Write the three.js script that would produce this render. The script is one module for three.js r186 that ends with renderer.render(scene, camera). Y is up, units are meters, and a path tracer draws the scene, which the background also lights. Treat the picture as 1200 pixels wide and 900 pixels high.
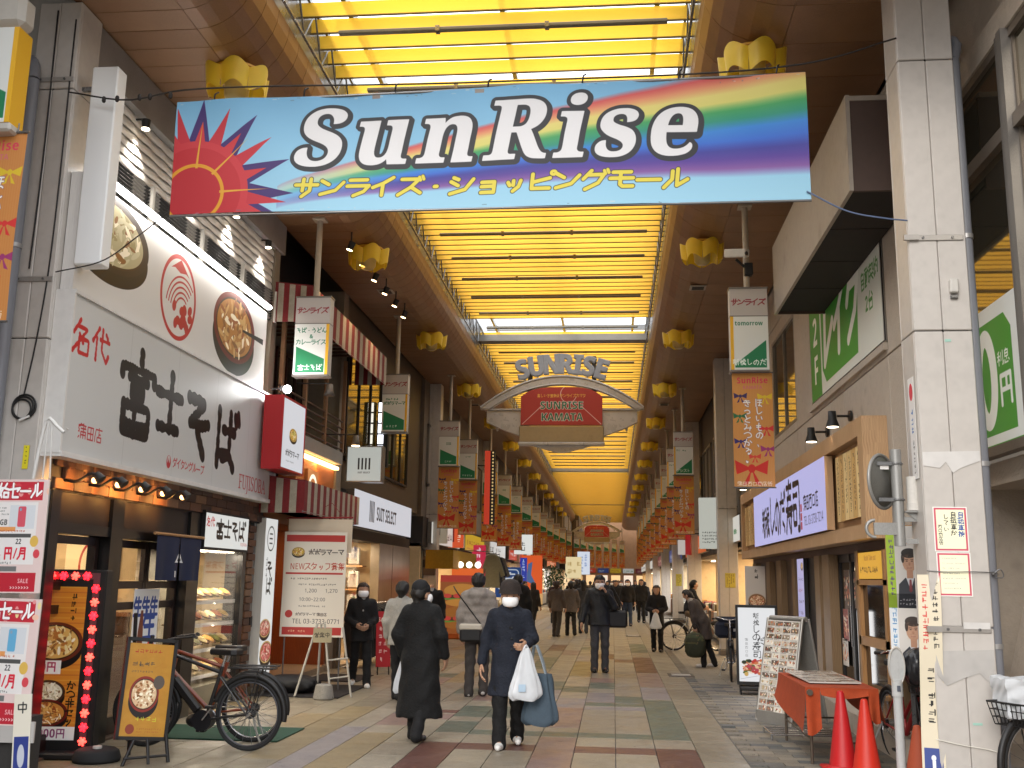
import * as THREE from 'three';
import { mergeGeometries } from 'three/addons/utils/BufferGeometryUtils.js';
import { FontLoader } from 'three/addons/loaders/FontLoader.js';
import { TextGeometry } from 'three/addons/geometries/TextGeometry.js';
import { RectAreaLightUniformsLib } from 'three/addons/lights/RectAreaLightUniformsLib.js';

// ---------- camera, sky, sun, exposure ----------
const scene = new THREE.Scene();
const camera = new THREE.PerspectiveCamera(2 * Math.atan(450 / 1190) * 180 / Math.PI, 4 / 3, 0.1, 900);
camera.rotation.order = 'YXZ';
camera.rotation.set(10.9 * Math.PI / 180, 5.75 * Math.PI / 180, 0.9 * Math.PI / 180);
camera.position.set(0, 1.66, 0);
const renderer = new THREE.WebGLRenderer({ antialias: true });
renderer.toneMapping = THREE.LinearToneMapping;
renderer.toneMappingExposure = 1.32;
renderer.shadowMap.enabled = true;
RectAreaLightUniformsLib.init();
{ // white overcast sky
  const W = 256, H = 128, d = new Float32Array(W * H * 4);
  for (let y = 0; y < H; y++) for (let x = 0; x < W; x++) {
    const up = (y + 0.5) / H - 0.5, s = Math.max(0, Math.sin(up * Math.PI)), a = x / W * 6.283;
    const cl = 1 + 0.10 * Math.sin(a * 3 + up * 9) * Math.sin(a * 5 - up * 14 + 1) + 0.05 * Math.sin(a * 11 + up * 31);
    const L = up > 0 ? (1.15 + 1.75 * s) * cl : 0.3, i = (y * W + x) * 4;
    d[i] = L * 0.97; d[i + 1] = L; d[i + 2] = L * 1.05; d[i + 3] = 1;
  }
  const t = new THREE.DataTexture(d, W, H, THREE.RGBAFormat, THREE.FloatType);
  t.mapping = THREE.EquirectangularReflectionMapping; t.magFilter = THREE.LinearFilter; t.needsUpdate = true;
  scene.background = t; scene.environment = t;
}
const sun = new THREE.DirectionalLight(0xfff6ec, 1.3);
sun.position.set(-15, 22, 34); sun.target.position.set(0, 0, -10);
sun.shadow.radius = 40; sun.castShadow = true;
Object.assign(sun.shadow.camera, { left: -40, right: 40, top: 40, bottom: -40, near: 1, far: 160 });
scene.add(sun, sun.target);

// ---------- helpers ----------
let seed = 7;
const rnd = (a = 1, b) => { seed = (seed * 1664525 + 1013904223) >>> 0; const r = seed / 4294967296; return b === undefined ? r * a : a + r * (b - a); };
const pick = (a) => a[Math.floor(rnd(a.length))];
const V = (x, y, z) => new THREE.Vector3(x, y, z);
const taken = {};
function numbered(n) { const k = (taken[n] = (taken[n] ?? -1) + 1); return k ? n + '_' + String(k).padStart(3, '0') : n; }
function tag(o, label, category, group) { o.userData.label = label; o.userData.category = category; if (group) o.userData.group = group; return o; }
function thing(name, label, category, pos = [0, 0, 0], ry = 0, group) {
  const o = new THREE.Group(); o.name = numbered(name); o.position.set(...pos); o.rotation.y = ry; scene.add(o);
  return tag(o, label, category, group);
}
function setting(name) { const o = new THREE.Group(); o.name = numbered(name); o.userData.kind = 'structure'; scene.add(o); return o; }
const SPLIT = new Set(['side_pier', 'room_side_wall', 'sign_trim', 'sign_cap', 'wall_arm', 'poster_leg', 'board_leg', 'sign_leg', 'stand_post', 'mask_loop', 'easel_leg', 'sign_edging', 'sign_rim', 'hem_rod', 'banner_rod', 'frame_bar', 'sign_case', 'stand_frame', 'easel_frame']);
function add(parent, name, geo, m, pos, rot) {
  if (Array.isArray(geo) && geo.length > 1 && SPLIT.has(name)) return geo.map((g) => add(parent, name, plain(g), m, pos, rot))[0];
  const o = new THREE.Mesh(Array.isArray(geo) ? merge(geo) : geo, m);
  o.name = parent === scene ? numbered(name) : name; o.castShadow = o.receiveShadow = true;
  if (pos) o.position.set(...pos); if (rot) o.rotation.set(...rot);
  parent.add(o); return o;
}
function clonething(o, label, pos, ry, group) {
  const c = o.clone(); c.name = numbered(o.name.replace(/_\d{3}$/, '')); c.userData = { ...o.userData };
  if (label) c.userData.label = label; if (group) c.userData.group = group;
  if (pos) c.position.set(...pos); if (ry !== undefined) c.rotation.y = ry; scene.add(c); return c;
}
const plain = (g) => { const r = g.index ? g.toNonIndexed() : g; for (const k of Object.keys(r.attributes)) if (!['position', 'normal', 'uv'].includes(k)) r.deleteAttribute(k); if (!r.attributes.uv) uvm(r); return r; };
const merge = (list) => mergeGeometries(list.map(plain));
function uvm(g, s = 1) { // uv in metres, from the face's own direction
  const r = g, p = r.attributes.position, n = r.attributes.normal, u = new Float32Array(p.count * 2);
  for (let i = 0; i < p.count; i++) {
    const ax = Math.abs(n.getX(i)), ay = Math.abs(n.getY(i)), az = Math.abs(n.getZ(i)), x = p.getX(i), y = p.getY(i), z = p.getZ(i);
    const [a, b] = ax >= ay && ax >= az ? [z, y] : ay >= az ? [x, z] : [x, y];
    u[i * 2] = a * s; u[i * 2 + 1] = b * s;
  }
  return r.setAttribute('uv', new THREE.BufferAttribute(u, 2));
}
const T = (g, x = 0, y = 0, z = 0, rx = 0, ry = 0, rz = 0) => { if (rx) g.rotateX(rx); if (ry) g.rotateY(ry); if (rz) g.rotateZ(rz); return g.translate(x, y, z); };
// plain box with uv in metres
const bx = (w, h, d, x = 0, y = 0, z = 0, rx, ry, rz) => { const g = T(new THREE.BoxGeometry(w, h, d), x, y, z); uvm(g); return rx || ry || rz ? T(g.translate(-x, -y, -z), x, y, z, rx, ry, rz) : g; };
// box between two corners
const bb = (x0, x1, y0, y1, z0, z1) => bx(Math.abs(x1 - x0), Math.abs(y1 - y0), Math.abs(z1 - z0), (x0 + x1) / 2, (y0 + y1) / 2, (z0 + z1) / 2);
// box with chamfered edges, 44 triangles
function cb(w, h, d, c = 0.01, x = 0, y = 0, z = 0) {
  const e = [w / 2, h / 2, d / 2], pos = [], S = [-1, 1];
  const v = (s, a) => [0, 1, 2].map((k) => s[k] * (e[k] - (k === a ? 0 : c)));
  const tri = (A, B, C) => {
    const n = [(B[1] - A[1]) * (C[2] - A[2]) - (B[2] - A[2]) * (C[1] - A[1]), (B[2] - A[2]) * (C[0] - A[0]) - (B[0] - A[0]) * (C[2] - A[2]), (B[0] - A[0]) * (C[1] - A[1]) - (B[1] - A[1]) * (C[0] - A[0])];
    const o = n[0] * (A[0] + B[0] + C[0]) + n[1] * (A[1] + B[1] + C[1]) + n[2] * (A[2] + B[2] + C[2]);
    pos.push(...A, ...(o > 0 ? [...B, ...C] : [...C, ...B]));
  };
  const quad = (A, B, C, D) => { tri(A, B, C); tri(A, C, D); };
  for (let a = 0; a < 3; a++) {
    const b = (a + 1) % 3, k = (a + 2) % 3, q = (sa, sb, sk) => { const s = []; s[a] = sa; s[b] = sb; s[k] = sk; return s; };
    for (const sa of S) quad(v(q(sa, -1, -1), a), v(q(sa, 1, -1), a), v(q(sa, 1, 1), a), v(q(sa, -1, 1), a));
    for (const sb of S) for (const sk of S) quad(v(q(-1, sb, sk), b), v(q(1, sb, sk), b), v(q(1, sb, sk), k), v(q(-1, sb, sk), k));
  }
  for (const i of S) for (const j of S) for (const k of S) tri(v([i, j, k], 0), v([i, j, k], 1), v([i, j, k], 2));
  const g = new THREE.BufferGeometry(); g.setAttribute('position', new THREE.BufferAttribute(new Float32Array(pos), 3)); g.computeVertexNormals();
  return uvm(g.translate(x, y, z));
}
const cyl = (r0, r1, h, x = 0, y = 0, z = 0, seg = 14, rx, ry, rz) => T(new THREE.CylinderGeometry(r1, r0, h, seg), x, y, z, rx, ry, rz);
function rod(a, b, r, r2 = r, seg = 8) { // round bar from a to b
  const A = V(...a), B = V(...b), d = B.clone().sub(A), g = new THREE.CylinderGeometry(r2, r, d.length(), seg);
  g.applyQuaternion(new THREE.Quaternion().setFromUnitVectors(V(0, 1, 0), d.clone().normalize()));
  return g.translate((a[0] + b[0]) / 2, (a[1] + b[1]) / 2, (a[2] + b[2]) / 2);
}
const tube = (pts, r, seg = 24, closed = false, rs = 7) => new THREE.TubeGeometry(new THREE.CatmullRomCurve3(pts.map((p) => V(...p)), closed), seg, r, rs, closed);
const lathe = (pts, seg = 20) => new THREE.LatheGeometry(pts.map((p) => new THREE.Vector2(...p)), seg);
const ball = (r, x = 0, y = 0, z = 0, sx = 1, sy = 1, sz = 1, seg = 14) => new THREE.SphereGeometry(r, seg, Math.ceil(seg * 0.7)).scale(sx, sy, sz).translate(x, y, z);
const extr = (pts, d, bevel = 0) => new THREE.ExtrudeGeometry(new THREE.Shape(pts.map((p) => new THREE.Vector2(...p))), { depth: d, bevelEnabled: bevel > 0, bevelSize: bevel, bevelThickness: bevel, bevelSegments: 1, curveSegments: 10 });

// ---------- textures ----------
function canvas(w, h, draw) { const c = document.createElement('canvas'); c.width = w; c.height = h; const g = c.getContext('2d'); draw(g, w, h); const t = new THREE.CanvasTexture(c); t.colorSpace = THREE.SRGBColorSpace; t.anisotropy = 8; return t; }
function dataTex(n, f, size, srgb = true) { // tiling texture of n x n pixels, size metres wide
  const d = new Uint8Array(n * n * 4);
  for (let y = 0; y < n; y++) for (let x = 0; x < n; x++) { const v = f(x / n, y / n), i = (y * n + x) * 4; const c = Array.isArray(v) ? v : [v, v, v]; for (let k = 0; k < 3; k++) d[i + k] = Math.max(0, Math.min(255, c[k] * 255)); d[i + 3] = 255; }
  const t = new THREE.DataTexture(d, n, n); t.magFilter = THREE.LinearFilter; t.minFilter = THREE.LinearMipmapLinearFilter; t.wrapS = t.wrapT = THREE.RepeatWrapping; t.repeat.set(1 / size, 1 / size);
  if (srgb) t.colorSpace = THREE.SRGBColorSpace; t.needsUpdate = true; return t;
}
const hash = (i, j, s) => { let h = (i * 374761393 + j * 668265263 + s * 1442695041) | 0; h = Math.imul(h ^ (h >>> 13), 1274126177); return ((h ^ (h >>> 16)) >>> 0) / 4294967296; };
function vn(u, v, f, s) { // tiling value noise
  const x = u * f, y = v * f, i = Math.floor(x), j = Math.floor(y), a = x - i, b = y - j, p = a * a * (3 - 2 * a), q = b * b * (3 - 2 * b), m = (k) => ((k % f) + f) % f;
  const A = hash(m(i), m(j), s), B = hash(m(i + 1), m(j), s), C = hash(m(i), m(j + 1), s), D = hash(m(i + 1), m(j + 1), s);
  return A + (B - A) * p + (C - A) * q + (A - B - C + D) * p * q;
}
const fbm = (u, v, f, s, o = 4) => { let r = 0, a = 0.5, n = 0; for (let k = 0; k < o; k++) { r += a * vn(u, v, f << k, s + k); n += a; a *= 0.55; } return r / n; };
const gum = Array.from({ length: 9 }, (_, i) => [hash(i, 1, 91), hash(i, 2, 92), 0.006 + 0.007 * hash(i, 3, 93)]);
const TX = {
  grime: dataTex(512, (u, v) => { const a = fbm(u, v, 4, 1, 5), b = fbm(u, v, 64, 9, 2), st = fbm(u, v, 8, 21, 4); return 0.97 - 0.10 * Math.max(0, a - 0.35) - 0.05 * b * b - (st > 0.7 ? (st - 0.7) * 0.5 : 0); }, 3.7),
  speck: dataTex(512, (u, v) => (gum.some(([a, b, r]) => (u - a) ** 2 + (v - b) ** 2 < r * r * (0.7 + 0.6 * vn(u, v, 64, 77))) ? -0.2 : 0) + 0.80 + 0.26 * (hash(Math.floor(u * 512), Math.floor(v * 512), 3) - 0.35) * vn(u, v, 128, 5) - 0.2 * Math.max(0, fbm(u, v, 6, 31, 4) - 0.45) + (hash(Math.floor(u * 256), Math.floor(v * 256), 8) > 0.985 ? -0.25 : 0.08), 1.9),
  metal: dataTex(512, (u, v) => 0.9 - 0.10 * vn(u * 1, v, 256, 2) * vn(u, v, 6, 4) - 0.16 * Math.max(0, fbm(u, v, 5, 14, 5) - 0.45), 1.6),
  wood: dataTex(512, (u, v) => { const w = fbm(u, v, 3, 17, 3), g = vn(u + w * 0.01, v, 4, 2), s = 0.5 + 0.5 * Math.sin((u * 26 + w * 3) * 6.283); const f = hash(Math.floor(u * 300), Math.floor(v * 6), 5); return [0.95 - 0.10 * s * g - 0.10 * f, 0.93 - 0.13 * s * g - 0.12 * f, 0.9 - 0.16 * s * g - 0.13 * f]; }, 0.8),
  cloth: dataTex(256, (u, v) => 0.86 - 0.16 * (hash(Math.floor(u * 128), Math.floor(v * 256), 6)) + 0.06 * Math.sin(v * 256 * 3.1416) - 0.1 * fbm(u, v, 6, 3, 3), 0.25),
  rough: dataTex(256, (u, v) => 0.45 + 0.5 * fbm(u, v, 6, 44, 5), 1.1, false),
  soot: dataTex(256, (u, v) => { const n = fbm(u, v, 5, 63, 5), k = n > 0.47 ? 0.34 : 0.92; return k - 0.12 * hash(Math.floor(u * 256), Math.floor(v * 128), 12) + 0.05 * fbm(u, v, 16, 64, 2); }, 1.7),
  bump: dataTex(256, (u, v) => fbm(u, v, 32, 51, 4), 0.5, false),
};
const M = {};
function mat(key, color, rough = 0.7, o = {}) { // cached material; colour is sRGB hex
  if (M[key]) return M[key];
  const { tex, ...rest } = o;
  const phys = ['clearcoat', 'transmission', 'sheen', 'ior'].some((k) => k in rest);
  return (M[key] = new (phys ? THREE.MeshPhysicalMaterial : THREE.MeshStandardMaterial)({ color, roughness: rough, map: tex ? TX[tex] : null, ...rest }));
}
const glow = (t, k = 1, color = 0x303030) => new THREE.MeshStandardMaterial({ color, map: t, emissive: 0xffffff, emissiveMap: t, emissiveIntensity: k, roughness: 0.35 });
const printed = (t, rough = 0.55, o = {}) => new THREE.MeshStandardMaterial({ map: t, roughness: rough, ...o });
// box whose front (+z) face carries a print
function board(parent, name, w, h, d, front, side, pos, rot) {
  const g = new THREE.BoxGeometry(w, h, d);
  return add(parent, name, g, [side, side, side, side, front, side], pos, rot);
}
function area(parent, w, h, pos, look, color, k) { // soft lamp; look = direction it shines
  const l = new THREE.RectAreaLight(color, k, w, h); l.position.set(...pos); l.name = 'lamp_light';
  l.lookAt(pos[0] + look[0], pos[1] + look[1], pos[2] + look[2]); scene.add(l); return l;
}
// ---------- brush and stroke lettering for Japanese text (grid 0-9, x then y; ~ = curved) ----------
const GL = {
  'サ': '0393 3036 606639', 'ン': '0133 086692', 'ラ': '1181 04947739', 'イ': '804305 4349', 'ス': '11815509 5598', 'シ': '1132 0335 096792', 'ョ': '128289 1585 1989',
  'ッ': '1325 4245 827649', 'ヒ': '111888 1583', 'ク': '3004 22826619', 'モ': '1181 0494 41475898', 'ー': '0595', 'ル': '313509 505895', 'タ': '3004 22826619 3567', 'フ': '11817629',
  'ホ': '0393 4048 2518 6588', 'マ': '019156 3468', 'カ': '02828768 403509', 'レ': '202994', 'ト': '3039 3476', 'セ': '049375 303989', 'ア': '019164 434619', '・': '4555',
  'そ': '117115944579~', 'は': '1019 3383 606738276789~', 'う': '3062 14738659~', 'と': '2045 83251879~', 'ん': '500945698996~', 'し': '20274986~', 'の': '5148180532729569~', 'た': '1272 4009 5484 578889~',
  'ほ': '1019 3181 3484 616738787889~', 'い': '11163746~ 7285', 'も': '40374979 1363 1565', 'き': '1272 0484 3167 27385969~', 'つ': '034172949748~', 'っ': '034172949748~', 'み': '115118072696~ 8479', 'か': '03636847~ 3009 7294',
  'る': '217116538386594857~', '、': '2739', '。': '28394827', 'ち': '1282 40155385 8649~', 'お': '1262 30384828 4485 6849~ 8193', 'で': '1182 823659~', 'て': '1182 823659~', 'さ': '1282 3066 2748~', 'く': '603548',
  '富': '5051 03029293 2373 3464653534 1686891916 4649 1888', '士': '0393 5058 1888', '名': '3004 227209 3456 3585893935', '代': '3004 2329 4393 50568997 7182',
  '蒲': '0191 3002 6002 0314 0515 0918 3393 39359599 6269 3797 8283', '田': '1181891911 5159 1585', '店': '5051 1191 110609 5255 5474 3686893936', '円': '19118189 5155 1585', '月': '312709 31818979 3383 3585',
  '始': '201339 431809 0343 705394 5696995956', '薬': '0191 3002 6002 3464663634 3565 1324 1726 8374 8776 0797 5559 5718 5788', '生': '2004 1282 5059 1585 0999',
  '募': '0191 3002 6002 2373752523 2474 0595 4518 6588 3777 7779 4819', '集': '3002 2125 2191 2383 2585 5155 0696 5559 5618 5688', '新': '2021 0141 1213 3223 0343 0545 2349 2507 2547 9061 616659 6393 8389',
  '橋': '0343 2029 2406 2435 8050 4292 7144 7194 5474765654 49479799 6888', '寿': '1181 2373 0595 5009 2686 767969 4758', '司': '11919979 1363 1555581815', '自': '4021 2181892921 2484 2686',
  '動': '0050 0252 1343461613 1444 2028 0747 0949 52929888 705609', '契': '0141 0343 2014 51919484 7153 0696 4509 4699', '約': '20143305 2529 0718 4748 6044 52929888 6475', '台': '401484 7193 2585892925',
  '利': '3011 0343 2129 2406 2446 6166 909989', '息': '4031 2171752521 2373 0709 272979 5657 8798', '丼': '0393 0696 3039 6069 5455', '西': '0191 1383891913 3135 6135', '口': '1282881812', '間': '19114114 1343 99916164 6393 3666693936',
  '時': '0131371701 0434 5191 7074 4494 4696 867968 5567', '商': '5051 0191 2232 7263 19139399 3767 6939', '街': '2004 2329 4171 4373 5154 3575 3878 8090 8393 938989', '大': '0393 500509 5599', '人': '400609 4599', '初': '2031 0343 4308 2429 44947989 6409',
  '日': '2181892921 2585', '本': '0393 5059 5309 5399 3666', '止': '2449 5158 5484 0999', '転': '0040 2029 0434 0747 5181 4393 634898 8599', '車': '1191 2373772723 2575 0898 5059', '押': '0242 201928 0643 43936743 4696 7049 79',
  '込': '1122 0434 0899 604336 6397', '駐': '1040 1017 1343 1646 7081 5191 5595 5999 7199', '有': '0292 300609 34947989 3575 3777', '無': '3003 1191 0393 0696 2146 5166 1819 3839 5859 7898', '料': '2025 0444 2509 6172 6475 9099 6696',
  '楽': '4031 3161643431 3362 1123 8172 1525 7585 0696 5559 5619 5689', '買': '1181841411 3134 6164 2575782825 2676 4909 7999', '物': '1114 0343 2029 0635 5043 52938989 6348 7357',
  '営': '1122 4142 8072 04039394 3464663634 2777792927', '業': '3032 5052 1122 8172 0393 1575 0797 5359 5709 5799',
  '山': '50 59 1319 99', '火': '500809 5899 2134 8164', '中': '1282861612 5059', '華': '0191 3002 6002 0494 0797 5359 2466 6486', '安': '5051 03019193 5019 5979 0585', '特': '1114 0343 2029 0635 5181 4393 4595 867968 5667', '売': '1181 5054 2474 06059596 361809 66689998',
};
const comp = { 'ズ': ['ス', 1], 'ピ': ['ヒ', 2], 'グ': ['ク', 1], 'ダ': ['タ', 1], 'プ': ['フ', 2], 'ポ': ['ホ', 2], 'ば': ['は', 1], 'ど': ['と', 1], 'だ': ['た', 1] };
function glyph(g, ch, x, y, w, h, lw, brush) {
  const c = comp[ch], small = 'ッョっ'.includes(ch) ? 0.72 : 1;
  if (ch === 'っ') ch = 'つ';
  if (small < 1) { x += w * 0.14; y += h * 0.26; w *= small; h *= small; }
  const src = GL[c ? c[0] : ch]; if (!src) return false;
  const X = (v) => x + (v + 0.4) / 9.8 * w, Y = (v) => y + (v + 0.4) / 9.8 * h;
  g.lineCap = g.lineJoin = 'round';
  for (let s of src.split(' ')) {
    const curved = s.endsWith('~'); if (curved) s = s.slice(0, -1);
    const p = []; for (let i = 0; i + 1 < s.length; i += 2) p.push([X(+s[i]), Y(+s[i + 1])]);
    if (p.length === 1) p.push([p[0][0] + lw * 0.2, p[0][1] + lw * 0.2]);
    if (brush) { // pressed start, thinner middle, heavy end
      const q = []; for (let i = 0; i < p.length - 1; i++) for (let k = 0; k < 14; k++) q.push([p[i][0] + (p[i + 1][0] - p[i][0]) * k / 14, p[i][1] + (p[i + 1][1] - p[i][1]) * k / 14]);
      q.push(p[p.length - 1]);
      for (let pass = 0; pass < (curved ? 6 : 2); pass++) for (let i = 1; i < q.length - 1; i++) q[i] = [(q[i - 1][0] + 2 * q[i][0] + q[i + 1][0]) / 4, (q[i - 1][1] + 2 * q[i][1] + q[i + 1][1]) / 4];
      q.forEach((a, i) => { const t = i / (q.length - 1), r = lw * 0.5 * (0.72 + 0.5 * Math.abs(t - 0.45) + 0.12 * Math.sin(i * 1.7 + a[0])); g.beginPath(); g.ellipse(a[0], a[1], r * 0.92, r * 1.1, -0.5, 0, 7); g.fill(); });
      continue;
    }
    g.lineWidth = lw; g.beginPath(); g.moveTo(...p[0]);
    if (curved) { for (let i = 1; i < p.length - 1; i++) g.quadraticCurveTo(...p[i], (p[i][0] + p[i + 1][0]) / 2, (p[i][1] + p[i + 1][1]) / 2); g.lineTo(...p[p.length - 1]); } else for (const a of p.slice(1)) g.lineTo(...a);
    g.stroke();
  }
  if (c) {
    g.lineWidth = lw * 0.8; g.beginPath();
    if (c[1] === 1) { g.moveTo(X(8), Y(0)); g.lineTo(X(8.6), Y(1.6)); g.moveTo(X(9.3), Y(-0.5)); g.lineTo(X(9.9), Y(1.1)); } else g.ellipse(X(9.2), Y(0.4), w * 0.09, h * 0.09, 0, 0, 7);
    g.stroke();
    if (brush) { for (const [a, b] of [[8.2, 0.8], [9.6, 0.3]]) { g.beginPath(); g.ellipse(X(a), Y(b), lw * 0.4, lw * 0.75, -0.5, 0, 7); g.fill(); } }
  }
  return true;
}
// a line of text; o: h height, lw weight (share of height), color, outline, vertical, latin font, squeeze, skew
function text(g, str, x, y, o) {
  const { h = 40, lw = 0.11, color = '#000', vertical = false, font = 'bold', fam = 'sans-serif', w = 1, gap = 0.08, align = 'left', brush = false, outline, ow = 0.1, skew = 0 } = o;
  const chars = [...str], adv = chars.map((c) => (GL[c] || comp[c] ? (vertical ? h : h * w) : 0));
  g.font = `${font} ${h}px ${fam}`;
  chars.forEach((c, i) => { if (!adv[i]) adv[i] = vertical ? h : g.measureText(c).width * w; });
  const total = adv.reduce((a, b) => a + b + h * gap, -h * gap);
  g.save(); g.translate(x, y); if (skew) g.transform(1, 0, -skew, 1, 0, 0);
  let p = align === 'center' ? -total / 2 : align === 'right' ? -total : 0;
  for (const pass of outline ? [1, 0] : [0]) {
    let q = p; g.fillStyle = g.strokeStyle = pass ? outline : color;
    chars.forEach((c, i) => {
      const ex = pass ? h * ow * 2 : 0;
      if (GL[c] || comp[c]) glyph(g, c, vertical ? -h * w / 2 : q, vertical ? q : 0, h * w, h, h * lw + ex, brush);
      else if (c !== ' ') {
        g.save(); g.translate(vertical ? 0 : q, (vertical ? q : 0) + h * 0.92); g.scale(w, 1); g.font = `${font} ${h * 1.12}px ${fam}`; g.textAlign = vertical ? 'center' : 'left';
        if (pass) { g.lineWidth = ex; g.lineJoin = 'round'; g.strokeText(c, 0, 0); } else g.fillText(c, 0, 0); g.restore();
      }
      q += adv[i] + h * gap;
    });
  }
  g.restore(); return total;
}
// lines of print too small to read, as in the photograph
function tiny(g, x, y, w, h, rows, color, vertical) {
  g.fillStyle = color;
  for (let r = 0; r < rows; r++) {
    let p = 0; const L = (vertical ? h : w) * rnd(0.6, 1), s = (vertical ? w : h) / rows;
    while (p < L) { if (rnd() > 0.08) { const e = s * (vertical ? 0.62 : 0.56), cx = vertical ? x + w - (r + 0.5) * s : x + p + e / 2, cy = vertical ? y + p + e / 2 : y + (r + 0.5) * s, t = Math.max(1, e * 0.13); for (let q = 0; q < 2 + rnd(2.9); q++) { const o = rnd(-0.42, 0.42) * e; if (rnd() > 0.45) g.fillRect(cx - e * rnd(0.3, 0.5), cy + o, e * rnd(0.55, 0.95), t); else g.fillRect(cx + o, cy - e * rnd(0.3, 0.5), t, e * rnd(0.55, 0.95)); } } p += s * (vertical ? 0.74 : 0.68); }
  }
}
const fill = (g, c, x, y, w, h) => { g.fillStyle = c; g.fillRect(x, y, w, h); };
const poly = (g, c, ...p) => { g.fillStyle = c; g.beginPath(); p.forEach((a, i) => (i ? g.lineTo(...a) : g.moveTo(...a))); g.closePath(); g.fill(); };
const oval = (g, c, x, y, rx, ry, rot = 0) => { g.fillStyle = c; g.beginPath(); g.ellipse(x, y, rx, ry, rot, 0, 7); g.fill(); };
// the printed picture of a bowl of food
function bowl(g, x, y, rx, ry, rim, a, b, c) {
  oval(g, '#1c1512', x, y + ry * 0.35, rx, ry * 1.0); oval(g, rim, x, y, rx, ry); oval(g, '#3a2413', x, y, rx * 0.88, ry * 0.86); oval(g, a, x, y, rx * 0.84, ry * 0.8);
  for (let i = 0; i < 120; i++) { const t = rnd(6.28), r = Math.sqrt(rnd()) * 0.72; oval(g, pick([a, b, b, c, '#fff3d8', '#8a5a28']), x + Math.cos(t) * r * rx, y + Math.sin(t) * r * ry, rx * rnd(0.05, 0.16), ry * rnd(0.04, 0.09), rnd(3)); }
}
function bowFlower(g, x, y, s, c) { // ribbon bow printed on the hanging banners
  for (const k of [-1, 1]) { poly(g, c, [x, y], [x + k * s, y - s * 0.5], [x + k * s * 0.9, y + s * 0.35]); poly(g, c, [x, y], [x + k * s * 0.55, y + s], [x + k * s * 0.2, y + s * 0.9]); }
  oval(g, c, x, y, s * 0.22, s * 0.25);
}
// ---------- materials ----------
const concrete = mat('concrete', 0xbbafa0, 0.85, { tex: 'grime', bumpMap: TX.bump, bumpScale: 0.004 });
const darkConc = mat('darkConc', 0x7d746a, 0.9, { tex: 'grime', bumpMap: TX.bump, bumpScale: 0.004 });
const steel = mat('steel', 0x8d8d8d, 0.42, { tex: 'metal', metalness: 0.6, roughnessMap: TX.rough });
const clad = mat('clad', 0xcfc9c2, 0.42, { tex: 'grime', metalness: 0.1 });
const black = mat('black', 0x151313, 0.5);
const dark = mat('dark', 0x2a2422, 0.6, { tex: 'grime' });
const white = mat('white', 0xe6e4e0, 0.45, { tex: 'grime' });
const offwhite = mat('offwhite', 0xd2cec6, 0.6, { tex: 'grime' });
const brownSoffit = [0xa07856, 0x9d7553, 0xa37b59, 0x9a7250].map((c, i) => mat('sof' + i, c, 0.42, { tex: 'metal', metalness: 0.25 }));
const yellowSlat = mat('yslat', 0xffcf3c, 0.8, { transmission: 0.42, side: THREE.DoubleSide });
const woodL = mat('woodL', 0xc49a6c, 0.6, { tex: 'wood' });
const woodM = mat('woodM', 0x9c6a40, 0.6, { tex: 'wood' });
const woodD = mat('woodD', 0x4c2f20, 0.6, { tex: 'wood' });
const glass = mat('glass', 0xffffff, 0.02, { transmission: 1, thickness: 0, ior: 1.5 });
const tinted = mat('tinted', 0x7a7464, 0.04, { metalness: 0.85 });
const frameGrey = mat('frameGrey', 0x8f8a84, 0.4, { metalness: 0.5, tex: 'metal' });
const warmWall = mat('warmWall', 0xd8bf97, 0.7, { tex: 'grime' });
const redM = mat('redM', 0xb3272c, 0.5, { tex: 'cloth' });
const rubber = mat('rubber', 0x1d1d1e, 0.85);
const chrome = mat('chrome', 0xb8b8ba, 0.25, { metalness: 0.9, roughnessMap: TX.rough });

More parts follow.
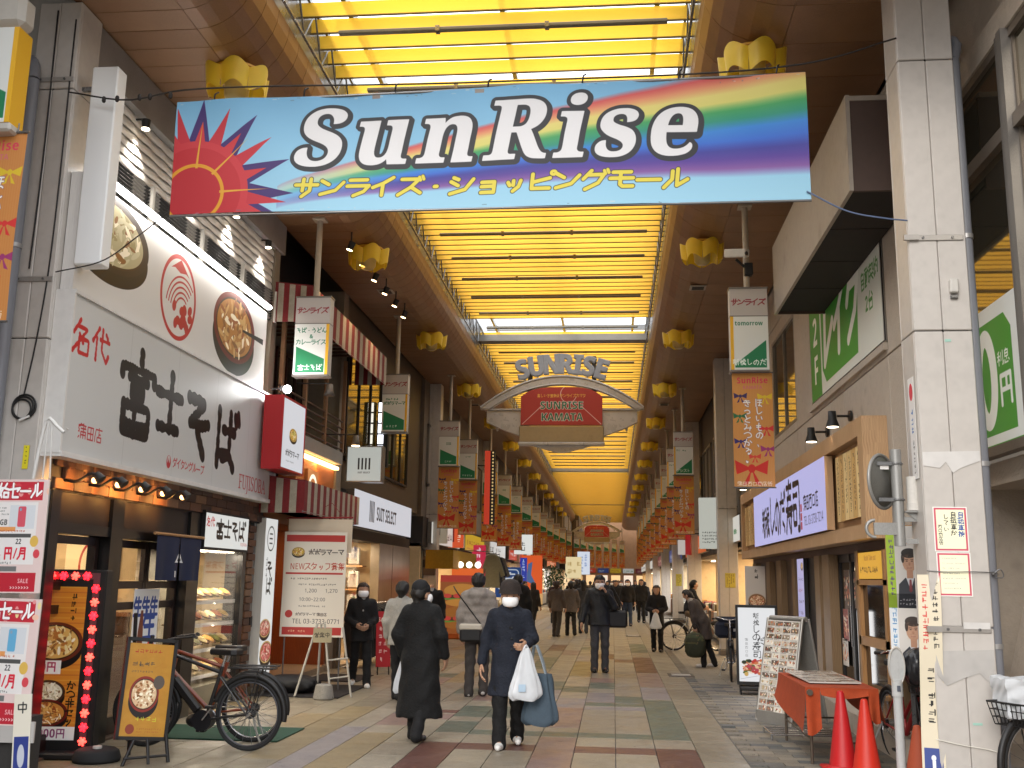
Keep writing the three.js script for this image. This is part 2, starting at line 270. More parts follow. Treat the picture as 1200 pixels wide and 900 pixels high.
// ---------- ground ----------
const LZ = -0.022;
{
  const p = setting('pavement');
  add(p, 'bedding', (() => { const g = new THREE.PlaneGeometry(700, 700).rotateX(-Math.PI / 2); return uvm(g); })(), mat('bed', 0x6e665c, 0.95, { tex: 'grime' }), [0, LZ, 0]);
  const col = { cream: [0x9b9180, 0x958a79, 0xa09684], green: [0x666f62, 0x626b5e], brown: [0x6f4e46, 0x6a4840], pink: [0x937c73, 0x8e766e], lilac: [0x918a8a, 0x8c8586], yellow: [0x948363, 0x8d7d5e], tan: [0x908673, 0x8a806d, 0x958b77] };
  const sm = {}; for (const k in col) sm[k] = col[k].map((c, i) => mat('slab' + k + i, c, 0.62, { tex: 'speck', roughnessMap: TX.rough, bumpMap: TX.bump, bumpScale: 0.0015 }));
  const X = [-5.3, -4.75, -4.3, -3.85, -3.45, -3.05, -2.74, -2.36, -1.97, -1.58, -1.19, -0.79, -0.39, 0.02, 0.42, 0.83, 1.26];
  // laid out after the photograph: column, near z, far z, colour
  const fixed = [[6, 8, 11.8, 'lilac'], [5, 9.6, 12.4, 'yellow'], [7, 8, 11.4, 'yellow'], [9, 9.3, 10.9, 'brown'], [10, 10.5, 10.9, 'brown'], [11, 10.5, 10.9, 'brown'], [12, 9.2, 11.45, 'pink'], [13, 10.5, 10.9, 'brown'], [14, 10.5, 10.9, 'brown'], [15, 9.6, 10.9, 'brown'],
    [10, 11.5, 11.85, 'green'], [11, 11.5, 11.85, 'green'], [12, 11.5, 11.85, 'green'], [13, 11.5, 11.85, 'green'], [14, 11.5, 11.85, 'green'], [15, 11.5, 15.2, 'green'], [9, 11.6, 12.5, 'green'], [9, 12.9, 14, 'green'], [10, 12.9, 14, 'green'], [12, 12.2, 14.1, 'pink'],
    [13, 13.95, 14.3, 'lilac'], [14, 13.95, 14.3, 'lilac'], [13, 14.35, 14.75, 'green'], [14, 14.35, 14.75, 'green'], [13, 14.8, 16, 'lilac'], [14, 14.8, 15.6, 'green'], [15, 15.3, 17, 'lilac'], [15, 17.1, 19.5, 'pink'], [15, 19.6, 23.5, 'brown'], [15, 25, 28.5, 'green'], [13, 16.6, 17.6, 'green'], [12, 14.3, 15.2, 'lilac'], [12, 16, 16.9, 'green'],
    [12, 18.6, 22, 'yellow'], [8, 12.6, 13.1, 'pink'], [7, 12, 13, 'pink'], [8, 13.2, 13.5, 'brown'], [9, 14.6, 15.4, 'pink'], [8, 15.4, 16.2, 'green'], [7, 17, 19, 'yellow'], [9, 17.5, 18.4, 'lilac'], [10, 20, 23, 'green'], [10, 25, 27.5, 'brown'], [7, 21, 23, 'green']];
  let n = 0; const rest = {};
  const slab = (x0, x1, z0, z1, c) => {
    const m = pick(sm[c]), g = cb(x1 - x0 - 0.007, 0.04, z1 - z0 - 0.007, 0.003), x = (x0 + x1) / 2, z = -(z0 + z1) / 2;
    if (n < 296 && z0 > 8.6) { n++; const o = add(p, 'slab', g, m, [x, -0.02 + rnd(-0.001, 0.001), z]); uvm(g.translate(x, 0, z)); g.translate(-x, 0, -z); return o; }
    (rest[c] ??= []).push(bx(x1 - x0 - 0.007, 0.04, z1 - z0 - 0.007, x, -0.02, z));
  };
  const cells = [];
  for (let i = 0; i < X.length - 1; i++) {
    let z = 4 + (i % 2) * 0.4;
    const fx = fixed.filter((f) => f[0] === i + 1).sort((a, b) => a[1] - b[1]);
    while (z < 62) {
      const f = fx[0]; let L = z > 30 ? 2.4 : i < 5 ? 1.2 : pick([0.8, 0.8, 1.2, 0.6, 1.6]);
      if (f && z >= f[1] - 0.01) { cells.push([i, z, f[2], f[3]]); z = f[2]; fx.shift(); continue; }
      if (f) L = Math.min(L, f[1] - z); if (f && f[1] - z - L < 0.25) L = f[1] - z;
      const r = rnd(), c = i < 5 ? (r < 0.12 ? 'yellow' : 'tan') : i === 15 ? 'tan' : z < 13 ? 'cream' : r < (z > 26 ? 0.9 : 0.78) ? 'cream' : pick(['green', 'pink', 'lilac', 'brown', 'pink', 'lilac']);
      cells.push([i, z, z + L, c]); z += L;
    }
  }
  cells.sort((a, b) => a[1] - b[1]);
  for (const [i, a, b, c] of cells) slab(X[i], X[i + 1], a, b, c);
  for (const c in rest) { const o = add(p, 'distant_slabs', rest[c], sm[c][0]); o.userData.kind = 'stuff'; }
  // brick pavers along the right-hand shops
  const pm = [0x8a8172, 0x857c6d, 0x7c766b, 0x6c6b66, 0x92897a, 0x5f6160].map((c, i) => mat('paver' + i, c, 0.7, { tex: 'speck' })), far = [];
  n = 0;
  for (let r = 0; r < 250; r++) for (let k = 0; k < 5; k++) {
    const z = 8.6 + r * 0.162, x = 1.27 + ((r % 2) * 0.16) + k * 0.325, w = 0.318; if (x + w > 3.0) continue;
    const g = bx(w, 0.04, 0.155, x + w / 2, -0.02 + rnd(-0.0015, 0.001), -z), m = rnd() < 0.1 ? pm[5] : pick(pm.slice(0, 5));
    if (n++ < 290) add(p, 'paver', g, m); else far.push(g);
  }
  add(p, 'distant_pavers', far, pm[0]).userData.kind = 'stuff';
  add(p, 'edging', bb(1.26, 1.268, -0.04, -0.001, -8, -60), pm[3]);
  // floor plates
  for (const [x, z] of [[1.22, -19.3], [0.62, -32.5]]) { add(p, 'floor_plate', cb(0.46, 0.012, 0.62, 0.003), mat('plate', 0x55524e, 0.5, { metalness: 0.4, tex: 'metal' }), [x, 0.004, z]); add(p, 'floor_plate_mark', bx(0.34, 0.004, 0.36), mat('platem', 0xb9b4ad, 0.6, { tex: 'speck' }), [x, 0.013, z]); }
}

// ---------- arcade roof ----------
const roof = thing('arcade_roof', 'long arcade roof of brown soffit panels and yellow louvre slats', 'roof', [0, 0, 0]);
const Z0 = -6.2, ZE = -112;
{
  const prof = (xs, xe, th = 0.02) => { // rolled edge of the soffit, drawn in x-y
    const a = [], b = []; for (let i = 0; i <= 7; i++) { const t = i / 7 * Math.PI / 2; a.push([xs + (xe - xs) * Math.sin(t), 7.1 + 0.62 * (1 - Math.cos(t))]); b.push([xs + (xe - xs) * (Math.sin(t) * (1 - 0.03)), 7.1 + th + 0.62 * (1 - Math.cos(t))]); }
    return [...a, ...b.reverse()];
  };
  for (const [xw, xs, xe, pitch] of [[-5.18, -4.18, -3.6, 0.36], [2.98, 1.75, 0.95, 0.72]]) {
    const flat = cb(Math.abs(xs - xw) - 0.012, 0.02, pitch - 0.008, 0.003), roll = uvm(extr(prof(xs, xe), pitch - 0.008)), farF = [], farR = [];
    for (let z = Z0; z > ZE; z -= pitch) {
      if (z > -24) { add(roof, 'soffit_panel', flat, pick(brownSoffit), [(xs + xw) / 2, 7.11, z - pitch / 2]); add(roof, 'rolled_panel', roll, pick(brownSoffit), [0, 0, z - pitch + 0.004]); }
      else { farF.push(bx(Math.abs(xs - xw) - 0.012, 0.02, pitch - 0.008, (xs + xw) / 2, 7.11, z - pitch / 2)); farR.push(uvm(extr(prof(xs, xe), pitch - 0.008)).translate(0, 0, z - pitch + 0.004)); }
    }
    add(roof, 'distant_soffit_panels', farF, brownSoffit[0]).userData.kind = 'stuff'; add(roof, 'distant_rolled_panels', farR, brownSoffit[1]).userData.kind = 'stuff';
    const s = Math.sign(xe - xs);
    add(roof, 'roof_deck', bb(xs < 0 ? -14 : xe + 0.05, xs < 0 ? xe - 0.05 : 12, 7.85, 8.0, Z0 + 0.2, ZE), dark);
    add(roof, 'gutter_fascia', bb(xe - s * 0.06, xe - s * 0.02, 7.68, 8.55, Z0 + 0.1, ZE), steel);
    add(roof, 'soffit_backing', bb(xw, xs, 7.135, 7.16, Z0, ZE), black);
    const st = []; for (let z = -7; z > -60; z -= 0.7) st.push(rod([xe + s * 0.06, 7.8, z], [xe + s * 0.06, 8.3, z - 0.35], 0.012), rod([xe + s * 0.06, 8.3, z - 0.35], [xe + s * 0.06, 7.8, z - 0.7], 0.012)); st.push(bb(xe + s * 0.05, xe + s * 0.08, 8.3, 8.33, -7, -60), bb(xe + s * 0.05, xe + s * 0.08, 7.78, 7.81, -7, -60));
    add(roof, 'lattice_rail', st, steel);
  }
  add(roof, 'front_fascia', bb(-5.2, 3.0, 7.09, 7.9, Z0 + 0.02, Z0 + 0.12), brownSoffit[0]);
  // louvre slats: thin bent blades of yellow translucent plastic
  const blade = (h, tilt) => { const g = new THREE.PlaneGeometry(4.62, h, 1, 4), p = g.attributes.position; for (let i = 0; i < p.count; i++) p.setZ(i, -0.018 * Math.cos(p.getY(i) / h * Math.PI)); g.rotateX(tilt); g.computeVertexNormals(); return g; };
  const A = blade(0.17, 0.25), B = blade(0.22, -0.3), C = blade(0.3, -0.3), far = [];
  const bays = [[-6.9, -12.2, 0.37, A], [-12.6, -24.9, 0.3, B], [-27.0, -59, 0.42, C], [-60.2, ZE, 0.6, blade(0.55, -0.35)]];
  let n = 0; const farLip = []; const edge = bx(4.62, 0.012, 0.03), lipM = mat('slatLip', 0x8a6d1c, 0.7, { tex: 'grime' });
  for (const [a, b, p, g] of bays) for (let z = a; z > b; z -= p) { if (z > -59.5) { n++; const o = add(roof, 'slat', g, yellowSlat, [-1.32, 8.2 + rnd(-0.006, 0.006), z]); const h = g === A ? 0.085 : g === B ? 0.11 : 0.15; add(o, 'slat_lip', edge, lipM, [0, -h * 0.955, (g === A ? -0.02 : 0.032 + (g === B ? 0 : 0.012))]); } else { far.push(g.clone().translate(-1.32, 8.2, z)); farLip.push(bx(4.62, 0.03, 0.04, -1.32, 7.93, z + 0.09)); } }
  add(roof, 'distant_slat_lips', farLip, lipM).userData.kind = 'stuff';
  add(roof, 'distant_slats', far, yellowSlat).userData.kind = 'stuff';
  const bat = mat('batten', 0x8b877a, 0.5, { metalness: 0.3, tex: 'metal' });
  for (let z = -8.0; z > -58; z -= 1.45) { if (z < -25.6 && z > -27.5) continue; const o = add(roof, 'light_batten', [cb(3.9, 0.05, 0.07, 0.01)], bat, [-1.3, 8.06, z]); for (const x of [-0.75, 0.55]) add(o, 'clip', bx(0.05, 0.07, 0.09), steel, [x, 0, 0]); }
  for (const z of [-26.5, -59.6, -86]) { add(roof, 'cross_beam', [bb(-3.6, 0.95, 7.98, 8.12, z - 0.12, z + 0.12), bb(-3.6, 0.95, 7.93, 7.97, z - 0.2, z + 0.2)], mat('beam', 0x9a958c, 0.5, { tex: 'metal', metalness: 0.3 })); }
  for (const x of [-3.2, -1.32, 0.55]) add(roof, 'purlin', bb(x - 0.03, x + 0.03, 8.45, 8.57, Z0, ZE), steel);
  for (let z = -7.5; z > -60; z -= 2.4) add(roof, 'rafter', bb(-3.7, 1.05, 8.9, 9.05, z - 0.04, z + 0.04), steel);
  for (const z of [-18.6, -31.5, -43]) for (const x of [-4.35, 1.6]) { const d = add(roof, 'ceiling_vent', [cb(0.3, 0.02, 0.3, 0.005)], mat('vent', 0xa89f92, 0.5), [x, 7.085, z]); for (let k = -2; k <= 2; k++) add(d, 'vent_slot', bx(0.22, 0.006, 0.022), black, [0, -0.012, k * 0.045]); }
}

// ---------- pillars ----------
function pillar(x0, x1, zf, depth, near, label, h = 7.09, m = clad) {
  const w = x1 - x0, cx = (x0 + x1) / 2, t = thing('arcade_pillar', label, 'pillar', [cx, 0, zf - depth / 2], 0, 'pillars carrying the arcade roof');
  add(t, 'core', bb(-w / 2 + 0.03, w / 2 - 0.03, 0, h, -depth / 2 + 0.03, depth / 2 - 0.03), black);
  add(t, 'plinth', cb(w + 0.04, 0.12, depth + 0.04, 0.015, 0, 0.06, 0), darkConc);
  const rows = near ? [[0.13, 1.34], [1.35, 3.74], [3.75, 6.18], [6.19, h]] : [[0.13, 3.4], [3.41, h]];
  for (const [a, b] of rows) {
    for (const k of [-1, 1]) add(t, 'cladding_panel', cb(w / 2 - 0.004, b - a, 0.03, 0.008), m, [k * w / 4, (a + b) / 2, depth / 2 - 0.015]);
    for (const k of [-1, 1]) add(t, 'side_panel', cb(0.03, b - a, depth - 0.062, 0.006), m, [k * (w / 2 - 0.015), (a + b) / 2, -0.0]);
    add(t, 'back_panel', cb(w, b - a, 0.03, 0.008), m, [0, (a + b) / 2, -depth / 2 + 0.015]);
  }
  return t;
}
const pR = pillar(2.5, 2.97, -8.5, 0.4, true, 'pale metal clad pillar with paper notices beside the parked bicycles');
const pL = pillar(-5.52, -5.09, -8.5, 0.4, true, 'grey clad pillar with drainpipe and coiled cable beside the noodle shop');
for (const [t, k, m] of [[pR, 1, mat('pipe', 0x84868d, 0.42, { tex: 'grime' })], [pL, -1, mat('pipe')]]) {
  const x = k > 0 ? 0.285 : -0.16, z = k > 0 ? 0.06 : 0.27, r = k > 0 ? 0.05 : 0.062;
  const d = add(t, 'drainpipe', [rod([x, 0, z], [x, 6.25, z], r, r, 14), tube([[x, 6.25, z], [x + k * 0.03, 6.42, z - 0.02], [x - k * -0.12 * (k < 0 ? 1 : -1), 6.5, z - 0.08], [x + (k > 0 ? -0.2 : -0.3), 6.55, z - 0.16]], r, 10, false, 12)], m);
  for (const y of [1.2, 2.65, 4.6]) add(d, 'pipe_collar', cyl(r + 0.008, r + 0.008, 0.04, x, y, z, 14), mat('collar', 0xa9a7a5, 0.4, { metalness: 0.5 }));
  for (const y of k > 0 ? [1.33, 4.55] : [4.3, 6.28]) { const b = add(t, 'bracket', [cb(0.42, 0.05, 0.012, 0.004, 0.0, y, 0.207), bx(0.12, 0.045, 0.03, -0.22, y, 0.22)], mat('brk', 0xc3beb8, 0.4, { metalness: 0.5, tex: 'metal' })); for (const q of [-0.12, 0.12]) add(b, 'bolt', cyl(0.012, 0.012, 0.012, q, y, 0.218, 6, Math.PI / 2), steel); }
}
{ // dents and torn protective film, stickers and notices of the right pillar
  const film = mat('film', 0xdfdcd8, 0.3, { tex: 'grime' });
  add(pR, 'torn_film', extr([[-0.23, 2.62], [-0.1, 2.6], [-0.05, 2.65], [0.0, 2.56], [0.06, 2.6], [0.22, 2.66], [0.22, 2.74], [-0.23, 2.73]], 0.003), film, [0, 0, 0.203]);
  add(pR, 'torn_film', extr([[-0.22, 0.98], [-0.15, 0.9], [-0.02, 0.96], [0.1, 1.0], [0.2, 0.9], [0.22, 1.18], [-0.22, 1.16]], 0.003), mat('film2', 0xc3bfba, 0.35, { tex: 'grime' }), [0, 0, 0.203]);
  add(pR, 'tape', bx(0.2, 0.05, 0.003, 0.1, 1.36, 0.216), film);
  add(pR, 'sticker', bx(0.05, 0.022, 0.002, 0.03, 3.66, 0.203), mat('teal', 0x9fc9ba, 0.5)); add(pR, 'sticker', bx(0.07, 0.018, 0.002, 0.06, 0.62, 0.203), mat('teal'));
  const bxm = add(pR, 'sensor_box', cb(0.07, 0.12, 0.05, 0.01, 0.1, 4.12, 0.226), offwhite); add(bxm, 'sensor_foot', cb(0.06, 0.03, 0.03, 0.005, 0.1, 4.03, 0.216), steel);
  add(pR, 'tie_wire', tube([[-0.25, 1.78, 0.2], [-0.1, 1.772, 0.222], [0.1, 1.776, 0.222], [0.27, 1.77, 0.2], [0.33, 1.76, 0.1]], 0.004, 20), steel);
  add(pR, 'tie_string', tube([[-0.26, 0.5, 0.21], [-0.05, 0.46, 0.212], [0.1, 0.44, 0.212], [0.24, 0.41, 0.21], [0.3, 0.4, 0.1]], 0.004, 20), mat('string', 0xd8d4c8, 0.8));
  add(pR, 'wire_knot', [ball(0.018, 0.28, 1.765, 0.14), tube([[0.27, 1.76, 0.15], [0.33, 1.8, 0.16], [0.35, 1.74, 0.15], [0.29, 1.73, 0.15]], 0.005, 12)], steel);
  const notice = (title) => printed(canvas(256, 352, (g, w, h) => {
    fill(g, '#f7f5ee', 0, 0, w, h); fill(g, '#cf5a6c', 8, 8, w - 16, h - 16); fill(g, '#fdf9d6', 22, 22, w - 44, h - 44);
    if (title) { text(g, '自転車押', 205, 40, { h: 46, vertical: true, color: '#2a4f9e', lw: 0.13 }); text(g, '自転車から', 150, 40, { h: 44, vertical: true, color: '#222', lw: 0.13 }); text(g, 'しで', 95, 60, { h: 40, vertical: true, color: '#222', lw: 0.13 }); text(g, 'い', 95, 160, { h: 40, vertical: true, color: '#222' }); text(g, '西口商店街', 48, 140, { h: 30, vertical: true, color: '#333' }); } else { for (let k = 0; k < 7; k++) tiny(g, 40, 40 + k * 40, 176, 16, 1, '#8a8a86'); }
    fill(g, '#cf5a6c', 8, 8, w - 16, 10); fill(g, '#cf5a6c', 8, h - 18, w - 16, 10);
  }));
  board(pR, 'paper_notice', 0.265, 0.355, 0.003, notice(true), offwhite, [-0.045, 2.11, 0.2035]); board(pR, 'paper_notice', 0.262, 0.345, 0.003, notice(false), offwhite, [-0.04, 1.755, 0.2035]);
}
{ // cable coil, spot lamp, yellow sticker on the left pillar
  const c = add(pL, 'cable_coil', [...[0, 0.01, -0.012].map((d) => new THREE.TorusGeometry(0.1 + d, 0.009, 7, 30).translate(0.06 + d, 3.1 + d, 0.215)), tube([[0.05, 3.2, 0.21], [0.1, 3.6, 0.206], [0.16, 4.4, 0.206], [0.17, 6.9, 0.206]], 0.007, 20)], black);
  add(c, 'cable_tie', bx(0.1, 0.018, 0.02, 0.09, 3.005, 0.222, 0, 0, 0.4), white);
  const s = add(pL, 'spot_lamp_body', [cyl(0.035, 0.045, 0.11, 0.31, 2.98, 0.02, 12, 0, 0, -0.9), cyl(0.04, 0.04, 0.015, 0.22, 3.03, 0.0, 12, 0, 0, Math.PI / 2), rod([0.22, 3.03, 0], [0.28, 3.0, 0.02], 0.012)], offwhite);
  add(s, 'lamp_glass', cyl(0.045, 0.03, 0.05, 0.355, 2.945, 0.02, 12, 0, 0, -0.9), white);
  board(pL, 'yellow_sticker', 0.055, 0.21, 0.003, printed(canvas(48, 192, (g, w, h) => { fill(g, '#e3d528', 0, 0, w, h); tiny(g, 12, 10, 24, 172, 1, '#222', true); })), black, [0.13, 2.66, 0.205]);
  add(pL, 'conduit', tube([[-0.02, 7.0, 0.208], [-0.01, 5.5, 0.208], [-0.03, 4.4, 0.208]], 0.008, 16), black);
}
const farP = [];
for (const [x, z] of [[2.5, -24.8], [2.5, -35], [2.5, -44], [2.5, -54], [2.5, -66], [2.5, -80]]) farP.push(pillar(x, x + 0.45, z, 0.4, false, 'grey square pillar standing before the shops on the sushi restaurant side'));
for (const [x, z] of [[-5.3, -28], [-5.3, -40], [-5.3, -53], [-5.3, -66], [-5.3, -80], [-5.3, -95]]) farP.push(pillar(x, x + 0.47, z, 0.4, false, 'grey square pillar standing before the shops on the suit shop side'));
{ const y = printed(canvas(64, 96, (g, w, h) => { fill(g, '#c4b448', 0, 0, w, h); tiny(g, 6, 6, 52, 84, 4, '#3a3620', true); })); board(farP[0], 'yellow_notice', 0.24, 0.34, 0.004, y, black, [0.03, 1.72, 0.204]); board(farP[2], 'yellow_notice', 0.24, 0.5, 0.004, y, black, [0.03, 1.75, 0.204]);
  const b = add(farP[6], 'meter_box', cb(0.42, 0.52, 0.16, 0.015, 0.02, 2.0, 0.285), mat('mbox', 0x5b4a42, 0.6)); add(b, 'meter_lid', cb(0.3, 0.2, 0.02, 0.008, 0.02, 2.06, 0.372), dark); add(farP[6], 'control_cabinet', cb(0.5, 0.8, 0.2, 0.015, -0.36, 2.05, 0.31), mat('ctrl', 0x77766c, 0.6, { tex: 'grime' })); }
// ---------- buildings ----------
function wadd(t, name, geo, m) { if (Array.isArray(geo) && SPLIT.has(name)) return geo.map((g) => wadd(t, name, g, m))[0]; const g = Array.isArray(geo) ? merge(geo) : geo; g.translate(-t.position.x, -t.position.y, -t.position.z); return add(t, name, g, m); }
const sub = (t, part, name, geo, m) => { const g = Array.isArray(geo) ? merge(geo) : geo; g.translate(-t.position.x, -t.position.y, -t.position.z); return add(part, name, g, m); };
const LEFT = Math.PI / 2, RIGHT = -Math.PI / 2;
function wboard(t, name, ry, w, h, d, front, side, [x, y, z]) { return board(t, name, w, h, d, front, side, [x - t.position.x, y - t.position.y, z - t.position.z], [0, ry, 0]); }
// a window in a wall that faces +x (s = 1) or -x (s = -1)
function wallWindow(t, s, x, y0, y1, z0, z1, fm, gm, mull = 1) {
  const f = wadd(t, 'window', [bb(x, x + s * 0.06, y0, y0 + 0.05, z0, z1), bb(x, x + s * 0.06, y1 - 0.05, y1, z0, z1), bb(x, x + s * 0.055, y0, y1, z0, z0 - 0.05), bb(x, x + s * 0.055, y0, y1, z1 + 0.05, z1)], fm);
  for (let k = 1; k <= mull; k++) { const z = z0 + (z1 - z0) * k / (mull + 1); sub(t, f, 'mullion', bb(x, x + s * 0.05, y0 + 0.05, y1 - 0.05, z - 0.02, z + 0.02), fm); }
  for (let k = 0; k <= mull; k++) { const a = z0 + (z1 - z0) * k / (mull + 1), b = z0 + (z1 - z0) * (k + 1) / (mull + 1); sub(t, f, 'pane', bb(x + s * 0.01, x + s * 0.02, y0 + 0.05, y1 - 0.05, a - 0.02, b + 0.02), gm); }
  return f;
}
const tile = [0x6b4a36, 0x7b563d, 0x5a3e2f, 0x8a6a50, 0x4e382c].map((c, i) => mat('tile' + i, c, 0.6, { tex: 'wood' }));
const shopLight = mat('shopLight', 0xffffff, 0.5, { emissive: 0xffedd0, emissiveIntensity: 5 });
const coolLight = mat('coolLight', 0xffffff, 0.5, { emissive: 0xf4f6ff, emissiveIntensity: 6 });

// === noodle restaurant (left, nearest) ===
{
  const b = thing('noodle_restaurant', 'noodle restaurant front with black doors under a wide white sign', 'building', [-5.2, 0, -11.7]);
  wadd(b, 'upper_wall', bb(-9, -5.22, 2.5, 7.8, -8.75, -14.55), offwhite);
  wadd(b, 'cornice', bb(-5.22, -5.12, 6.62, 7.08, -8.7, -14.9), mat('cornice', 0x9d9894, 0.5, { tex: 'metal' }));
  for (let k = 0; k < 6; k++) wadd(b, 'siding_board', (() => { // waved white siding
    const n = 140, g = new THREE.PlaneGeometry(5.8, 0.108, n, 3), p = g.attributes.position; for (let i = 0; i < p.count; i++) { const y = p.getY(i); p.setZ(i, 0.02 * (0.5 - y / 0.108) + 0.006 * Math.sin(p.getX(i) * 16 + k * 1.3) + 0.012 * Math.cos(y / 0.108 * 3)); }
    g.rotateY(LEFT); g.computeVertexNormals(); return g.translate(-5.21, 6.005 + k * 0.108, -11.65);
  })(), mat('siding', 0xe2dfda, 0.4, { side: THREE.DoubleSide }));
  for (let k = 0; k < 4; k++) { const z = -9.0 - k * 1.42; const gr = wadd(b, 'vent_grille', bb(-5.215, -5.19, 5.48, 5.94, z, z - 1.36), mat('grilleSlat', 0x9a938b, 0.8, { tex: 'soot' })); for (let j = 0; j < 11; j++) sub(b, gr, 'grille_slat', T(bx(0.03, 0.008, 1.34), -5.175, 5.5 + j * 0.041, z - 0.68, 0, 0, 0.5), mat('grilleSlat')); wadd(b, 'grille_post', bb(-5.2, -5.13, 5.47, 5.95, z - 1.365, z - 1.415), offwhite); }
  for (const z of [-9.95, -11.35, -12.7, -14.0]) { const l = wadd(b, 'wall_washer_lamp', [cyl(0.04, 0.05, 0.1, -5.08, 6.5, z, 12), rod([-5.2, 6.56, z], [-5.08, 6.56, z], 0.012)], black); sub(b, l, 'lamp_lens', cyl(0.044, 0.044, 0.012, -5.08, 6.444, z, 12), shopLight); const s = new THREE.SpotLight(0xfff6ea, 7, 0, 0.75, 0.8); s.name = 'wall_washer'; s.position.set(-5.07, 6.42, z); s.target.position.set(-5.16, 5.2, z); s.castShadow = true; scene.add(s, s.target); }
  // wall under the sign: staggered wooden tiles
  wadd(b, 'lintel', bb(-5.6, -5.08, 2.4, 2.73, -8.75, -14.5), dark);
  for (let r = 0; r < 3; r++) for (let k = 0; k < 17; k++) { const z = -8.8 - k * 0.335 - (r % 2) * 0.16; if (z < -14.2) continue; wadd(b, 'cladding_tile', cb(0.03 + rnd(0.012), 0.1, 0.328, 0.004, -5.065, 2.465 + r * 0.103, z - 0.16), pick(tile)); }
  for (const z of [-8.95, -9.4, -9.9, -10.4, -10.9]) { const l = wadd(b, 'gooseneck_lamp', [tube([[-5.05, 2.5, z], [-4.93, 2.49, z], [-4.8, 2.56, z], [-4.72, 2.55, z]], 0.014, 10), cyl(0.05, 0.035, 0.08, -4.72, 2.53, z, 12, 0, 0, 0.8)], black); sub(b, l, 'lamp_bulb', ball(0.03, -4.755, 2.5, z), mat('gooseGlow', 0xffffff, 0.5, { emissive: 0xffc070, emissiveIntensity: 4 })); const s = new THREE.SpotLight(0xffb45c, 1.6, 0, 1.0, 0.9); s.name = 'gooseneck_spot'; s.position.set(-4.79, 2.47, z); s.target.position.set(-5.1, 2.44, z); s.castShadow = true; scene.add(s, s.target); }
  // frame of the shop front
  const fm = mat('shopBlack', 0x0d0b0a, 0.3);
  for (const [z0, z1] of [[-8.8, -8.95], [-9.95, -10.2], [-11.9, -12.24], [-13.72, -13.85]]) wadd(b, 'front_post', bb(-5.3, -5.06, 0, 2.4, z0, z1), fm);
  wadd(b, 'transom', bb(-5.28, -5.08, 2.02, 2.12, -8.95, -11.9), fm); wadd(b, 'transom', bb(-5.28, -5.1, 2.12, 2.4, -8.95, -11.9), mat('transomDark', 0x241c18, 0.5));
  const rail = mat('rail', 0x24120e, 0.4, { tex: 'wood' });
  for (const [z0, z1] of [[-8.96, -9.94], [-10.21, -11.05], [-11.06, -11.89]]) { const d = wadd(b, 'sliding_door', [bb(-5.22, -5.18, 0.03, 0.2, z0, z1), bb(-5.22, -5.18, 1.93, 2.01, z0, z1), bb(-5.22, -5.18, 1.28, 1.36, z0, z1), bb(-5.22, -5.18, 1.5, 1.58, z0, z1), bb(-5.225, -5.175, 0.03, 2.01, z0, z0 - 0.06), bb(-5.225, -5.175, 0.03, 2.01, z1 + 0.06, z1)], rail); sub(b, d, 'door_glass', bb(-5.205, -5.195, 0.2, 1.93, z0 - 0.06, z1 + 0.06), glass); }
  // display window
  wadd(b, 'display_case', [bb(-5.75, -5.1, 0.02, 0.3, -12.24, -13.72), bb(-5.78, -5.74, 0.3, 2.0, -12.24, -13.72), bb(-5.75, -5.1, 1.97, 2.03, -12.24, -13.72)], mat('caseBack', 0x77705f, 0.6, { tex: 'grime' }));
  for (const [y, x] of [[0.42, -5.31], [0.74, -5.31], [1.05, -5.31], [1.33, -5.31]]) { const s = wadd(b, 'display_shelf', cb(0.36, 0.02, 1.46, 0.004, x, y, -12.98), mat('shelfEdge', 0x8d7c5e, 0.4)); sub(b, s, 'shelf_light', bb(x + 0.12, x + 0.15, y - 0.022, y - 0.012, -12.3, -13.66), shopLight); if (y > 0.5) area(scene, 0.03, 1.3, [x + 0.135, y - 0.03, -12.98], [0.1, -1, 0], 0xfff0d8, 45); sub(b, s, 'price_rail', bb(x + 0.18, x + 0.186, y - 0.035, y + 0.012, -12.26, -13.7), offwhite); }
  wadd(b, 'display_glass', bb(-5.11, -5.1, 0.3, 1.97, -12.26, -13.7), glass);
  const cl = wadd(b, 'case_light', bb(-5.3, -5.14, 1.955, 1.968, -12.4, -13.6), shopLight); area(scene, 0.14, 1.1, [-5.22, 1.94, -13], [0, -1, 0], 0xfff0d8, 70);
  // brick quoins at the corner
  for (let k = 0; k < 24; k++) { const z = -13.86 - (k % 2) * 0.06; wadd(b, 'quoin_brick', cb(0.09, 0.088, 0.22 + (k % 2) * 0.05, 0.006, -5.09, 0.05 + k * 0.098, z - 0.12), pick(tile)); }
  wadd(b, 'corner_post', bb(-5.3, -5.14, 0, 2.42, -13.85, -14.3), mat('corner', 0x8a7e6c, 0.6, { tex: 'grime' }));
  const hd = wadd(b, 'shutter_guide', bb(-5.13, -5.08, 0, 2.42, -14.16, -14.26), steel); sub(b, hd, 'shutter_lock', bb(-5.08, -5.06, 0.95, 1.1, -14.17, -14.25), black);
  // inside
  wadd(b, 'room_floor', bb(-9, -5.1, -0.002, 0.022, -8.8, -14.5), mat('roomFloor', 0x5e4b3c, 0.5, { tex: 'grime' }));
  wadd(b, 'room_back_wall', bb(-9.1, -8.3, 0.02, 2.5, -8.8, -14.5), warmWall); wadd(b, 'room_side_wall', [bb(-9, -5.25, 0.02, 2.5, -8.78, -8.86), bb(-8.3, -5.25, 0.02, 2.5, -14.3, -14.5), bb(-8.3, -5.8, 0.02, 2.5, -12.1, -12.2)], warmWall);
  wadd(b, 'room_ceiling', bb(-9, -5.28, 2.42, 2.5, -8.8, -14.5), offwhite);
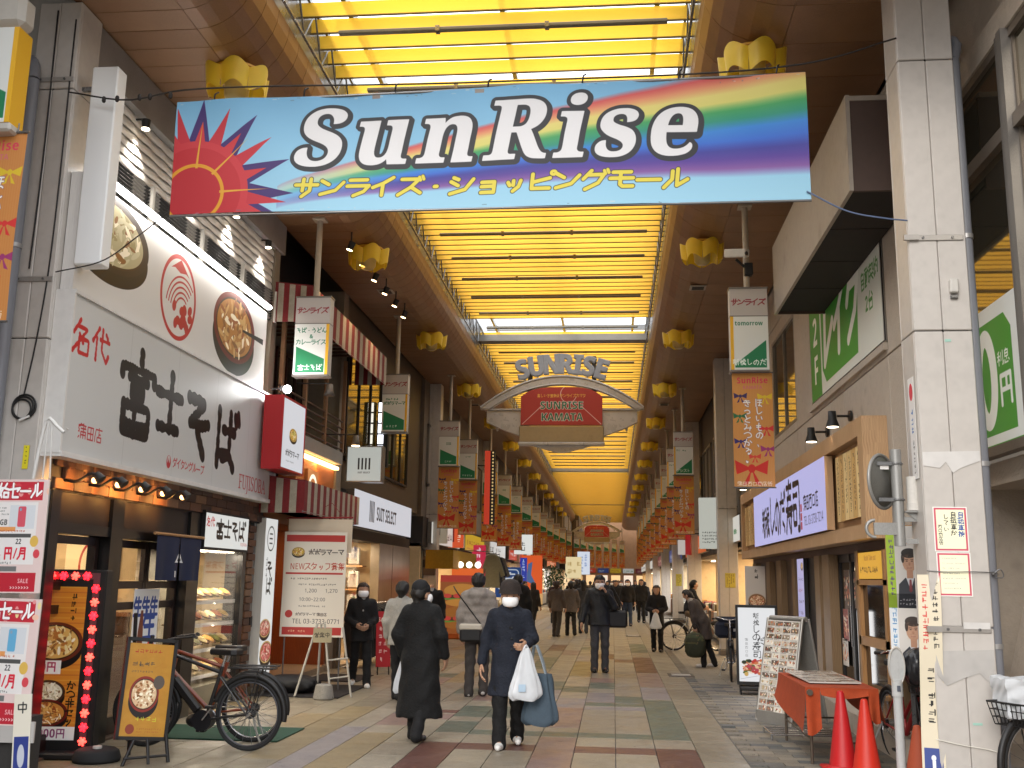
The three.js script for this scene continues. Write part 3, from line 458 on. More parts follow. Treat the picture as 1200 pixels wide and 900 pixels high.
  wadd(b, 'ceiling_light', bb(-7.6, -5.9, 2.395, 2.418, -9.2, -9.5), shopLight); wadd(b, 'ceiling_light', bb(-7.6, -5.9, 2.395, 2.418, -11.2, -11.5), shopLight);
  area(scene, 1.7, 2.2, [-6.75, 2.38, -10.4], [0, -1, 0], 0xffe0b0, 3.2);
  wadd(b, 'counter', [cb(0.5, 1.0, 2.6, 0.02, -7.6, 0.52, -10.5), cb(0.6, 0.05, 2.7, 0.01, -7.55, 1.05, -10.5)], woodM);
  const em = printed(canvas(256, 256, (g, w, h) => { fill(g, '#f3e2bd', 0, 0, w, h); g.strokeStyle = '#b02a26'; g.lineWidth = 10; g.beginPath(); g.ellipse(130, 120, 62, 88, 0, 0, 7); g.stroke(); oval(g, '#b02a26', 140, 140, 40, 46); poly(g, '#f3e2bd', [130, 60], [100, 110], [160, 110]); tiny(g, 20, 220, 210, 26, 2, '#8a6a3a'); }));
  const mt2 = printed(canvas(128, 96, (g, w, h) => { fill(g, '#d9b878', 0, 0, w, h); fill(g, '#8a3a24', 0, 0, w, 18); tiny(g, 8, 24, 112, 66, 4, '#4a2c18'); }));
  wboard(b, 'menu_panel', LEFT, 0.9, 0.9, 0.02, em, woodM, [-6.6, 1.62, -11.2]); wboard(b, 'menu_panel', LEFT, 0.8, 0.4, 0.02, printed(canvas(256, 128, (g, w, h) => { fill(g, '#e6cf9c', 0, 0, w, h); tiny(g, 10, 10, 236, 100, 6, '#7a4a28'); })), woodM, [-6.62, 1.0, -10.7]);
  wadd(b, 'wainscot', bb(-8.3, -5.82, 0.02, 1.15, -12.06, -12.1), woodD); wadd(b, 'dado_rail', bb(-8.3, -5.82, 1.15, 1.2, -12.03, -12.1), woodM);
  board(b, 'wall_poster', 0.7, 0.85, 0.012, em, woodM, [-6.35 + 5.2, 1.72, -12.08 + 11.7]); for (let k = 0; k < 3; k++) board(b, 'price_slip', 0.34, 0.24, 0.008, mt2, woodM, [-6.2 - k * 0.42 + 5.2, 1.0 - (k % 2) * 0.3, -12.045 + 11.7]); board(b, 'wall_poster', 0.5, 0.7, 0.012, mt2, woodM, [-7.2 + 5.2, 1.75, -12.08 + 11.7]);
  for (const [z, c] of [[-9.45, '#7a1d1f'], [-9.0, '#8f2a2a']]) wboard(b, 'reflected_print', LEFT, 0.42, 0.5, 0.01, printed(canvas(96, 110, (g, w, h) => { fill(g, '#e9e2d4', 0, 0, w, h); tiny(g, 12, 16, 72, 78, 1, c); })), offwhite, [-5.6, 1.9, z]);  // red characters printed here paint in a reflection on the door glass
}
// beer poster and small lit sign at the doorway
{
  const s = thing('beer_poster', 'white poster with large blue characters on the noodle shop door', 'poster', [-5.165, 1.02, -11.1], LEFT);
  board(s, 'poster_sheet', 0.62, 0.95, 0.006, printed(canvas(192, 288, (g, w, h) => { fill(g, '#eef0f0', 0, 0, w, h); for (const x of [2, 64, 126]) text(g, '生', x, 26, { h: 62, color: '#24479b', lw: 0.17, w: 0.98 }); text(g, '生', 80, 70, { h: 96, color: '#24479b', lw: 0.16 }); poly(g, '#7a3a1c', [60, 70], [76, 70], [84, 140], [88, 270], [40, 270], [46, 140]); fill(g, '#e8c83a', 100, 230, 90, 56); oval(g, '#c8262c', 150, 190, 26, 26); tiny(g, 104, 236, 80, 44, 4, '#333'); })), offwhite, [0, 0, 0]);
  const t = thing('doorway_sign', 'small lit white sign with black brush characters above the food display', 'sign', [-5.06, 2.21, -12.98], LEFT);
  board(t, 'sign_face', 1.5, 0.42, 0.1, glow(canvas(512, 144, (g, w, h) => { fill(g, '#f4f6f2', 0, 0, w, h); text(g, '名代', 10, 14, { h: 42, color: '#c22a2c', lw: 0.13, brush: true }); text(g, '富士そば', 120, 18, { h: 88, color: '#111', lw: 0.15, brush: true, gap: 0 }); text(g, 'FUJISOBA', 420, 112, { h: 16, font: '', fam: 'serif', color: '#c22a2c' }); }), 0.55), black, [0, 0, 0]);
  add(t, 'sign_case', [bx(1.56, 0.03, 0.12, 0, 0.225, -0.005), bx(1.56, 0.03, 0.12, 0, -0.225, -0.005)], black);
  area(scene, 1.4, 0.4, [-4.99, 2.21, -12.98], [1, -0.1, 0], 0xffffff, 0.8);
}
{ // main white sign and picture band above it
  const s = thing('fascia_sign', 'wide white sign with large black brush lettering on the noodle restaurant', 'sign', [-5.0, 3.46, -11.5], LEFT);
  const W = 5.82, U = (z) => (-z - 8.59) / W * 2048, Yp = (y) => (4.2 - y) / 1.46 * 514;
  board(s, 'sign_face', W, 1.46, 0.16, printed(canvas(2048, 514, (g, w, h) => {
    fill(g, '#cbccca', 0, 0, w, h); for (let i = 0; i < 6; i++) fill(g, 'rgba(120,120,116,0.35)', i * 410, 0, 2, h);
    text(g, '名代', U(-8.62), Yp(4.0), { h: 118, color: '#c4262a', lw: 0.13, brush: true, gap: 0.05 });
    const ink = { color: '#0d0d0d', lw: 0.19, brush: true };
    text(g, '富', U(-9.58), Yp(3.98), { h: 330, w: 0.84, ...ink, lw: 0.13 }); text(g, '士', U(-10.4), Yp(3.88), { h: 255, w: 0.95, ...ink }); text(g, 'そ', U(-11.16), Yp(3.82), { h: 275, w: 1.02, ...ink, lw: 0.2 }); text(g, 'ば', U(-12.1), Yp(3.74), { h: 260, w: 1.02, ...ink, lw: 0.2 });
    text(g, '蒲田店', U(-8.87), Yp(3.04), { h: 50, color: '#b93438', lw: 0.1 });
    oval(g, '#b93438', U(-10.84), Yp(2.9), 20, 26); oval(g, '#cbccca', U(-10.84), Yp(2.92), 12, 18); poly(g, '#b93438', [U(-10.84), Yp(2.95)], [U(-10.87), Yp(2.86)], [U(-10.81), Yp(2.86)]);
    text(g, 'ダイタングループ', U(-10.95), Yp(2.96), { h: 38, color: '#b93438', lw: 0.13, w: 0.95 });
    text(g, 'FUJISOBA', U(-13.0), Yp(3.02), { h: 84, font: '', fam: 'serif', color: '#b93438', w: 0.9, gap: 0.02 });
  }), 0.4), white, [0, 0, 0]);
  add(s, 'sign_edging', [bx(W + 0.04, 0.035, 0.2, 0, 0.747, 0), bx(W + 0.04, 0.05, 0.22, 0, -0.755, 0), bx(0.03, 1.5, 0.19, W / 2 + 0.012, 0, 0), bx(0.03, 1.5, 0.19, -W / 2 - 0.012, 0, 0)], white);
  const q = thing('picture_sign', 'printed panel with noodle bowls and red oval emblem above the white sign', 'sign', [-5.02, 4.81, -11.2], LEFT);
  const W2 = 5.2, U2 = (z) => (-z - 8.6) / W2 * 2048, Y2 = (y) => (5.4 - y) / 1.15 * 452;
  board(q, 'sign_face', W2, 1.15, 0.12, printed(canvas(2048, 452, (g, w, h) => {
    fill(g, '#d8d5d0', 0, 0, w, h); bowl(g, U2(-9.2), Y2(5.0), 330, 150, '#2a1d16', '#b9ae86', '#cfc5a0', '#9c8f62'); oval(g, '#a8301f', U2(-8.85), Y2(4.95), 80, 60); bowl(g, U2(-12.62), Y2(4.88), 290, 180, '#6b1d1a', '#b57c3a', '#d0a86c', '#9a5622');
    g.strokeStyle = '#b5282a'; g.lineWidth = 20; g.beginPath(); g.ellipse(U2(-10.85), Y2(4.8), 180, 186, 0, 0, 7); g.stroke(); g.lineWidth = 9;
    poly(g, '#b5282a', [U2(-10.85), 60], [U2(-10.6), 120], [U2(-10.7), 110], [U2(-10.85), 122], [U2(-11.0), 110], [U2(-11.1), 120]);
    for (let k = 0; k < 5; k++) { g.beginPath(); g.arc(U2(-10.95), 300, 70 + k * 24, 3.3, 5.4); g.stroke(); } for (let k = 0; k < 16; k++) oval(g, '#b5282a', U2(-11.0) + rnd(-100, 80), 300 + rnd(-40, 60), 26, 20, rnd(3));
    poly(g, '#1a1414', [U2(-13.7), Y2(4.98)], [U2(-12.9), Y2(4.93)], [U2(-12.9), Y2(4.9)], [U2(-13.7), Y2(4.9)]);
  }), 0.4), white, [0, 0, 0]);
  const l = thing('strip_light', 'long white strip light along the top of the bowl picture panel', 'light', [-4.93, 5.46, -11.3], LEFT);
  add(l, 'light_housing', cb(5.1, 0.03, 0.06, 0.01, 0, 0.04, -0.05), white); add(l, 'light_tube', cb(5.0, 0.06, 0.09, 0.02), mat('stripGlow', 0xffffff, 0.5, { emissive: 0xffffff, emissiveIntensity: 5 }));
  area(scene, 5, 0.08, [-4.9, 5.4, -11.3], [-0.3, -1, 0], 0xfffdf8, 9);
  const v = thing('blank_projecting_sign', 'tall blank white sign box projecting from the noodle shop wall', 'sign', [-4.83, 5.45, -8.66]);
  add(v, 'sign_box', cb(0.26, 1.98, 0.18, 0.012), mat('blankSign', 0xeef0f0, 0.4)); add(v, 'bracket', [bx(0.2, 0.04, 0.04, -0.2, 0.8, 0), bx(0.2, 0.04, 0.04, -0.2, -0.8, 0)], steel);
  const n = thing('door_curtain', 'short navy split curtain with white mountain crest over the shop door', 'curtain', [-4.98, 2.1, -11.45], LEFT);
  add(n, 'curtain_rod', rod([-0.68, 0, 0], [0.68, 0, 0], 0.016), woodL);
  for (const k of [-1, 1]) { const g = new THREE.PlaneGeometry(0.6, 0.5, 16, 8), p = g.attributes.position; for (let i = 0; i < p.count; i++) p.setZ(i, 0.018 * Math.sin(p.getX(i) * 16 + k) * (0.5 - p.getY(i) / 0.5)); g.computeVertexNormals(); add(n, 'curtain_panel', g, printed(canvas(256, 214, (c, w, h) => { fill(c, '#1d2440', 0, 0, w, h); const o = k < 0 ? 256 : 0; poly(c, '#e8e8e8', [o, 84], [o - 26, 110], [o - 54, 128], [o + 54, 128], [o + 26, 110]); poly(c, '#1d2440', [o - 8, 104], [o, 112], [o + 8, 104], [o + 14, 120], [o - 14, 120]); if (k < 0) fill(c, '#cfcfcf', 206, 168, 26, 30); }), 0.9, { side: THREE.DoubleSide }), [k * 0.31, -0.26, 0.0]); }
  const vs = thing('vertical_lit_sign', 'narrow tall lit white sign with food picture at the noodle shop corner', 'sign', [-5.05, 1.38, -14.62], LEFT);
  board(vs, 'sign_face', 0.52, 2.2, 0.14, glow(canvas(200, 846, (g, w, h) => { fill(g, '#f3f4f2', 0, 0, w, h); g.strokeStyle = '#222'; g.lineWidth = 8; g.beginPath(); g.ellipse(100, 110, 60, 66, 0, 0, 7); g.stroke(); fill(g, '#222', 74, 80, 52, 8); fill(g, '#222', 74, 106, 52, 8); fill(g, '#222', 74, 132, 52, 8); text(g, 'そば', 100, 230, { h: 90, vertical: true, color: '#111', lw: 0.15, brush: true }); tiny(g, 30, 210, 40, 160, 1, '#444', true); bowl(g, 80, 600, 90, 50, '#caa36a', '#c7685a', '#e2a898', '#8a3a34'); bowl(g, 120, 730, 100, 60, '#caa36a', '#d9605a', '#efb0a4', '#a33'); }), 0.55), offwhite, [0, 0, 0]);
  area(scene, 0.5, 2.0, [-4.96, 1.4, -14.62], [1, 0, 0], 0xffffff, 0.9);
}
{ // food samples on the shelves
  const bw = mat('bowlD', 0x6a4a3c, 0.3), kinds = [0xe0bc74, 0xcf9a4c, 0xe8d8aa, 0x8b8a44, 0xc8754a, 0xe2cb88].map((c, i) => mat('food' + i, c, 0.5, { bumpMap: TX.bump, bumpScale: 0.02 }));
  const shell = lathe([[0, 0], [0.045, 0], [0.06, 0.02], [0.098, 0.06], [0.104, 0.062], [0.094, 0.05]], 16), sup = (m) => { const t = new THREE.Group(); add(t, 'bowl', shell, bw); add(t, 'food', [ball(0.088, 0, 0.05, 0, 1, 0.45, 1, 10), ball(0.03, 0.02, 0.07, 0.01, 1.3, 0.6, 1, 8), ball(0.026, -0.025, 0.068, 0.02, 1.2, 0.6, 1, 8)], m); return t; };
  const protos = kinds.map(sup); const word = ['bottom', 'second', 'third', 'top'];
  [0.42, 0.74, 1.05, 1.33].forEach((y, r) => { for (let k = 0; k < 6; k++) { const o = protos[(k * 2 + r) % 6].clone(); o.name = numbered('food_sample'); tag(o, `plastic noodle bowl on the ${word[r]} shelf of the food display`, 'food sample', `food samples on the ${word[r]} display shelf`); o.position.set(-5.25, y + 0.012, -12.42 - k * 0.225); o.rotation.z = -0.5; o.position.y += 0.05; scene.add(o); } });
}

// === pasta restaurant (left, second) ===
{
  const b = thing('pasta_restaurant', 'pasta restaurant front with striped awnings and dark timber balcony', 'building', [-5.2, 0, -16.7]);
  wadd(b, 'upper_wall', bb(-9, -5.9, 2.7, 7.8, -14.56, -18.95), dark);
  wadd(b, 'side_pier', [bb(-5.9, -5.16, 2.6, 7.1, -14.57, -14.8), bb(-5.9, -5.16, 0, 7.1, -18.6, -18.95)], mat('pierTile', 0x8b7f6e, 0.7, { tex: 'grime' }));
  wadd(b, 'balcony_slab', bb(-5.9, -5.05, 3.72, 3.95, -14.8, -18.6), mat('slabGrey', 0x8d8880, 0.7, { tex: 'grime' }));
  for (let k = 0; k < 5; k++) wadd(b, 'balcony_rail', rod([-5.06, 4.0 + k * 0.13, -14.8], [-5.06, 4.0 + k * 0.13, -18.6], 0.018), woodD);
  for (let k = 0; k < 4; k++) wadd(b, 'balcony_post', bb(-5.09, -5.03, 3.95, 5.7, -14.85 - k * 1.22, -14.93 - k * 1.22), mat('timber', 0x8c6a4a, 0.6, { tex: 'wood' }));
  wallWindow(b, 1, -5.86, 4.05, 5.6, -14.9, -16.7, woodD, tinted, 2); wallWindow(b, 1, -5.86, 4.05, 5.6, -16.8, -18.5, woodD, tinted, 2);
  for (let k = 0; k < 14; k++) wadd(b, 'eave_batten', bb(-5.8, -4.85, 5.75, 5.79, -14.7 - k * 0.28, -14.74 - k * 0.28), woodD);
  wadd(b, 'inner_lintel', bb(-6, -5.1, 2.45, 2.75, -14.6, -18.6), woodM);
  // warm lit fascia with arched mark
  wadd(b, 'fascia_board', bb(-5.5, -5.2, 2.76, 3.7, -16.3, -18.6), mat('orangeBoard', 0xb9712f, 0.5, { tex: 'wood' }));
  const lg = wadd(b, 'fascia_strip_light', bb(-5.19, -5.1, 3.62, 3.67, -16.3, -18.55), mat('warmStrip', 0xffffff, 0.5, { emissive: 0xffc880, emissiveIntensity: 6 })); area(scene, 0.08, 2.2, [-5.12, 3.6, -17.4], [-0.25, -1, 0], 0xffc27a, 22);
  wboard(b, 'arched_sign_mark', LEFT, 0.62, 0.72, 0.05, glow(canvas(96, 112, (g, w, h) => { fill(g, '#a8642a', 0, 0, w, h); g.strokeStyle = '#fff8dc'; g.lineWidth = 12; g.beginPath(); g.moveTo(14, 112); g.lineTo(14, 54); g.arc(48, 50, 34, Math.PI, 0); g.lineTo(82, 112); g.stroke(); fill(g, '#fff8dc', 34, 46, 30, 60); fill(g, '#7a4a22', 42, 56, 16, 14); fill(g, '#7a4a22', 42, 80, 16, 14); }), 0.9), woodM, [-5.17, 3.1, -17.1]);
  for (let k = 0; k < 5; k++) wadd(b, 'fascia_plant', ball(0.1, -5.14, 2.9, -17.6 - k * 0.2, 0.4, 1.6, 0.7, 8), mat('plantDark', 0x3d3522, 0.8));
  // ground floor: timber panelling, step, door
  wadd(b, 'room_back_wall', bb(-9, -7.6, 0, 2.6, -14.6, -18.6), mat('redwood', 0x7a3a1e, 0.6, { tex: 'wood' })); wadd(b, 'room_side_wall', [bb(-7.6, -5.2, 0, 2.6, -14.56, -14.7), bb(-7.6, -5.2, 0, 2.6, -18.5, -18.6)], mat('redwood2', 0x8a4a26, 0.6, { tex: 'wood' })); wadd(b, 'room_ceiling', bb(-9, -5.1, 2.6, 2.7, -14.6, -18.6), dark); wadd(b, 'room_floor', bb(-9, -5.1, 0, 0.1, -14.6, -18.6), mat('mosaic', 0x8c7a62, 0.6, { tex: 'speck' }));
  for (let k = 0; k < 7; k++) wadd(b, 'timber_slat', bb(-5.62, -5.56, 0.1, 2.5, -15.3 - k * 0.16, -15.42 - k * 0.16), k % 3 ? mat('orangeWood', 0xa9602c, 0.5, { tex: 'wood' }) : woodD);
  wadd(b, 'ceiling_light', bb(-6.4, -5.9, 2.57, 2.598, -16, -17.6), mat('warmPanel', 0xffffff, 0.5, { emissive: 0xffb870, emissiveIntensity: 5 })); area(scene, 0.5, 1.6, [-6.1, 2.55, -16.8], [0, -1, 0], 0xffb46a, 10);
}
function awning(label, x, z0, z1, yTop, yBot, out, stripe, lip) {
  const t = thing('striped_awning', label, 'awning', [x, yBot, (z0 + z1) / 2], 0, 'red and white awnings of the pasta restaurant'), L = Math.abs(z1 - z0), n = Math.round(L / stripe), h = yTop - yBot, rm = mat('awnRed', 0x9c2429, 0.8, { tex: 'cloth' }), wm = mat('awnWhite', 0xd9cfb8, 0.8, { tex: 'cloth' });
  for (let k = 0; k < n; k++) { // each stripe: sloping top, valance; ends close the sides
    const za = L / 2 - k * stripe, m = k % 2 ? wm : rm;
    add(t, 'stripe', [extr([[0, h], [0, h - 0.01], [out, lip - 0.005], [out, 0], [out + 0.012, 0], [out + 0.012, lip + 0.01]], stripe - 0.002).translate(0, 0, za - stripe)], m);
  }
  const ne = 7;
  for (const e of [1, -1]) for (let k = 0; k < ne; k++) { const a = out * k / ne, b = out * (k + 1) / ne, s = (q) => h - 0.012 + (lip - h) * q / out; add(t, 'end_stripe', extr([[a, 0], [b, 0], [b, s(b)], [a, s(a)]], 0.01).translate(0, 0, e * L / 2 - (e > 0 ? 0.012 : -0.002)), k % 2 ? wm : rm); }
  add(t, 'frame_bar', [rod([out, 0.02, L / 2], [out, 0.02, -L / 2], 0.014), rod([0, h, L / 2], [0, h, -L / 2], 0.016)], steel);
  return t;
}
awning('low red and white striped awning over the pasta restaurant entrance', -5.12, -14.2, -17.4, 3.1, 2.55, 0.72, 0.16, 0.46);
awning('large red and white striped awning high above the timber balcony', -5.2, -14.65, -19.8, 6.12, 5.48, 0.62, 0.2, 0.56);
for (let k = 0; k < 6; k++) { const z = -15.2 - k * 0.85, t = thing('downlight', 'small black spot lamp hanging over the large striped awning', 'lamp', [-4.15, 6.9, z], 0, 'spot lamps under the dark soffit'); add(t, 'lamp_body', [cyl(0.045, 0.055, 0.13, 0, -0.04, 0, 12, 0, 0, -0.35), rod([0, 0.19, 0], [0, 0, 0], 0.012)], black); add(t, 'lamp_lens', cyl(0.048, 0.048, 0.01, -0.026, -0.108, 0, 12, 0, 0, -0.35), mat('warmLens', 0xffffff, 0.5, { emissive: 0xffd9a0, emissiveIntensity: 9 })); if (k % 2 === 0) { const s = new THREE.SpotLight(0xffcf95, 5, 0, 0.7, 0.7); s.name = 'downlight_lamp'; s.position.set(-4.22, 6.74, z); s.target.position.set(-4.6, 5.6, z); s.castShadow = true; scene.add(s, s.target); } }

// === suit shop (left, third) ===
{
  const b = thing('suit_shop', 'suit shop front with lit white fascia and brushed metal panels', 'building', [-5.2, 0, -22.2]);
  wadd(b, 'upper_wall', bb(-9, -5.25, 3.36, 7.8, -18.96, -27.2), mat('suitWall', 0x5c4f40, 0.5, { tex: 'grime' }));
  wallWindow(b, 1, -5.25, 3.9, 6.2, -19.3, -22.3, dark, mat('yReflGlass', 0x7a6a30, 0.05, { metalness: 0.8 }), 2); wallWindow(b, 1, -5.25, 3.9, 6.2, -22.8, -25.4, dark, mat('yReflGlass'), 2);  // yellow reflection of the louvres is put into the glass colour
  const v = wadd(b, 'vertical_light_sign', bb(-5.2, -4.95, 4.05, 5.5, -21.9, -22.06), black); for (let k = 0; k < 6; k++) sub(b, v, 'sign_cell', bb(-5.17, -5.05, 4.08 + k * 0.24, 4.28 + k * 0.24, -21.88, -21.895), mat('cellGlow', 0xffffff, 0.4, { emissive: 0xf2f6ff, emissiveIntensity: 2.2 }));
  wadd(b, 'front_lintel', bb(-5.6, -5.12, 2.4, 2.62, -18.96, -25.6), dark);
  wadd(b, 'steel_panel', bb(-5.3, -5.1, 0, 2.4, -22.2, -23.55), mat('brushed', 0xa39c92, 0.3, { metalness: 0.8, tex: 'metal' })); wadd(b, 'steel_panel', bb(-5.3, -5.1, 0, 2.4, -23.6, -25.6), mat('brushed'));
  wadd(b, 'pier', bb(-5.4, -5.1, 0, 2.62, -18.96, -19.3), mat('suitPier', 0x7b6d60, 0.4, { metalness: 0.4, tex: 'metal' }));
  wadd(b, 'room_back_wall', bb(-9, -7.4, 0, 2.5, -19, -25.6), warmWall); wadd(b, 'room_side_wall', [bb(-7.4, -5.3, 0, 2.5, -18.97, -19.05), bb(-7.4, -5.3, 0, 2.5, -22.3, -22.4)], warmWall); wadd(b, 'room_ceiling', bb(-9, -5.2, 2.45, 2.55, -19, -25.6), offwhite); wadd(b, 'room_floor', bb(-9, -5.1, 0, 0.03, -19, -25.6), mat('suitFloor', 0x9a8a74, 0.4, { tex: 'wood' }));
  wadd(b, 'ceiling_light', bb(-6.9, -5.6, 2.42, 2.447, -20, -21.8), shopLight); area(scene, 1.3, 1.6, [-6.3, 2.4, -20.8], [0, -1, 0], 0xffe2b8, 14);
  wadd(b, 'shop_glass', bb(-5.2, -5.19, 0.05, 2.4, -19.3, -20.6), glass);
  const sh = mat('shirt', 0xe4e0d8, 0.8, { tex: 'cloth' });
  for (let r = 0; r < 3; r++) { const f = wadd(b, 'shirt_shelf', bb(-7.3, -5.4, 0.88 + r * 0.5, 0.91 + r * 0.5, -22.28, -21.9), woodL); for (let k = 0; k < 6; k++) { const x = -7.1 + k * 0.3, y = 0.92 + r * 0.5; sub(b, f, 'folded_shirt', [cb(0.25, 0.36, 0.06, 0.02, x, y + 0.19, -21.98), T(new THREE.ConeGeometry(0.06, 0.1, 4), x, y + 0.36, -21.95), bx(0.03, 0.2, 0.012, x, y + 0.24, -21.942)], sh); } }
}
{
  const s = thing('shop_fascia_sign', 'long lit white sign with black bar mark and lettering on the suit shop', 'sign', [-5.0, 2.98, -21.9], LEFT);
  board(s, 'sign_face', 5.6, 0.7, 0.16, glow(canvas(1024, 128, (g, w, h) => { fill(g, '#eef0f8', 0, 0, w, h); for (let k = 0; k < 4; k++) fill(g, '#16161a', 236 + k * 21, 24, 12, 78); text(g, 'SUIT SELECT', 350, 32, { h: 64, color: '#16161a', w: 0.92, gap: 0.02 }); }), 0.50), black, [0, 0, 0]);
  area(scene, 5.5, 0.65, [-4.9, 2.98, -21.9], [1, -0.1, 0], 0xeef2ff, 0.7);
  const c = thing('cube_sign', 'square lit white box sign with four black bars on the suit shop', 'sign', [-4.78, 3.81, -19.3]);
  board(c, 'sign_face', 0.66, 0.66, 0.22, glow(canvas(160, 160, (g, w, h) => { fill(g, '#dfe2da', 0, 0, w, h); for (let k = 0; k < 4; k++) fill(g, '#16161a', 50 + k * 17, 52, 8, 54); text(g, 'SUIT SELECT', 80, 116, { h: 9, align: 'center', color: '#333' }); }), 0.42), offwhite, [0, 0, 0]);
  add(c, 'sign_frame', [bx(0.7, 0.025, 0.25, 0, 0.34, 0), bx(0.7, 0.025, 0.25, 0, -0.34, 0), bx(0.025, 0.66, 0.25, 0.345, 0, 0), bx(0.025, 0.66, 0.25, -0.345, 0, 0), bx(0.12, 0.05, 0.05, -0.4, 0.2, 0)], frameGrey);
}
{ // building nearer than the drainpipe pillar, ribbed metal cladding
  const b = thing('ribbed_building', 'grey ribbed metal wall beside the drainpipe pillar', 'building', [-5.85, 0, -5]); const rm = mat('ribbed', 0x9c968d, 0.55, { tex: 'grime', metalness: 0.2 });
  add(b, 'wall', bb(-3, 0, 0, 8.2, 4, -3.6), rm);
  for (let k = 0; k < 38; k++) add(b, 'rib', bx(0.03, 8.1, 0.07, 0.014, 4.06, 3.9 - k * 0.2), rm);
  add(b, 'corner_trim', cb(0.1, 8.1, 0.1, 0.01, 0.02, 4.06, -3.58), steel);
}
// === right side: glazed corner building ===
{
  const b = thing('glazed_building', 'concrete building with tall mirrored windows beside the pale pillar', 'building', [3.3, 0, -7]);
  wadd(b, 'wall', [bb(3.32, 9, 6.2, 8.2, -1, -10.4), bb(3.4, 9, 2.55, 2.75, -1, -10.4), bb(3.3, 9, 0, 7.8, -9.9, -10.43), bb(3.9, 9, 0, 2.6, -1, -9.9)], concrete);
  wadd(b, 'ledge', bb(3.22, 3.34, 6.18, 6.42, -1, -9.9), concrete);
  const z = [-4.2, -6.3, -8.05, -9.85];
  for (let k = 0; k < 3; k++) {
    const f = wadd(b, 'window', [bb(3.24, 3.34, 2.76, 2.84, z[k], z[k + 1]), bb(3.24, 3.34, 6.1, 6.175, z[k], z[k + 1]), bb(3.22, 3.32, 5.3, 5.42, z[k] - 0.06, z[k + 1] + 0.06), bb(3.26, 3.33, 2.76, 6.175, z[k] - 0.01, z[k] - 0.1), bb(3.26, 3.33, 2.76, 6.175, z[k + 1] + 0.08, z[k + 1])], mat('wframe', 0x857a6e, 0.45, { metalness: 0.4, tex: 'metal' }));
    sub(b, f, 'mullion', [bb(3.18, 3.3, 2.75, 6.18, z[k] + 0.05, z[k] - 0.05), bb(3.2, 3.34, 2.75, 6.18, z[k] - 0.09, z[k] - 0.14)], frameGrey);
    sub(b, f, 'pane', bb(3.29, 3.3, 2.84, 5.3, z[k] - 0.14, z[k + 1] + 0.05), tinted); sub(b, f, 'pane', bb(3.28, 3.29, 5.42, 6.1, z[k] - 0.14, z[k + 1] + 0.05), tinted);
  }
  wadd(b, 'slanted_beam', (() => { const g = bx(0.35, 3.2, 0.3); g.rotateX(0.62); return g.translate(3.55, 1.75, -8.6); })(), concrete);
  wadd(b, 'alcove_floor', bb(3.0, 9, 0, 0.05, -1, -9.9), concrete);
  const s = thing('interest_sign', 'green and white window sticker with a large zero beside the pillar', 'sign', [3.275, 3.42, -8.98], RIGHT);
  board(s, 'sticker_sheet', 1.45, 1.3, 0.008, printed(canvas(320, 288, (g, w, h) => { fill(g, '#e9ebe6', 0, 0, w, h); poly(g, '#4f9a3a', [0, 30], [236, 30], [266, 62], [266, 250], [0, 250]); fill(g, '#4f9a3a', 0, 268, w, 20); g.strokeStyle = '#f2f4ee'; g.lineWidth = 34; g.beginPath(); g.ellipse(132, 140, 38, 82, 0, 0, 7); g.stroke(); text(g, '円', 192, 136, { h: 66, color: '#f2f4ee', lw: 0.15 }); text(g, '利息', 192, 98, { h: 28, color: '#f2f4ee', lw: 0.12 }); })), offwhite, [0, 0, 0]);
}
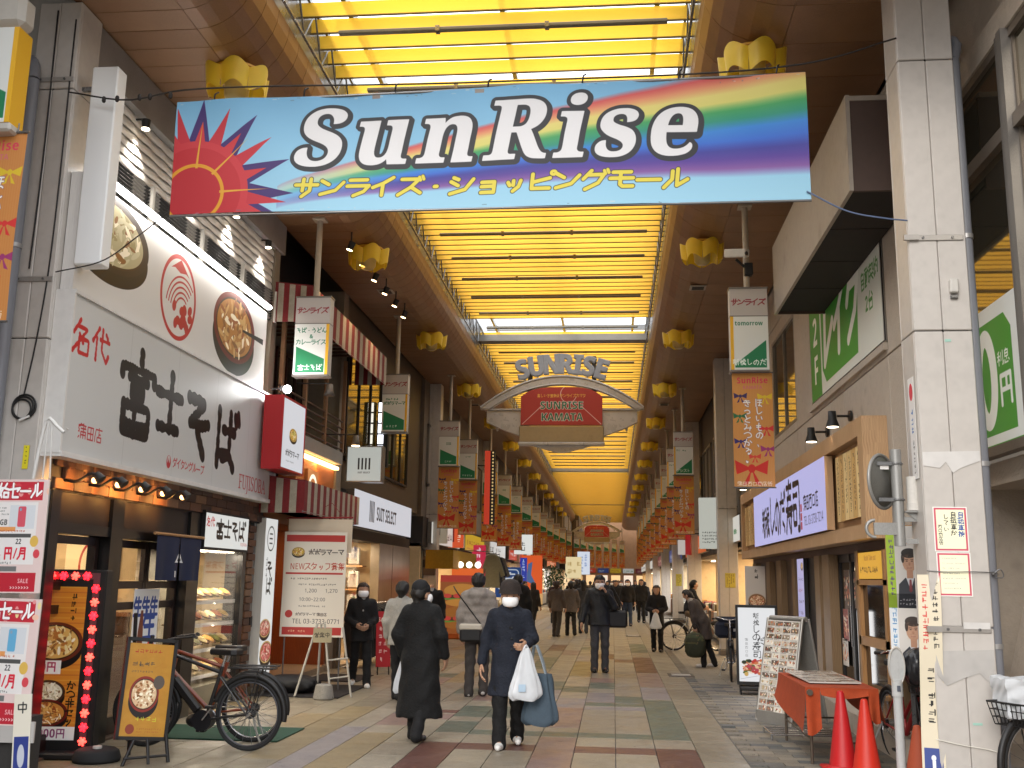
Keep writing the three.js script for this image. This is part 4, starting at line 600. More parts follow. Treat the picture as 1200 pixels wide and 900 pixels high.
// === right side: sushi restaurant building ===
{
  const b = thing('sushi_building', 'concrete building with green upstairs window above the sushi restaurant', 'building', [3.0, 0, -16.5]);
  const zj = [-10.45, -11.2, -13.4, -15.5, -16.8, -19.2, -20.6, -22.6];
  wadd(b, 'wall_backing', bb(3.12, 9, 2.2, 7.8, -10.46, -22.6), concrete);
  // concrete cladding panels with open joints, cut round the windows
  const pan = (y0, y1, z0, z1) => wadd(b, 'wall_panel', cb(0.09, y1 - y0 - 0.016, Math.abs(z1 - z0) - 0.016, 0.006, 3.05, (y0 + y1) / 2, (z0 + z1) / 2), concrete);
  for (let k = 0; k < 7; k++) { pan(2.2, 4.14, zj[k], zj[k + 1]); pan(6.35, 7.1, zj[k], zj[k + 1]); if (![1, 2, 4].includes(k)) pan(4.14, 6.35, zj[k], zj[k + 1]); }
  pan(5.85, 6.35, -11.2, -13.4); pan(5.85, 6.35, -13.4, -15.5); pan(4.14, 4.28, -11.2, -13.4); pan(4.14, 4.28, -13.4, -15.5); pan(4.14, 4.3, -16.8, -19.2); pan(6.1, 6.35, -16.8, -19.2);
  wallWindow(b, -1, 3.07, 4.3, 6.1, -16.85, -19.15, frameGrey, tinted, 1);
  const w = wallWindow(b, -1, 3.07, 4.28, 5.85, -11.25, -15.48, frameGrey, tinted, 0);
  wadd(b, 'window_sill', bb(2.96, 3.1, 4.2, 4.28, -11.2, -15.5), concrete);
  // timber shopfront
  wadd(b, 'front_header', bb(2.98, 3.2, 2.05, 2.25, -10.6, -22.4), woodD);
  const tp = mat('postBeige', 0x8a7355, 0.6, { tex: 'wood' });
  for (const [a, c] of [[-11.1, -11.36], [-12.62, -12.78], [-14.3, -14.75], [-14.95, -15.3], [-16.95, -17.2], [-18.3, -18.8], [-19.6, -20.0], [-21.4, -21.9]]) wadd(b, 'front_post', bb(2.9, 3.15, 0, 2.06, a, c), tp);
  wadd(b, 'step', bb(2.72, 3.2, 0, 0.22, -10.5, -22.4), concrete);
  wadd(b, 'room_back_wall', bb(6.2, 9, 0, 2.2, -10.5, -22.5), mat('sushiIn', 0x4a3626, 0.7, { tex: 'wood' })); wadd(b, 'room_side_wall', [bb(3.15, 6.2, 0, 2.2, -10.46, -10.56), bb(3.15, 6.2, 0, 2.2, -14.4, -14.5), bb(3.15, 6.2, 0, 2.2, -22.4, -22.5)], mat('sushiIn')); wadd(b, 'room_floor', bb(3.1, 9, 0.1, 0.2, -10.5, -22.5), dark); wadd(b, 'room_ceiling', bb(3.1, 9, 2.15, 2.2, -10.5, -22.5), dark);
  wadd(b, 'black_panel', bb(3.0, 3.05, 0.22, 2.05, -15.3, -16.3), black); wadd(b, 'brown_panel', bb(3.0, 3.05, 0.22, 2.05, -17.2, -22.3), mat('brownPanel', 0x5b4b3c, 0.6, { tex: 'wood' }));
  // take-out window of pale timber
  const wf = mat('paleWood', 0xb48a58, 0.55, { tex: 'wood' });
  const tw = wadd(b, 'takeout_window', [bb(2.86, 3.0, 0.22, 0.5, -11.36, -12.62), bb(2.88, 2.98, 0.98, 1.08, -11.36, -12.62), bb(2.88, 2.98, 1.66, 1.72, -11.36, -12.62), bb(2.88, 2.99, 0.5, 2.04, -11.36, -11.44), bb(2.88, 2.99, 0.5, 2.04, -12.54, -12.62)], wf);
  sub(b, tw, 'pane', bb(2.93, 2.936, 1.08, 1.66, -11.44, -12.54), mat('reflGlass', 0x3a3028, 0.04, { metalness: 0.6 })); sub(b, tw, 'pane', bb(2.93, 2.936, 0.5, 0.98, -11.44, -12.54), mat('reflGlass')); sub(b, tw, 'sill_board', bb(2.8, 3.0, 0.48, 0.52, -11.3, -12.7), wf);
  // black glazed door
  const dr = wadd(b, 'entrance_door', [bb(3.02, 3.07, 0.22, 0.34, -12.8, -14.28), bb(3.02, 3.07, 1.95, 2.05, -12.8, -14.28), bb(3.02, 3.07, 0.22, 2.05, -12.8, -12.9), bb(3.02, 3.07, 0.22, 2.05, -13.5, -13.6), bb(3.02, 3.07, 0.22, 2.05, -14.2, -14.28)], black);
  sub(b, dr, 'door_glass', bb(3.04, 3.05, 0.34, 1.95, -12.9, -14.2), mat('doorGlass', 0x1c1815, 0.05, { metalness: 0.4 })); sub(b, dr, 'door_handle', rod([2.98, 0.9, -13.46], [2.98, 1.4, -13.46], 0.014), chrome);
  const psc = {}, ps = (c) => psc[c] ??= printed(canvas(96, 160, (g, w2, h) => { fill(g, c, 0, 0, w2, h); for (let k = 0; k < 30; k++) oval(g, pick(['#c46a4a', '#e8c8a0', '#d9d4c8', '#8a3a2a', '#e0a080']), rnd(96), rnd(30, 140), rnd(5, 13), rnd(4, 9), rnd(3)); tiny(g, 6, 6, 84, 24, 2, '#333'); }));
  for (const [y, z, hh, c] of [[1.6, -13.75, 0.5, '#5a463a'], [1.02, -13.05, 0.5, '#c9c3ba'], [0.62, -13.1, 0.3, '#c9c3ba'], [1.15, -13.9, 0.4, '#8a4038'], [0.8, -14.0, 0.34, '#c9c3ba'], [1.6, -13.2, 0.45, '#5a463a']]) wboard(b, 'door_poster', RIGHT, 0.3, hh, 0.005, ps(c), offwhite, [3.012, y, z]);
}
{
  const f = thing('sushi_fascia_sign', 'large timber framed lit sign with black brush lettering of the sushi restaurant', 'sign', [2.75, 2.8, -16.9], RIGHT); // local x = world z offset
  const wf = mat('fasciaWood', 0xd0b08a, 0.5, { tex: 'wood' }), Lz = (z) => -16.9 - z; // local x runs towards the camera's far side reversed
  const X = (z) => -(-16.9 - z); // rotation -90: local +x -> world +z
  add(f, 'timber_frame', [bb(X(-11.4), X(-22.3), -0.64, -0.48, -0.3, 0.02), bb(X(-11.4), X(-22.3), 0.5, 0.7, -0.3, 0.02), bb(X(-11.4), X(-11.62), -0.48, 0.5, -0.3, 0.02), bb(X(-22.1), X(-22.3), -0.48, 0.5, -0.3, 0.02)], wf);
  add(f, 'back_board', bb(X(-11.6), X(-22.1), -0.48, 0.5, -0.3, -0.1), mat('bbw', 0xc8a67c, 0.6, { tex: 'wood' }));
  const sf = board(f, 'sign_face', 6.7, 0.94, 0.1, glow(canvas(1344, 192, (g, w, h) => {
    fill(g, '#c9c9ff', 0, 0, w, h); const U = (z) => (-13.25 - z) / -6.7 * -1344, q = (z) => (20.0 + z) / 6.7 * 1344;
    text(g, '新橋', q(-18.9), 64, { h: 104, color: '#15131c', lw: 0.13, brush: true, w: 0.78, gap: 0 }); text(g, 'しのだ', q(-18.05), 36, { h: 132, color: '#15131c', lw: 0.13, brush: true, w: 0.85, gap: -0.04 }); text(g, '寿司', q(-16.35), 8, { h: 168, color: '#15131c', lw: 0.12, brush: true, w: 0.72, gap: 0 });
    fill(g, '#b8323a', q(-15.1), 100, 22, 22); fill(g, '#b8323a', q(-15.1), 126, 22, 22); fill(g, '#b8323a', q(-15.1), 152, 22, 22);
    text(g, '蒲田西口店', q(-14.85), 78, { h: 44, color: '#15131c', lw: 0.1, w: 0.9 }); text(g, 'TEL 03-3738-7214', q(-14.85), 136, { h: 32, font: '', color: '#15131c', w: 0.9 });
  }), 0.55), wf, [X(-16.65), 0.01, 0.0]);
  area(scene, 6.6, 0.9, [2.66, 2.8, -16.65], [-1, -0.15, 0], 0xd4d4ff, 1.1);
  const plq = ['#dcbc80', '#cfa868', '#e8cc90'].map((c) => printed(canvas(48, 192, (g, w, h) => { fill(g, c, 0, 0, w, h); tiny(g, 14, 12, 20, 168, 1, '#2c1c10', true); tiny(g, 30, 20, 12, 120, 1, '#5a3c20', true); })));
  for (let k = 0; k < 7; k++) board(f, 'menu_plaque', 0.2, 0.8, 0.03, plq[k % 3], wf, [X(-12.95 + k * 0.215), 0.02, -0.05]);
  for (let k = 0; k < 6; k++) board(f, 'menu_plaque', 0.22, 0.8, 0.03, plq[k % 3], wf, [X(-21.9 + k * 0.28), 0.02, -0.05]);
  for (const z of [-13.0, -14.4, -20.7, -22.0]) { const t = thing('sign_spot_lamp', 'black spot lamp on short arm above the timber sushi sign', 'lamp', [2.98, 3.75, z], 0, 'spot lamps above the sushi sign'); add(t, 'wall_plate', cyl(0.07, 0.07, 0.03, 0, 0, 0, 14, 0, 0, Math.PI / 2), black); add(t, 'lamp_arm', [rod([0, 0, 0], [-0.16, 0, 0], 0.016)], black); add(t, 'lamp_body', lathe([[0, 0.06], [0.05, 0.06], [0.055, -0.04], [0.085, -0.13], [0.08, -0.14], [0, -0.13]], 16).translate(-0.22, 0, 0), black); add(t, 'lamp_lens', cyl(0.07, 0.07, 0.01, -0.22, -0.139, 0, 16), shopLight); const s = new THREE.SpotLight(0xffe6c4, 5, 0, 0.8, 0.8); s.name = 'sign_spot'; s.position.set(2.74, 3.58, z); s.target.position.set(2.72, 2.4, z); s.castShadow = true; scene.add(s, s.target); }
  const g1 = thing('upstairs_window_sign', 'green window sign with slanted white lettering upstairs in the concrete building', 'sign', [3.0, 5.06, -13.36], RIGHT);
  board(g1, 'sign_sheet', 4.1, 1.46, 0.01, printed(canvas(656, 234, (g, w, h) => { fill(g, '#dfe3da', 0, 0, w, h); fill(g, '#3c8f2c', 0, 0, 118, h); text(g, '2F', 60, 30, { h: 84, color: '#eef2ea', vertical: true }); poly(g, '#3f9a2e', [132, 12], [494, 12], [470, 214], [170, 214], [132, 180]); text(g, 'レイク', 150, 26, { h: 150, color: '#f0f3ec', lw: 0.17, w: 0.74, skew: 0.12 }); text(g, '自動契約', 512, 70, { h: 36, color: '#4a8f3c', lw: 0.11, w: 0.85 }); text(g, '2台', 540, 120, { h: 36, color: '#4a8f3c', lw: 0.11 }); })), offwhite, [0, 0, 0]);
  const bs = thing('blank_box_sign', 'big blank box sign with dark underside high on the concrete building', 'sign', [2.66, 5.92, -11.95]);
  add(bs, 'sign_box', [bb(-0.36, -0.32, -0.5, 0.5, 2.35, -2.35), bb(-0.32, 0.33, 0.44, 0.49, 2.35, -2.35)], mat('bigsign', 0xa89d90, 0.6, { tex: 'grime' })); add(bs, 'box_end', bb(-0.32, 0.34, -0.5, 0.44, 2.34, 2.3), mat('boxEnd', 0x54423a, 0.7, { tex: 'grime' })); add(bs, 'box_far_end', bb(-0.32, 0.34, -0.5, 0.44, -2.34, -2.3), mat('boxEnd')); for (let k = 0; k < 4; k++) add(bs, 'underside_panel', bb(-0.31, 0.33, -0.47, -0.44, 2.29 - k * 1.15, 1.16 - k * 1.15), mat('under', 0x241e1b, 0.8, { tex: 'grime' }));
  const yl = thing('takeout_sign', 'small lit yellow sign with red and black letters above the take-out window', 'sign', [2.92, 1.88, -12.0], RIGHT);
  board(yl, 'sign_face', 1.08, 0.3, 0.06, glow(canvas(288, 80, (g, w, h) => { fill(g, '#f2b63a', 0, 0, w, h); text(g, 'Noshi Take out', 144, 6, { h: 20, color: '#7a2c18', align: 'center', font: '', w: 0.9 }); tiny(g, 20, 34, 250, 36, 1, '#3a1c10'); }), 0.55), woodL, [0, 0, 0]);
  area(scene, 1, 0.28, [2.87, 1.88, -12.0], [-1, 0, 0], 0xffc860, 0.8);
  const ml = thing('lit_menu_panel', 'tall narrow lit menu panel with rows of purple print between the timber posts', 'sign', [2.96, 1.3, -16.6], RIGHT);
  board(ml, 'sign_face', 0.55, 1.5, 0.06, glow(canvas(144, 400, (g, w, h) => { fill(g, '#c9c6f6', 0, 0, w, h); bowl(g, 110, 30, 26, 14, '#8a6a40', '#d9b070', '#f0d8a0', '#a86a30'); for (let k = 0; k < 7; k++) tiny(g, 20, 70 + k * 46, 104, 26, 1, pick(['#a8447a', '#4a3a7a', '#3a3050'])); }), 0.50), black, [0, 0, 0]);
  area(scene, 0.5, 1.4, [2.9, 1.3, -16.6], [-1, 0, 0], 0xcfcaff, 0.8);
}
// === shops further along, both sides ===
const signTex = ['#e9e6dc|#333', '#d2452e|#fff', '#2a4a8f|#f2f2f2', '#e0b62c|#8a2018', '#f2efe6|#2c7a44', '#7a2430|#f4e6c8', '#f1f1ee|#1a1a1a', '#e2662c|#fff8e8'].map((s) => { const [a, c] = s.split('|'); return canvas(256, 64, (g, w, h) => { fill(g, a, 0, 0, w, h); tiny(g, 20, 14, 216, 40, 1, c); tiny(g, 20, 50, 120, 10, 1, c); }); });
const goods = [0xb4553a, 0xd9c49a, 0x5c6a7a, 0x8a7a3a, 0xc8c4bc, 0x7a3048, 0x3f5a44, 0xd08a3c].map((c, i) => mat('goods' + i, c, 0.7, { tex: 'cloth' }));
const upperM = [0x6d6257, 0x8a8074, 0x5c5048, 0x9a9184, 0x70655c].map((c, i) => mat('upper' + i, c, 0.75, { tex: 'grime' }));
function shop(side, z0, z1, k, label, o = {}) {
  const s = side, xw = s < 0 ? -5.15 : 3.05, sg = -s, off = o.shift ?? 0, L = z0 - z1, mid = (z0 + z1) / 2, xo = xw + off;
  const b = thing('arcade_shop', label, 'building', [xo, 0, mid]); b.userData.group = s < 0 ? 'shops further along the suit shop side' : 'shops further along the sushi side';
  wadd(b, 'upper_wall', bb(xo, xo + s * 4, 3.3, 7.8, z0, z1), upperM[k % 5]);
  const nw = Math.max(1, Math.floor(L / 3.4)); for (let i = 0; i < nw; i++) { const a = z0 - 0.5 - i * (L / nw), c = a - (L / nw) + 0.9; wallWindow(b, sg, xo, 4.2, 5.9, a, c, frameGrey, tinted, 1); }
  wadd(b, 'lintel', bb(xo + sg * 0.06, xo + s * 0.4, 2.5, 3.3, z0, z1), dark);
  const t = signTex[(k * 3 + (s > 0 ? 1 : 0)) % signTex.length];
  board(b, 'fascia_sign_panel', L * 0.82, 0.58, 0.12, o.lit === false ? printed(t) : glow(t, 0.46), frameGrey, [sg * 0.14, 2.9, 0], [0, s < 0 ? LEFT : RIGHT, 0]);
  wadd(b, 'room', [bb(xo + s * 2.6, xo + s * 2.7, 0, 2.6, z0, z1), bb(xo, xo + s * 2.6, 0, 2.5, z0, z0 - 0.12), bb(xo, xo + s * 2.6, 0, 2.5, z1 + 0.12, z1)], o.wall ?? warmWall); wadd(b, 'room_ceiling', bb(xo, xo + s * 2.7, 2.5, 2.58, z0, z1), offwhite); wadd(b, 'room_floor', bb(xo, xo + s * 2.7, 0, 0.02, z0, z1), dark);
  wadd(b, 'ceiling_light', bb(xo + s * 0.8, xo + s * 1.6, 2.47, 2.498, z0 - 0.8, z1 + 0.8), o.warm ? shopLight : coolLight); area(scene, 0.8, L - 1.6, [xo + s * 1.2, 2.46, mid], [0, -1, 0], o.warm ? 0xffd9a4 : 0xf4f2ea, 12);
  for (let i = 0; i < Math.round(L / 0.9); i++) { const z = z0 - 0.5 - i * 0.9; wadd(b, 'display_stand', cb(0.6, 0.75, 0.8, 0.02, xo + s * 0.45, 0.38, z), pick([woodM, dark, offwhite])); const n = 4; for (let j = 0; j < n; j++) wadd(b, 'merchandise', cb(0.22, rnd(0.12, 0.3), 0.17, 0.03, xo + s * rnd(0.3, 0.6), 0.86, z - 0.3 + j * 0.2), pick(goods)); wadd(b, 'wall_shelf_goods', cb(0.3, rnd(0.5, 0.9), 0.7, 0.05, xo + s * 2.4, rnd(1.3, 1.7), z), pick(goods)); }
  return b;
}
shop(-1, -27.2, -33.6, 0, 'hamburger shop with lit food counter and yellow valance', { warm: true });
shop(-1, -33.7, -40, 1, 'clothing shop with garments hung outside before the drug store', {});
shop(-1, -40.1, -48, 2, 'drug store with blue cross sign and stacked goods', {});
shop(-1, -48.1, -58, 3, 'shop with orange lit panel beyond the drug store', { warm: true });
shop(-1, -58.1, -70, 4, 'dim shop beside the potted tree far down the arcade', { warm: true });
shop(-1, -70.1, -84, 5, 'far shop with pale lit sign on the curving side', { shift: 0.4 });
shop(-1, -84.1, -98, 6, 'shop near the bend with a pale fascia', { shift: 1.2 });
shop(-1, -98.1, -111, 7, 'last shop where the arcade bends', { shift: 1.9, warm: true });
shop(1, -22.8, -31, 1, 'shop with white hanging sign next to the sushi restaurant', { warm: true });
shop(1, -31.1, -42, 2, 'shop with red edged sign behind the parked bicycle', { warm: true });
shop(1, -42.1, -54, 3, 'shop with yellow paper notice on its pillar', {});
shop(1, -54.1, -70, 4, 'distant shop with bright white lamp', {});
shop(1, -70.1, -108, 5, 'farthest shop on the sushi side', { warm: true });
{ const e = thing('end_building', 'building closing the far end of the arcade', 'building', [0, 0, -116]); add(e, 'wall', bb(-8, 8, 0, 9.5, -1, 0), brownSoffit[0]); for (let k = 0; k < 6; k++) { add(e, 'shop_window_light', bb(-4.4 + k * 1.4, -3.4 + k * 1.4, 0.3, 2.3, 0, 0.06), mat('endGlow' + k % 2, 0xffe0b0, 0.5, { emissive: k % 2 ? 0xffd090 : 0xf0f4ff, emissiveIntensity: 0.3 })); board(e, 'shop_sign_panel', 1.2, 0.5, 0.08, glow(signTex[k], 0.25), dark, [-3.9 + k * 1.4, 2.8, 0.06]); } }
// ---------- things hung in the arcade ----------
{ // big banner across the entrance
  const t = thing('entrance_banner', 'wide sky blue banner with rainbow, red sun and white lettering across the arcade', 'banner', [-1.155, 5.435, -8.42], 0);
  t.rotation.z = 0.006;
  const w = 5.7, h = 1.12, g = new THREE.PlaneGeometry(w, h, 60, 12), p = g.attributes.position;
  for (let i = 0; i < p.count; i++) { const x = p.getX(i), y = p.getY(i); p.setZ(i, 0.018 * Math.sin(x * 2.1 + y) + 0.006 * Math.sin(x * 9 + y * 7) * (0.6 + y)); const k = (x + w / 2) / w; p.setY(i, y * (0.98 + 0.04 * k) + 0.0 + 0.035 * (y > 0 ? k : 0) + 0.006 * Math.sin(x * 5) * (y > 0.5 ? 1 : 0.3)); }
  g.computeVertexNormals();
  const back = g.clone().translate(0, 0, -0.012);
  const tx = canvas(2048, 404, (c, W, H) => {
    fill(c, '#8fcdf0', 0, 0, W, H); const sk = c.createLinearGradient(0, 0, 0, H); sk.addColorStop(0, '#7fc0ea'); sk.addColorStop(1, '#a9e0fa'); c.fillStyle = sk; c.fillRect(0, 0, W, H);
    // rainbow band rising to the right, spreading as it goes
    const bands = ['#e05a5a', '#f0a070', '#f0e080', '#e8e07a', '#3fa860', '#1f9a80', '#2f8ae0', '#2f6fd8', '#3a3aa0', '#5a3aa0', '#8a5aa8'];
    for (let x = 360; x < W; x += 4) { const k = (x - 360) / (W - 360), top = 322 - 385 * Math.pow(k, 0.8), wd = 60 + 310 * k, gr = c.createLinearGradient(0, top - 10, 0, top + wd + 14); gr.addColorStop(0, 'rgba(224,90,90,0)'); bands.forEach((b, i) => gr.addColorStop(0.06 + 0.86 * i / (bands.length - 1), b)); gr.addColorStop(1, 'rgba(138,90,168,0)'); c.globalAlpha = Math.min(1, 0.25 + k * 3); c.fillStyle = gr; c.fillRect(x, top - 10, 4, wd + 24); } c.globalAlpha = 1;
    // sun, rays
    const cx = 76, cy = 334, ray = (a, r0, r1, half, col) => poly(c, col, [cx + Math.cos(a - half) * r0, cy + Math.sin(a - half) * r0], [cx + Math.cos(a) * r1, cy + Math.sin(a) * r1], [cx + Math.cos(a + half) * r0, cy + Math.sin(a + half) * r0]);
    for (const a of [-1.52, -0.93, -0.34, 0.02, 0.3, -2.1]) ray(a, 120, 338, 0.46, '#3d1c70');
    for (const a of [-1.22, -0.64, 0.12, -1.8, 0.45]) ray(a, 130, 318, 0.25, '#cf2236');
    for (const a of [-1.5, -0.94, -0.33, -1.95, 0.3]) ray(a, 140, 258, 0.2, '#d8303c');
    oval(c, '#d8303c', cx, cy, 186, 186); oval(c, '#cc1a2a', cx, cy, 162, 162); oval(c, '#f2a81c', cx, cy, 106, 106); oval(c, '#c81828', cx, cy, 94, 94);
    for (const a of [-1.5, -0.82, -0.04]) ray(a, 90, 262, 0.05, '#f2b030');
    const wl = (s, x, y, px) => { c.save(); c.translate(x, y); c.transform(1.02, 0, -0.2, 1, 0, 0); c.font = `bold ${px}px serif`; c.lineJoin = 'round'; c.strokeStyle = '#23252c'; c.fillStyle = '#23252c'; c.lineWidth = 28; c.strokeText(s, 6, 6); c.strokeText(s, 0, 0); c.strokeStyle = '#f6f6f8'; c.lineWidth = 4; c.strokeText(s, 0, 0); c.fillStyle = '#f6f6f8'; c.fillText(s, 0, 0); c.restore(); };
    { const ch = [...'SunRise']; c.font = 'bold 272px serif'; const ws = ch.map((q) => c.measureText(q).width * 1.02 + 22), tot = ws.reduce((a, b) => a + b), k = 1330 / tot; let x = 396; ch.forEach((q, i) => { c.save(); c.translate(x, 0); c.scale(k, 1); wl(q, 0, 244, 272); c.restore(); x += ws[i] * k; }); }
    text(c, 'サンライズ・ショッピングモール', 420, 290, { h: 66, color: '#f2e04a', lw: 0.19, outline: '#3a3a30', ow: 0.035, w: 1.18, gap: 0.1, skew: 0.1 });
    c.globalAlpha = 0.5; for (let i = 0; i < 50; i++) fill(c, pick(['#cfe0ea', '#6a7a86', '#e8e8e4']), rnd(W), rnd(1) < 0.7 ? rnd(14) : H - rnd(14), rnd(3, 16), rnd(2, 5)); c.globalAlpha = 1; fill(c, '#9a8f88', 660, 0, 26, 20); fill(c, '#a09890', 1000, 4, 30, 14);
  });
  add(t, 'printed_cloth', g, printed(tx, 0.6, { color: 0xd8d8d8 })); add(t, 'cloth_back', back, mat('bannerBack', 0xa8b4bc, 0.8, { side: THREE.DoubleSide }));
  add(t, 'hem_rod', [rod([-w / 2, h / 2 - 0.02, -0.02], [w / 2, h / 2 + 0.05, -0.02], 0.014), rod([-w / 2, -h / 2 - 0.004, -0.008], [w / 2, -h / 2 - 0.012, -0.008], 0.012)], steel);
  for (let k = 0; k < 7; k++) add(t, 'tie_hook', [tube([[-2.5 + k * 0.85, h / 2 - 0.01 + 0.01 * k, 0], [-2.49 + k * 0.85, h / 2 + 0.05 + 0.01 * k, 0.01], [-2.47 + k * 0.85, h / 2 + 0.08 + 0.01 * k, -0.02]], 0.008, 8)], black);
  const cm = mat('cable', 0x2a2624, 0.7);
  const c1 = add(scene, 'stay_cable', [tube([[-5.1, 6.12, -8.45], [-4.5, 6.02, -8.45], [-4.0, 6.1, -8.45], [-1.1, 6.09, -8.46], [1.7, 6.16, -8.45], [2.5, 6.4, -8.5]], 0.008, 60), ...[-4.75, -4.62, -4.4, -4.3, -4.1].map((x) => ball(0.022, x, 6.04 + (x + 4.5) * 0.03, -8.45, 1, 1.6, 1, 6))], cm); tag(c1, 'dark knotted cable carrying the top of the blue banner', 'cable');
  const c2 = add(scene, 'stay_cable', tube([[1.66, 4.96, -8.42], [2.0, 4.78, -8.44], [2.3, 4.72, -8.46], [2.5, 4.71, -8.5]], 0.007, 20), mat('blueCord', 0x5a6a8a, 0.7)); tag(c2, 'thin blue cord from the banner corner to the pale pillar', 'cord');
  const c3 = add(scene, 'stay_cable', tube([[-5.05, 4.35, -8.45], [-4.6, 4.45, -8.44], [-4.3, 4.66, -8.43], [-4.0, 4.9, -8.42]], 0.006, 20), cm); tag(c3, 'thin cord from the banner corner to the drainpipe pillar', 'cord');
}
const font = await new FontLoader().loadAsync('fonts/droid/droid_sans_bold.typeface.json');
function archSign(label, x, y, z, s) { // arched name sign hung under the skylight
  const t = thing('arch_sign', label, 'sign', [x, y, z], 0, 'arched name signs over the street'); t.scale.setScalar(s);
  const m = mat('archSteel', 0xdcd6cc, 0.45, { metalness: 0.15, tex: 'metal', roughnessMap: TX.rough }), lm = mat('archLetter', 0xa2a4a8, 0.5, { tex: 'grime' });
  const arc = (r, a0, n) => { const p = []; for (let i = 0; i <= n; i++) { const a = a0 + (Math.PI - 2 * a0) * i / n; p.push([-Math.cos(a) * r * 1.0, Math.sin(a) * r]); } return p; };
  const A = []; for (let i = 0; i <= 24; i++) { const u = -1 + 2 * i / 24; A.push([u * 2.52, 0.98 * (1 - u * u)]); } const B = []; for (let i = 24; i >= 0; i--) { const u = -1 + 2 * i / 24; B.push([u * 2.28, 0.78 * (1 - u * u) - 0.0]); }
  add(t, 'arch_band', extr([...A, ...B], 0.3, 0.015), m, [0, 0, -0.15]);
  add(t, 'arch_rim', tube(A.map(([a, b]) => [a, b + 0.03, 0.17]), 0.035, 40), m); add(t, 'arch_rim', tube([...B].reverse().map(([a, b]) => [a, b - 0.02, 0.17]), 0.025, 40), m);
  for (const k of [-1, 1]) { add(t, 'tie_beam', extr([[k * 1.25, -0.06], [k * 2.32, -0.06], [k * 2.32, -0.42], [k * 1.9, -0.62], [k * 1.25, -0.86]].sort((p, q) => 0), 0.16, 0.012), m, [0, 0, -0.08]); add(t, 'tie_flange', bb(k * 1.2, k * 2.4, -0.05, 0.0, -0.14, 0.14), m); add(t, 'hanger_post', bb(k * 1.0 - 0.07, k * 1.0 + 0.07, 0.4, 1.7, -0.2, -0.08), mat('hanger', 0x5c554c, 0.5, { metalness: 0.4 })); add(t, 'foot_pendant', cyl(0.03, 0.05, 0.14, k * 2.0, -0.62, 0, 8), m); }
  const P = []; for (let i = 0; i <= 16; i++) { const u = -1 + 2 * i / 16; P.push([u * 1.26, 0.36 + 0.3 * (1 - u * u * u * u) + 0.0]); }
  const face = canvas(512, 230, (g, w, h) => { fill(g, '#b03a34', 0, 0, w, h); g.strokeStyle = 'rgba(240,225,215,0.8)'; g.lineWidth = 4; g.beginPath(); g.moveTo(10, 226); g.lineTo(150, 100); g.lineTo(360, 100); g.lineTo(505, 226); g.stroke(); g.beginPath(); g.arc(300, 46, 50, 0.3, 4.4); g.stroke(); text(g, '楽しいお買物はサンライズカマタ', 256, 44, { h: 22, color: '#e6b04a', align: 'center', lw: 0.12, w: 0.85 }); text(g, 'SUNRISE', 256, 84, { h: 56, color: '#2c6a48', outline: '#f0e6dc', ow: 0.035, align: 'center', w: 1.05 }); text(g, 'KAMATA', 256, 154, { h: 56, color: '#2c6a48', outline: '#f0e6dc', ow: 0.035, align: 'center', w: 1.05 }); });
  const pg = extr([[-1.26, -0.52], [1.26, -0.52], ...[...P].reverse()], 0.2, 0); { const q = pg.attributes.position, u = pg.attributes.uv; for (let i = 0; i < q.count; i++) u.setXY(i, (q.getX(i) + 1.26) / 2.52, (q.getY(i) + 0.52) / 1.2); }
  add(t, 'red_panel', pg, printed(face, 0.4), [0, 0, -0.02]);
  add(t, 'lower_panel', cb(2.6, 0.5, 0.26, 0.02, 0, -0.8, 0.04), mat('lowPanel', 0xb09a72, 0.4, { metalness: 0.2, tex: 'grime' })); add(t, 'lower_ledge', cb(2.66, 0.1, 0.32, 0.02, 0, -1.1, 0.04), m); add(t, 'pendant_wedge', extr([[-0.9, -1.15], [0.9, -1.15], [0.12, -1.36], [-0.12, -1.36]], 0.12, 0.01), m, [0, 0, -0.06]);
  const word = 'SUNRISE', R = 4.2, w = [0.30, 0.34, 0.36, 0.32, 0.17, 0.3, 0.28]; let q = -w.reduce((a, b) => a + b + 0.05, -0.05) / 2;
  [...word].forEach((ch, i) => { const g = new TextGeometry(ch, { font, size: 0.58, depth: 0.12, curveSegments: 5, bevelEnabled: true, bevelSize: 0.03, bevelThickness: 0.012, bevelSegments: 1 }); g.computeBoundingBox(); const bw = g.boundingBox.max.x - g.boundingBox.min.x; g.translate(-(g.boundingBox.max.x + g.boundingBox.min.x) / 2, 0, 0); g.scale(0.98, 1, 1); uvm(g); const c = (q + w[i] / 2) * 1.13; q += w[i] + 0.05; const a = c / R; add(t, 'letter', g, [lm, lm], [Math.sin(a) * R, 1.0 + 0.13 - R * (1 - Math.cos(a)), 0.02], [0, 0, -a]); add(t, 'letter_pin', rod([Math.sin(a) * R, 0.85 - R * (1 - Math.cos(a)), 0], [Math.sin(a) * R, 1.1 - R * (1 - Math.cos(a)), 0], 0.02), m); });
  return t;
}
archSign('arched steel sign with red panel and raised letters hung under the skylight', -1.367, 6.207, -27.1, 0.871);
archSign('far arched steel sign with red panel, small in the distance', -1.42, 5.97, -92, 0.871);
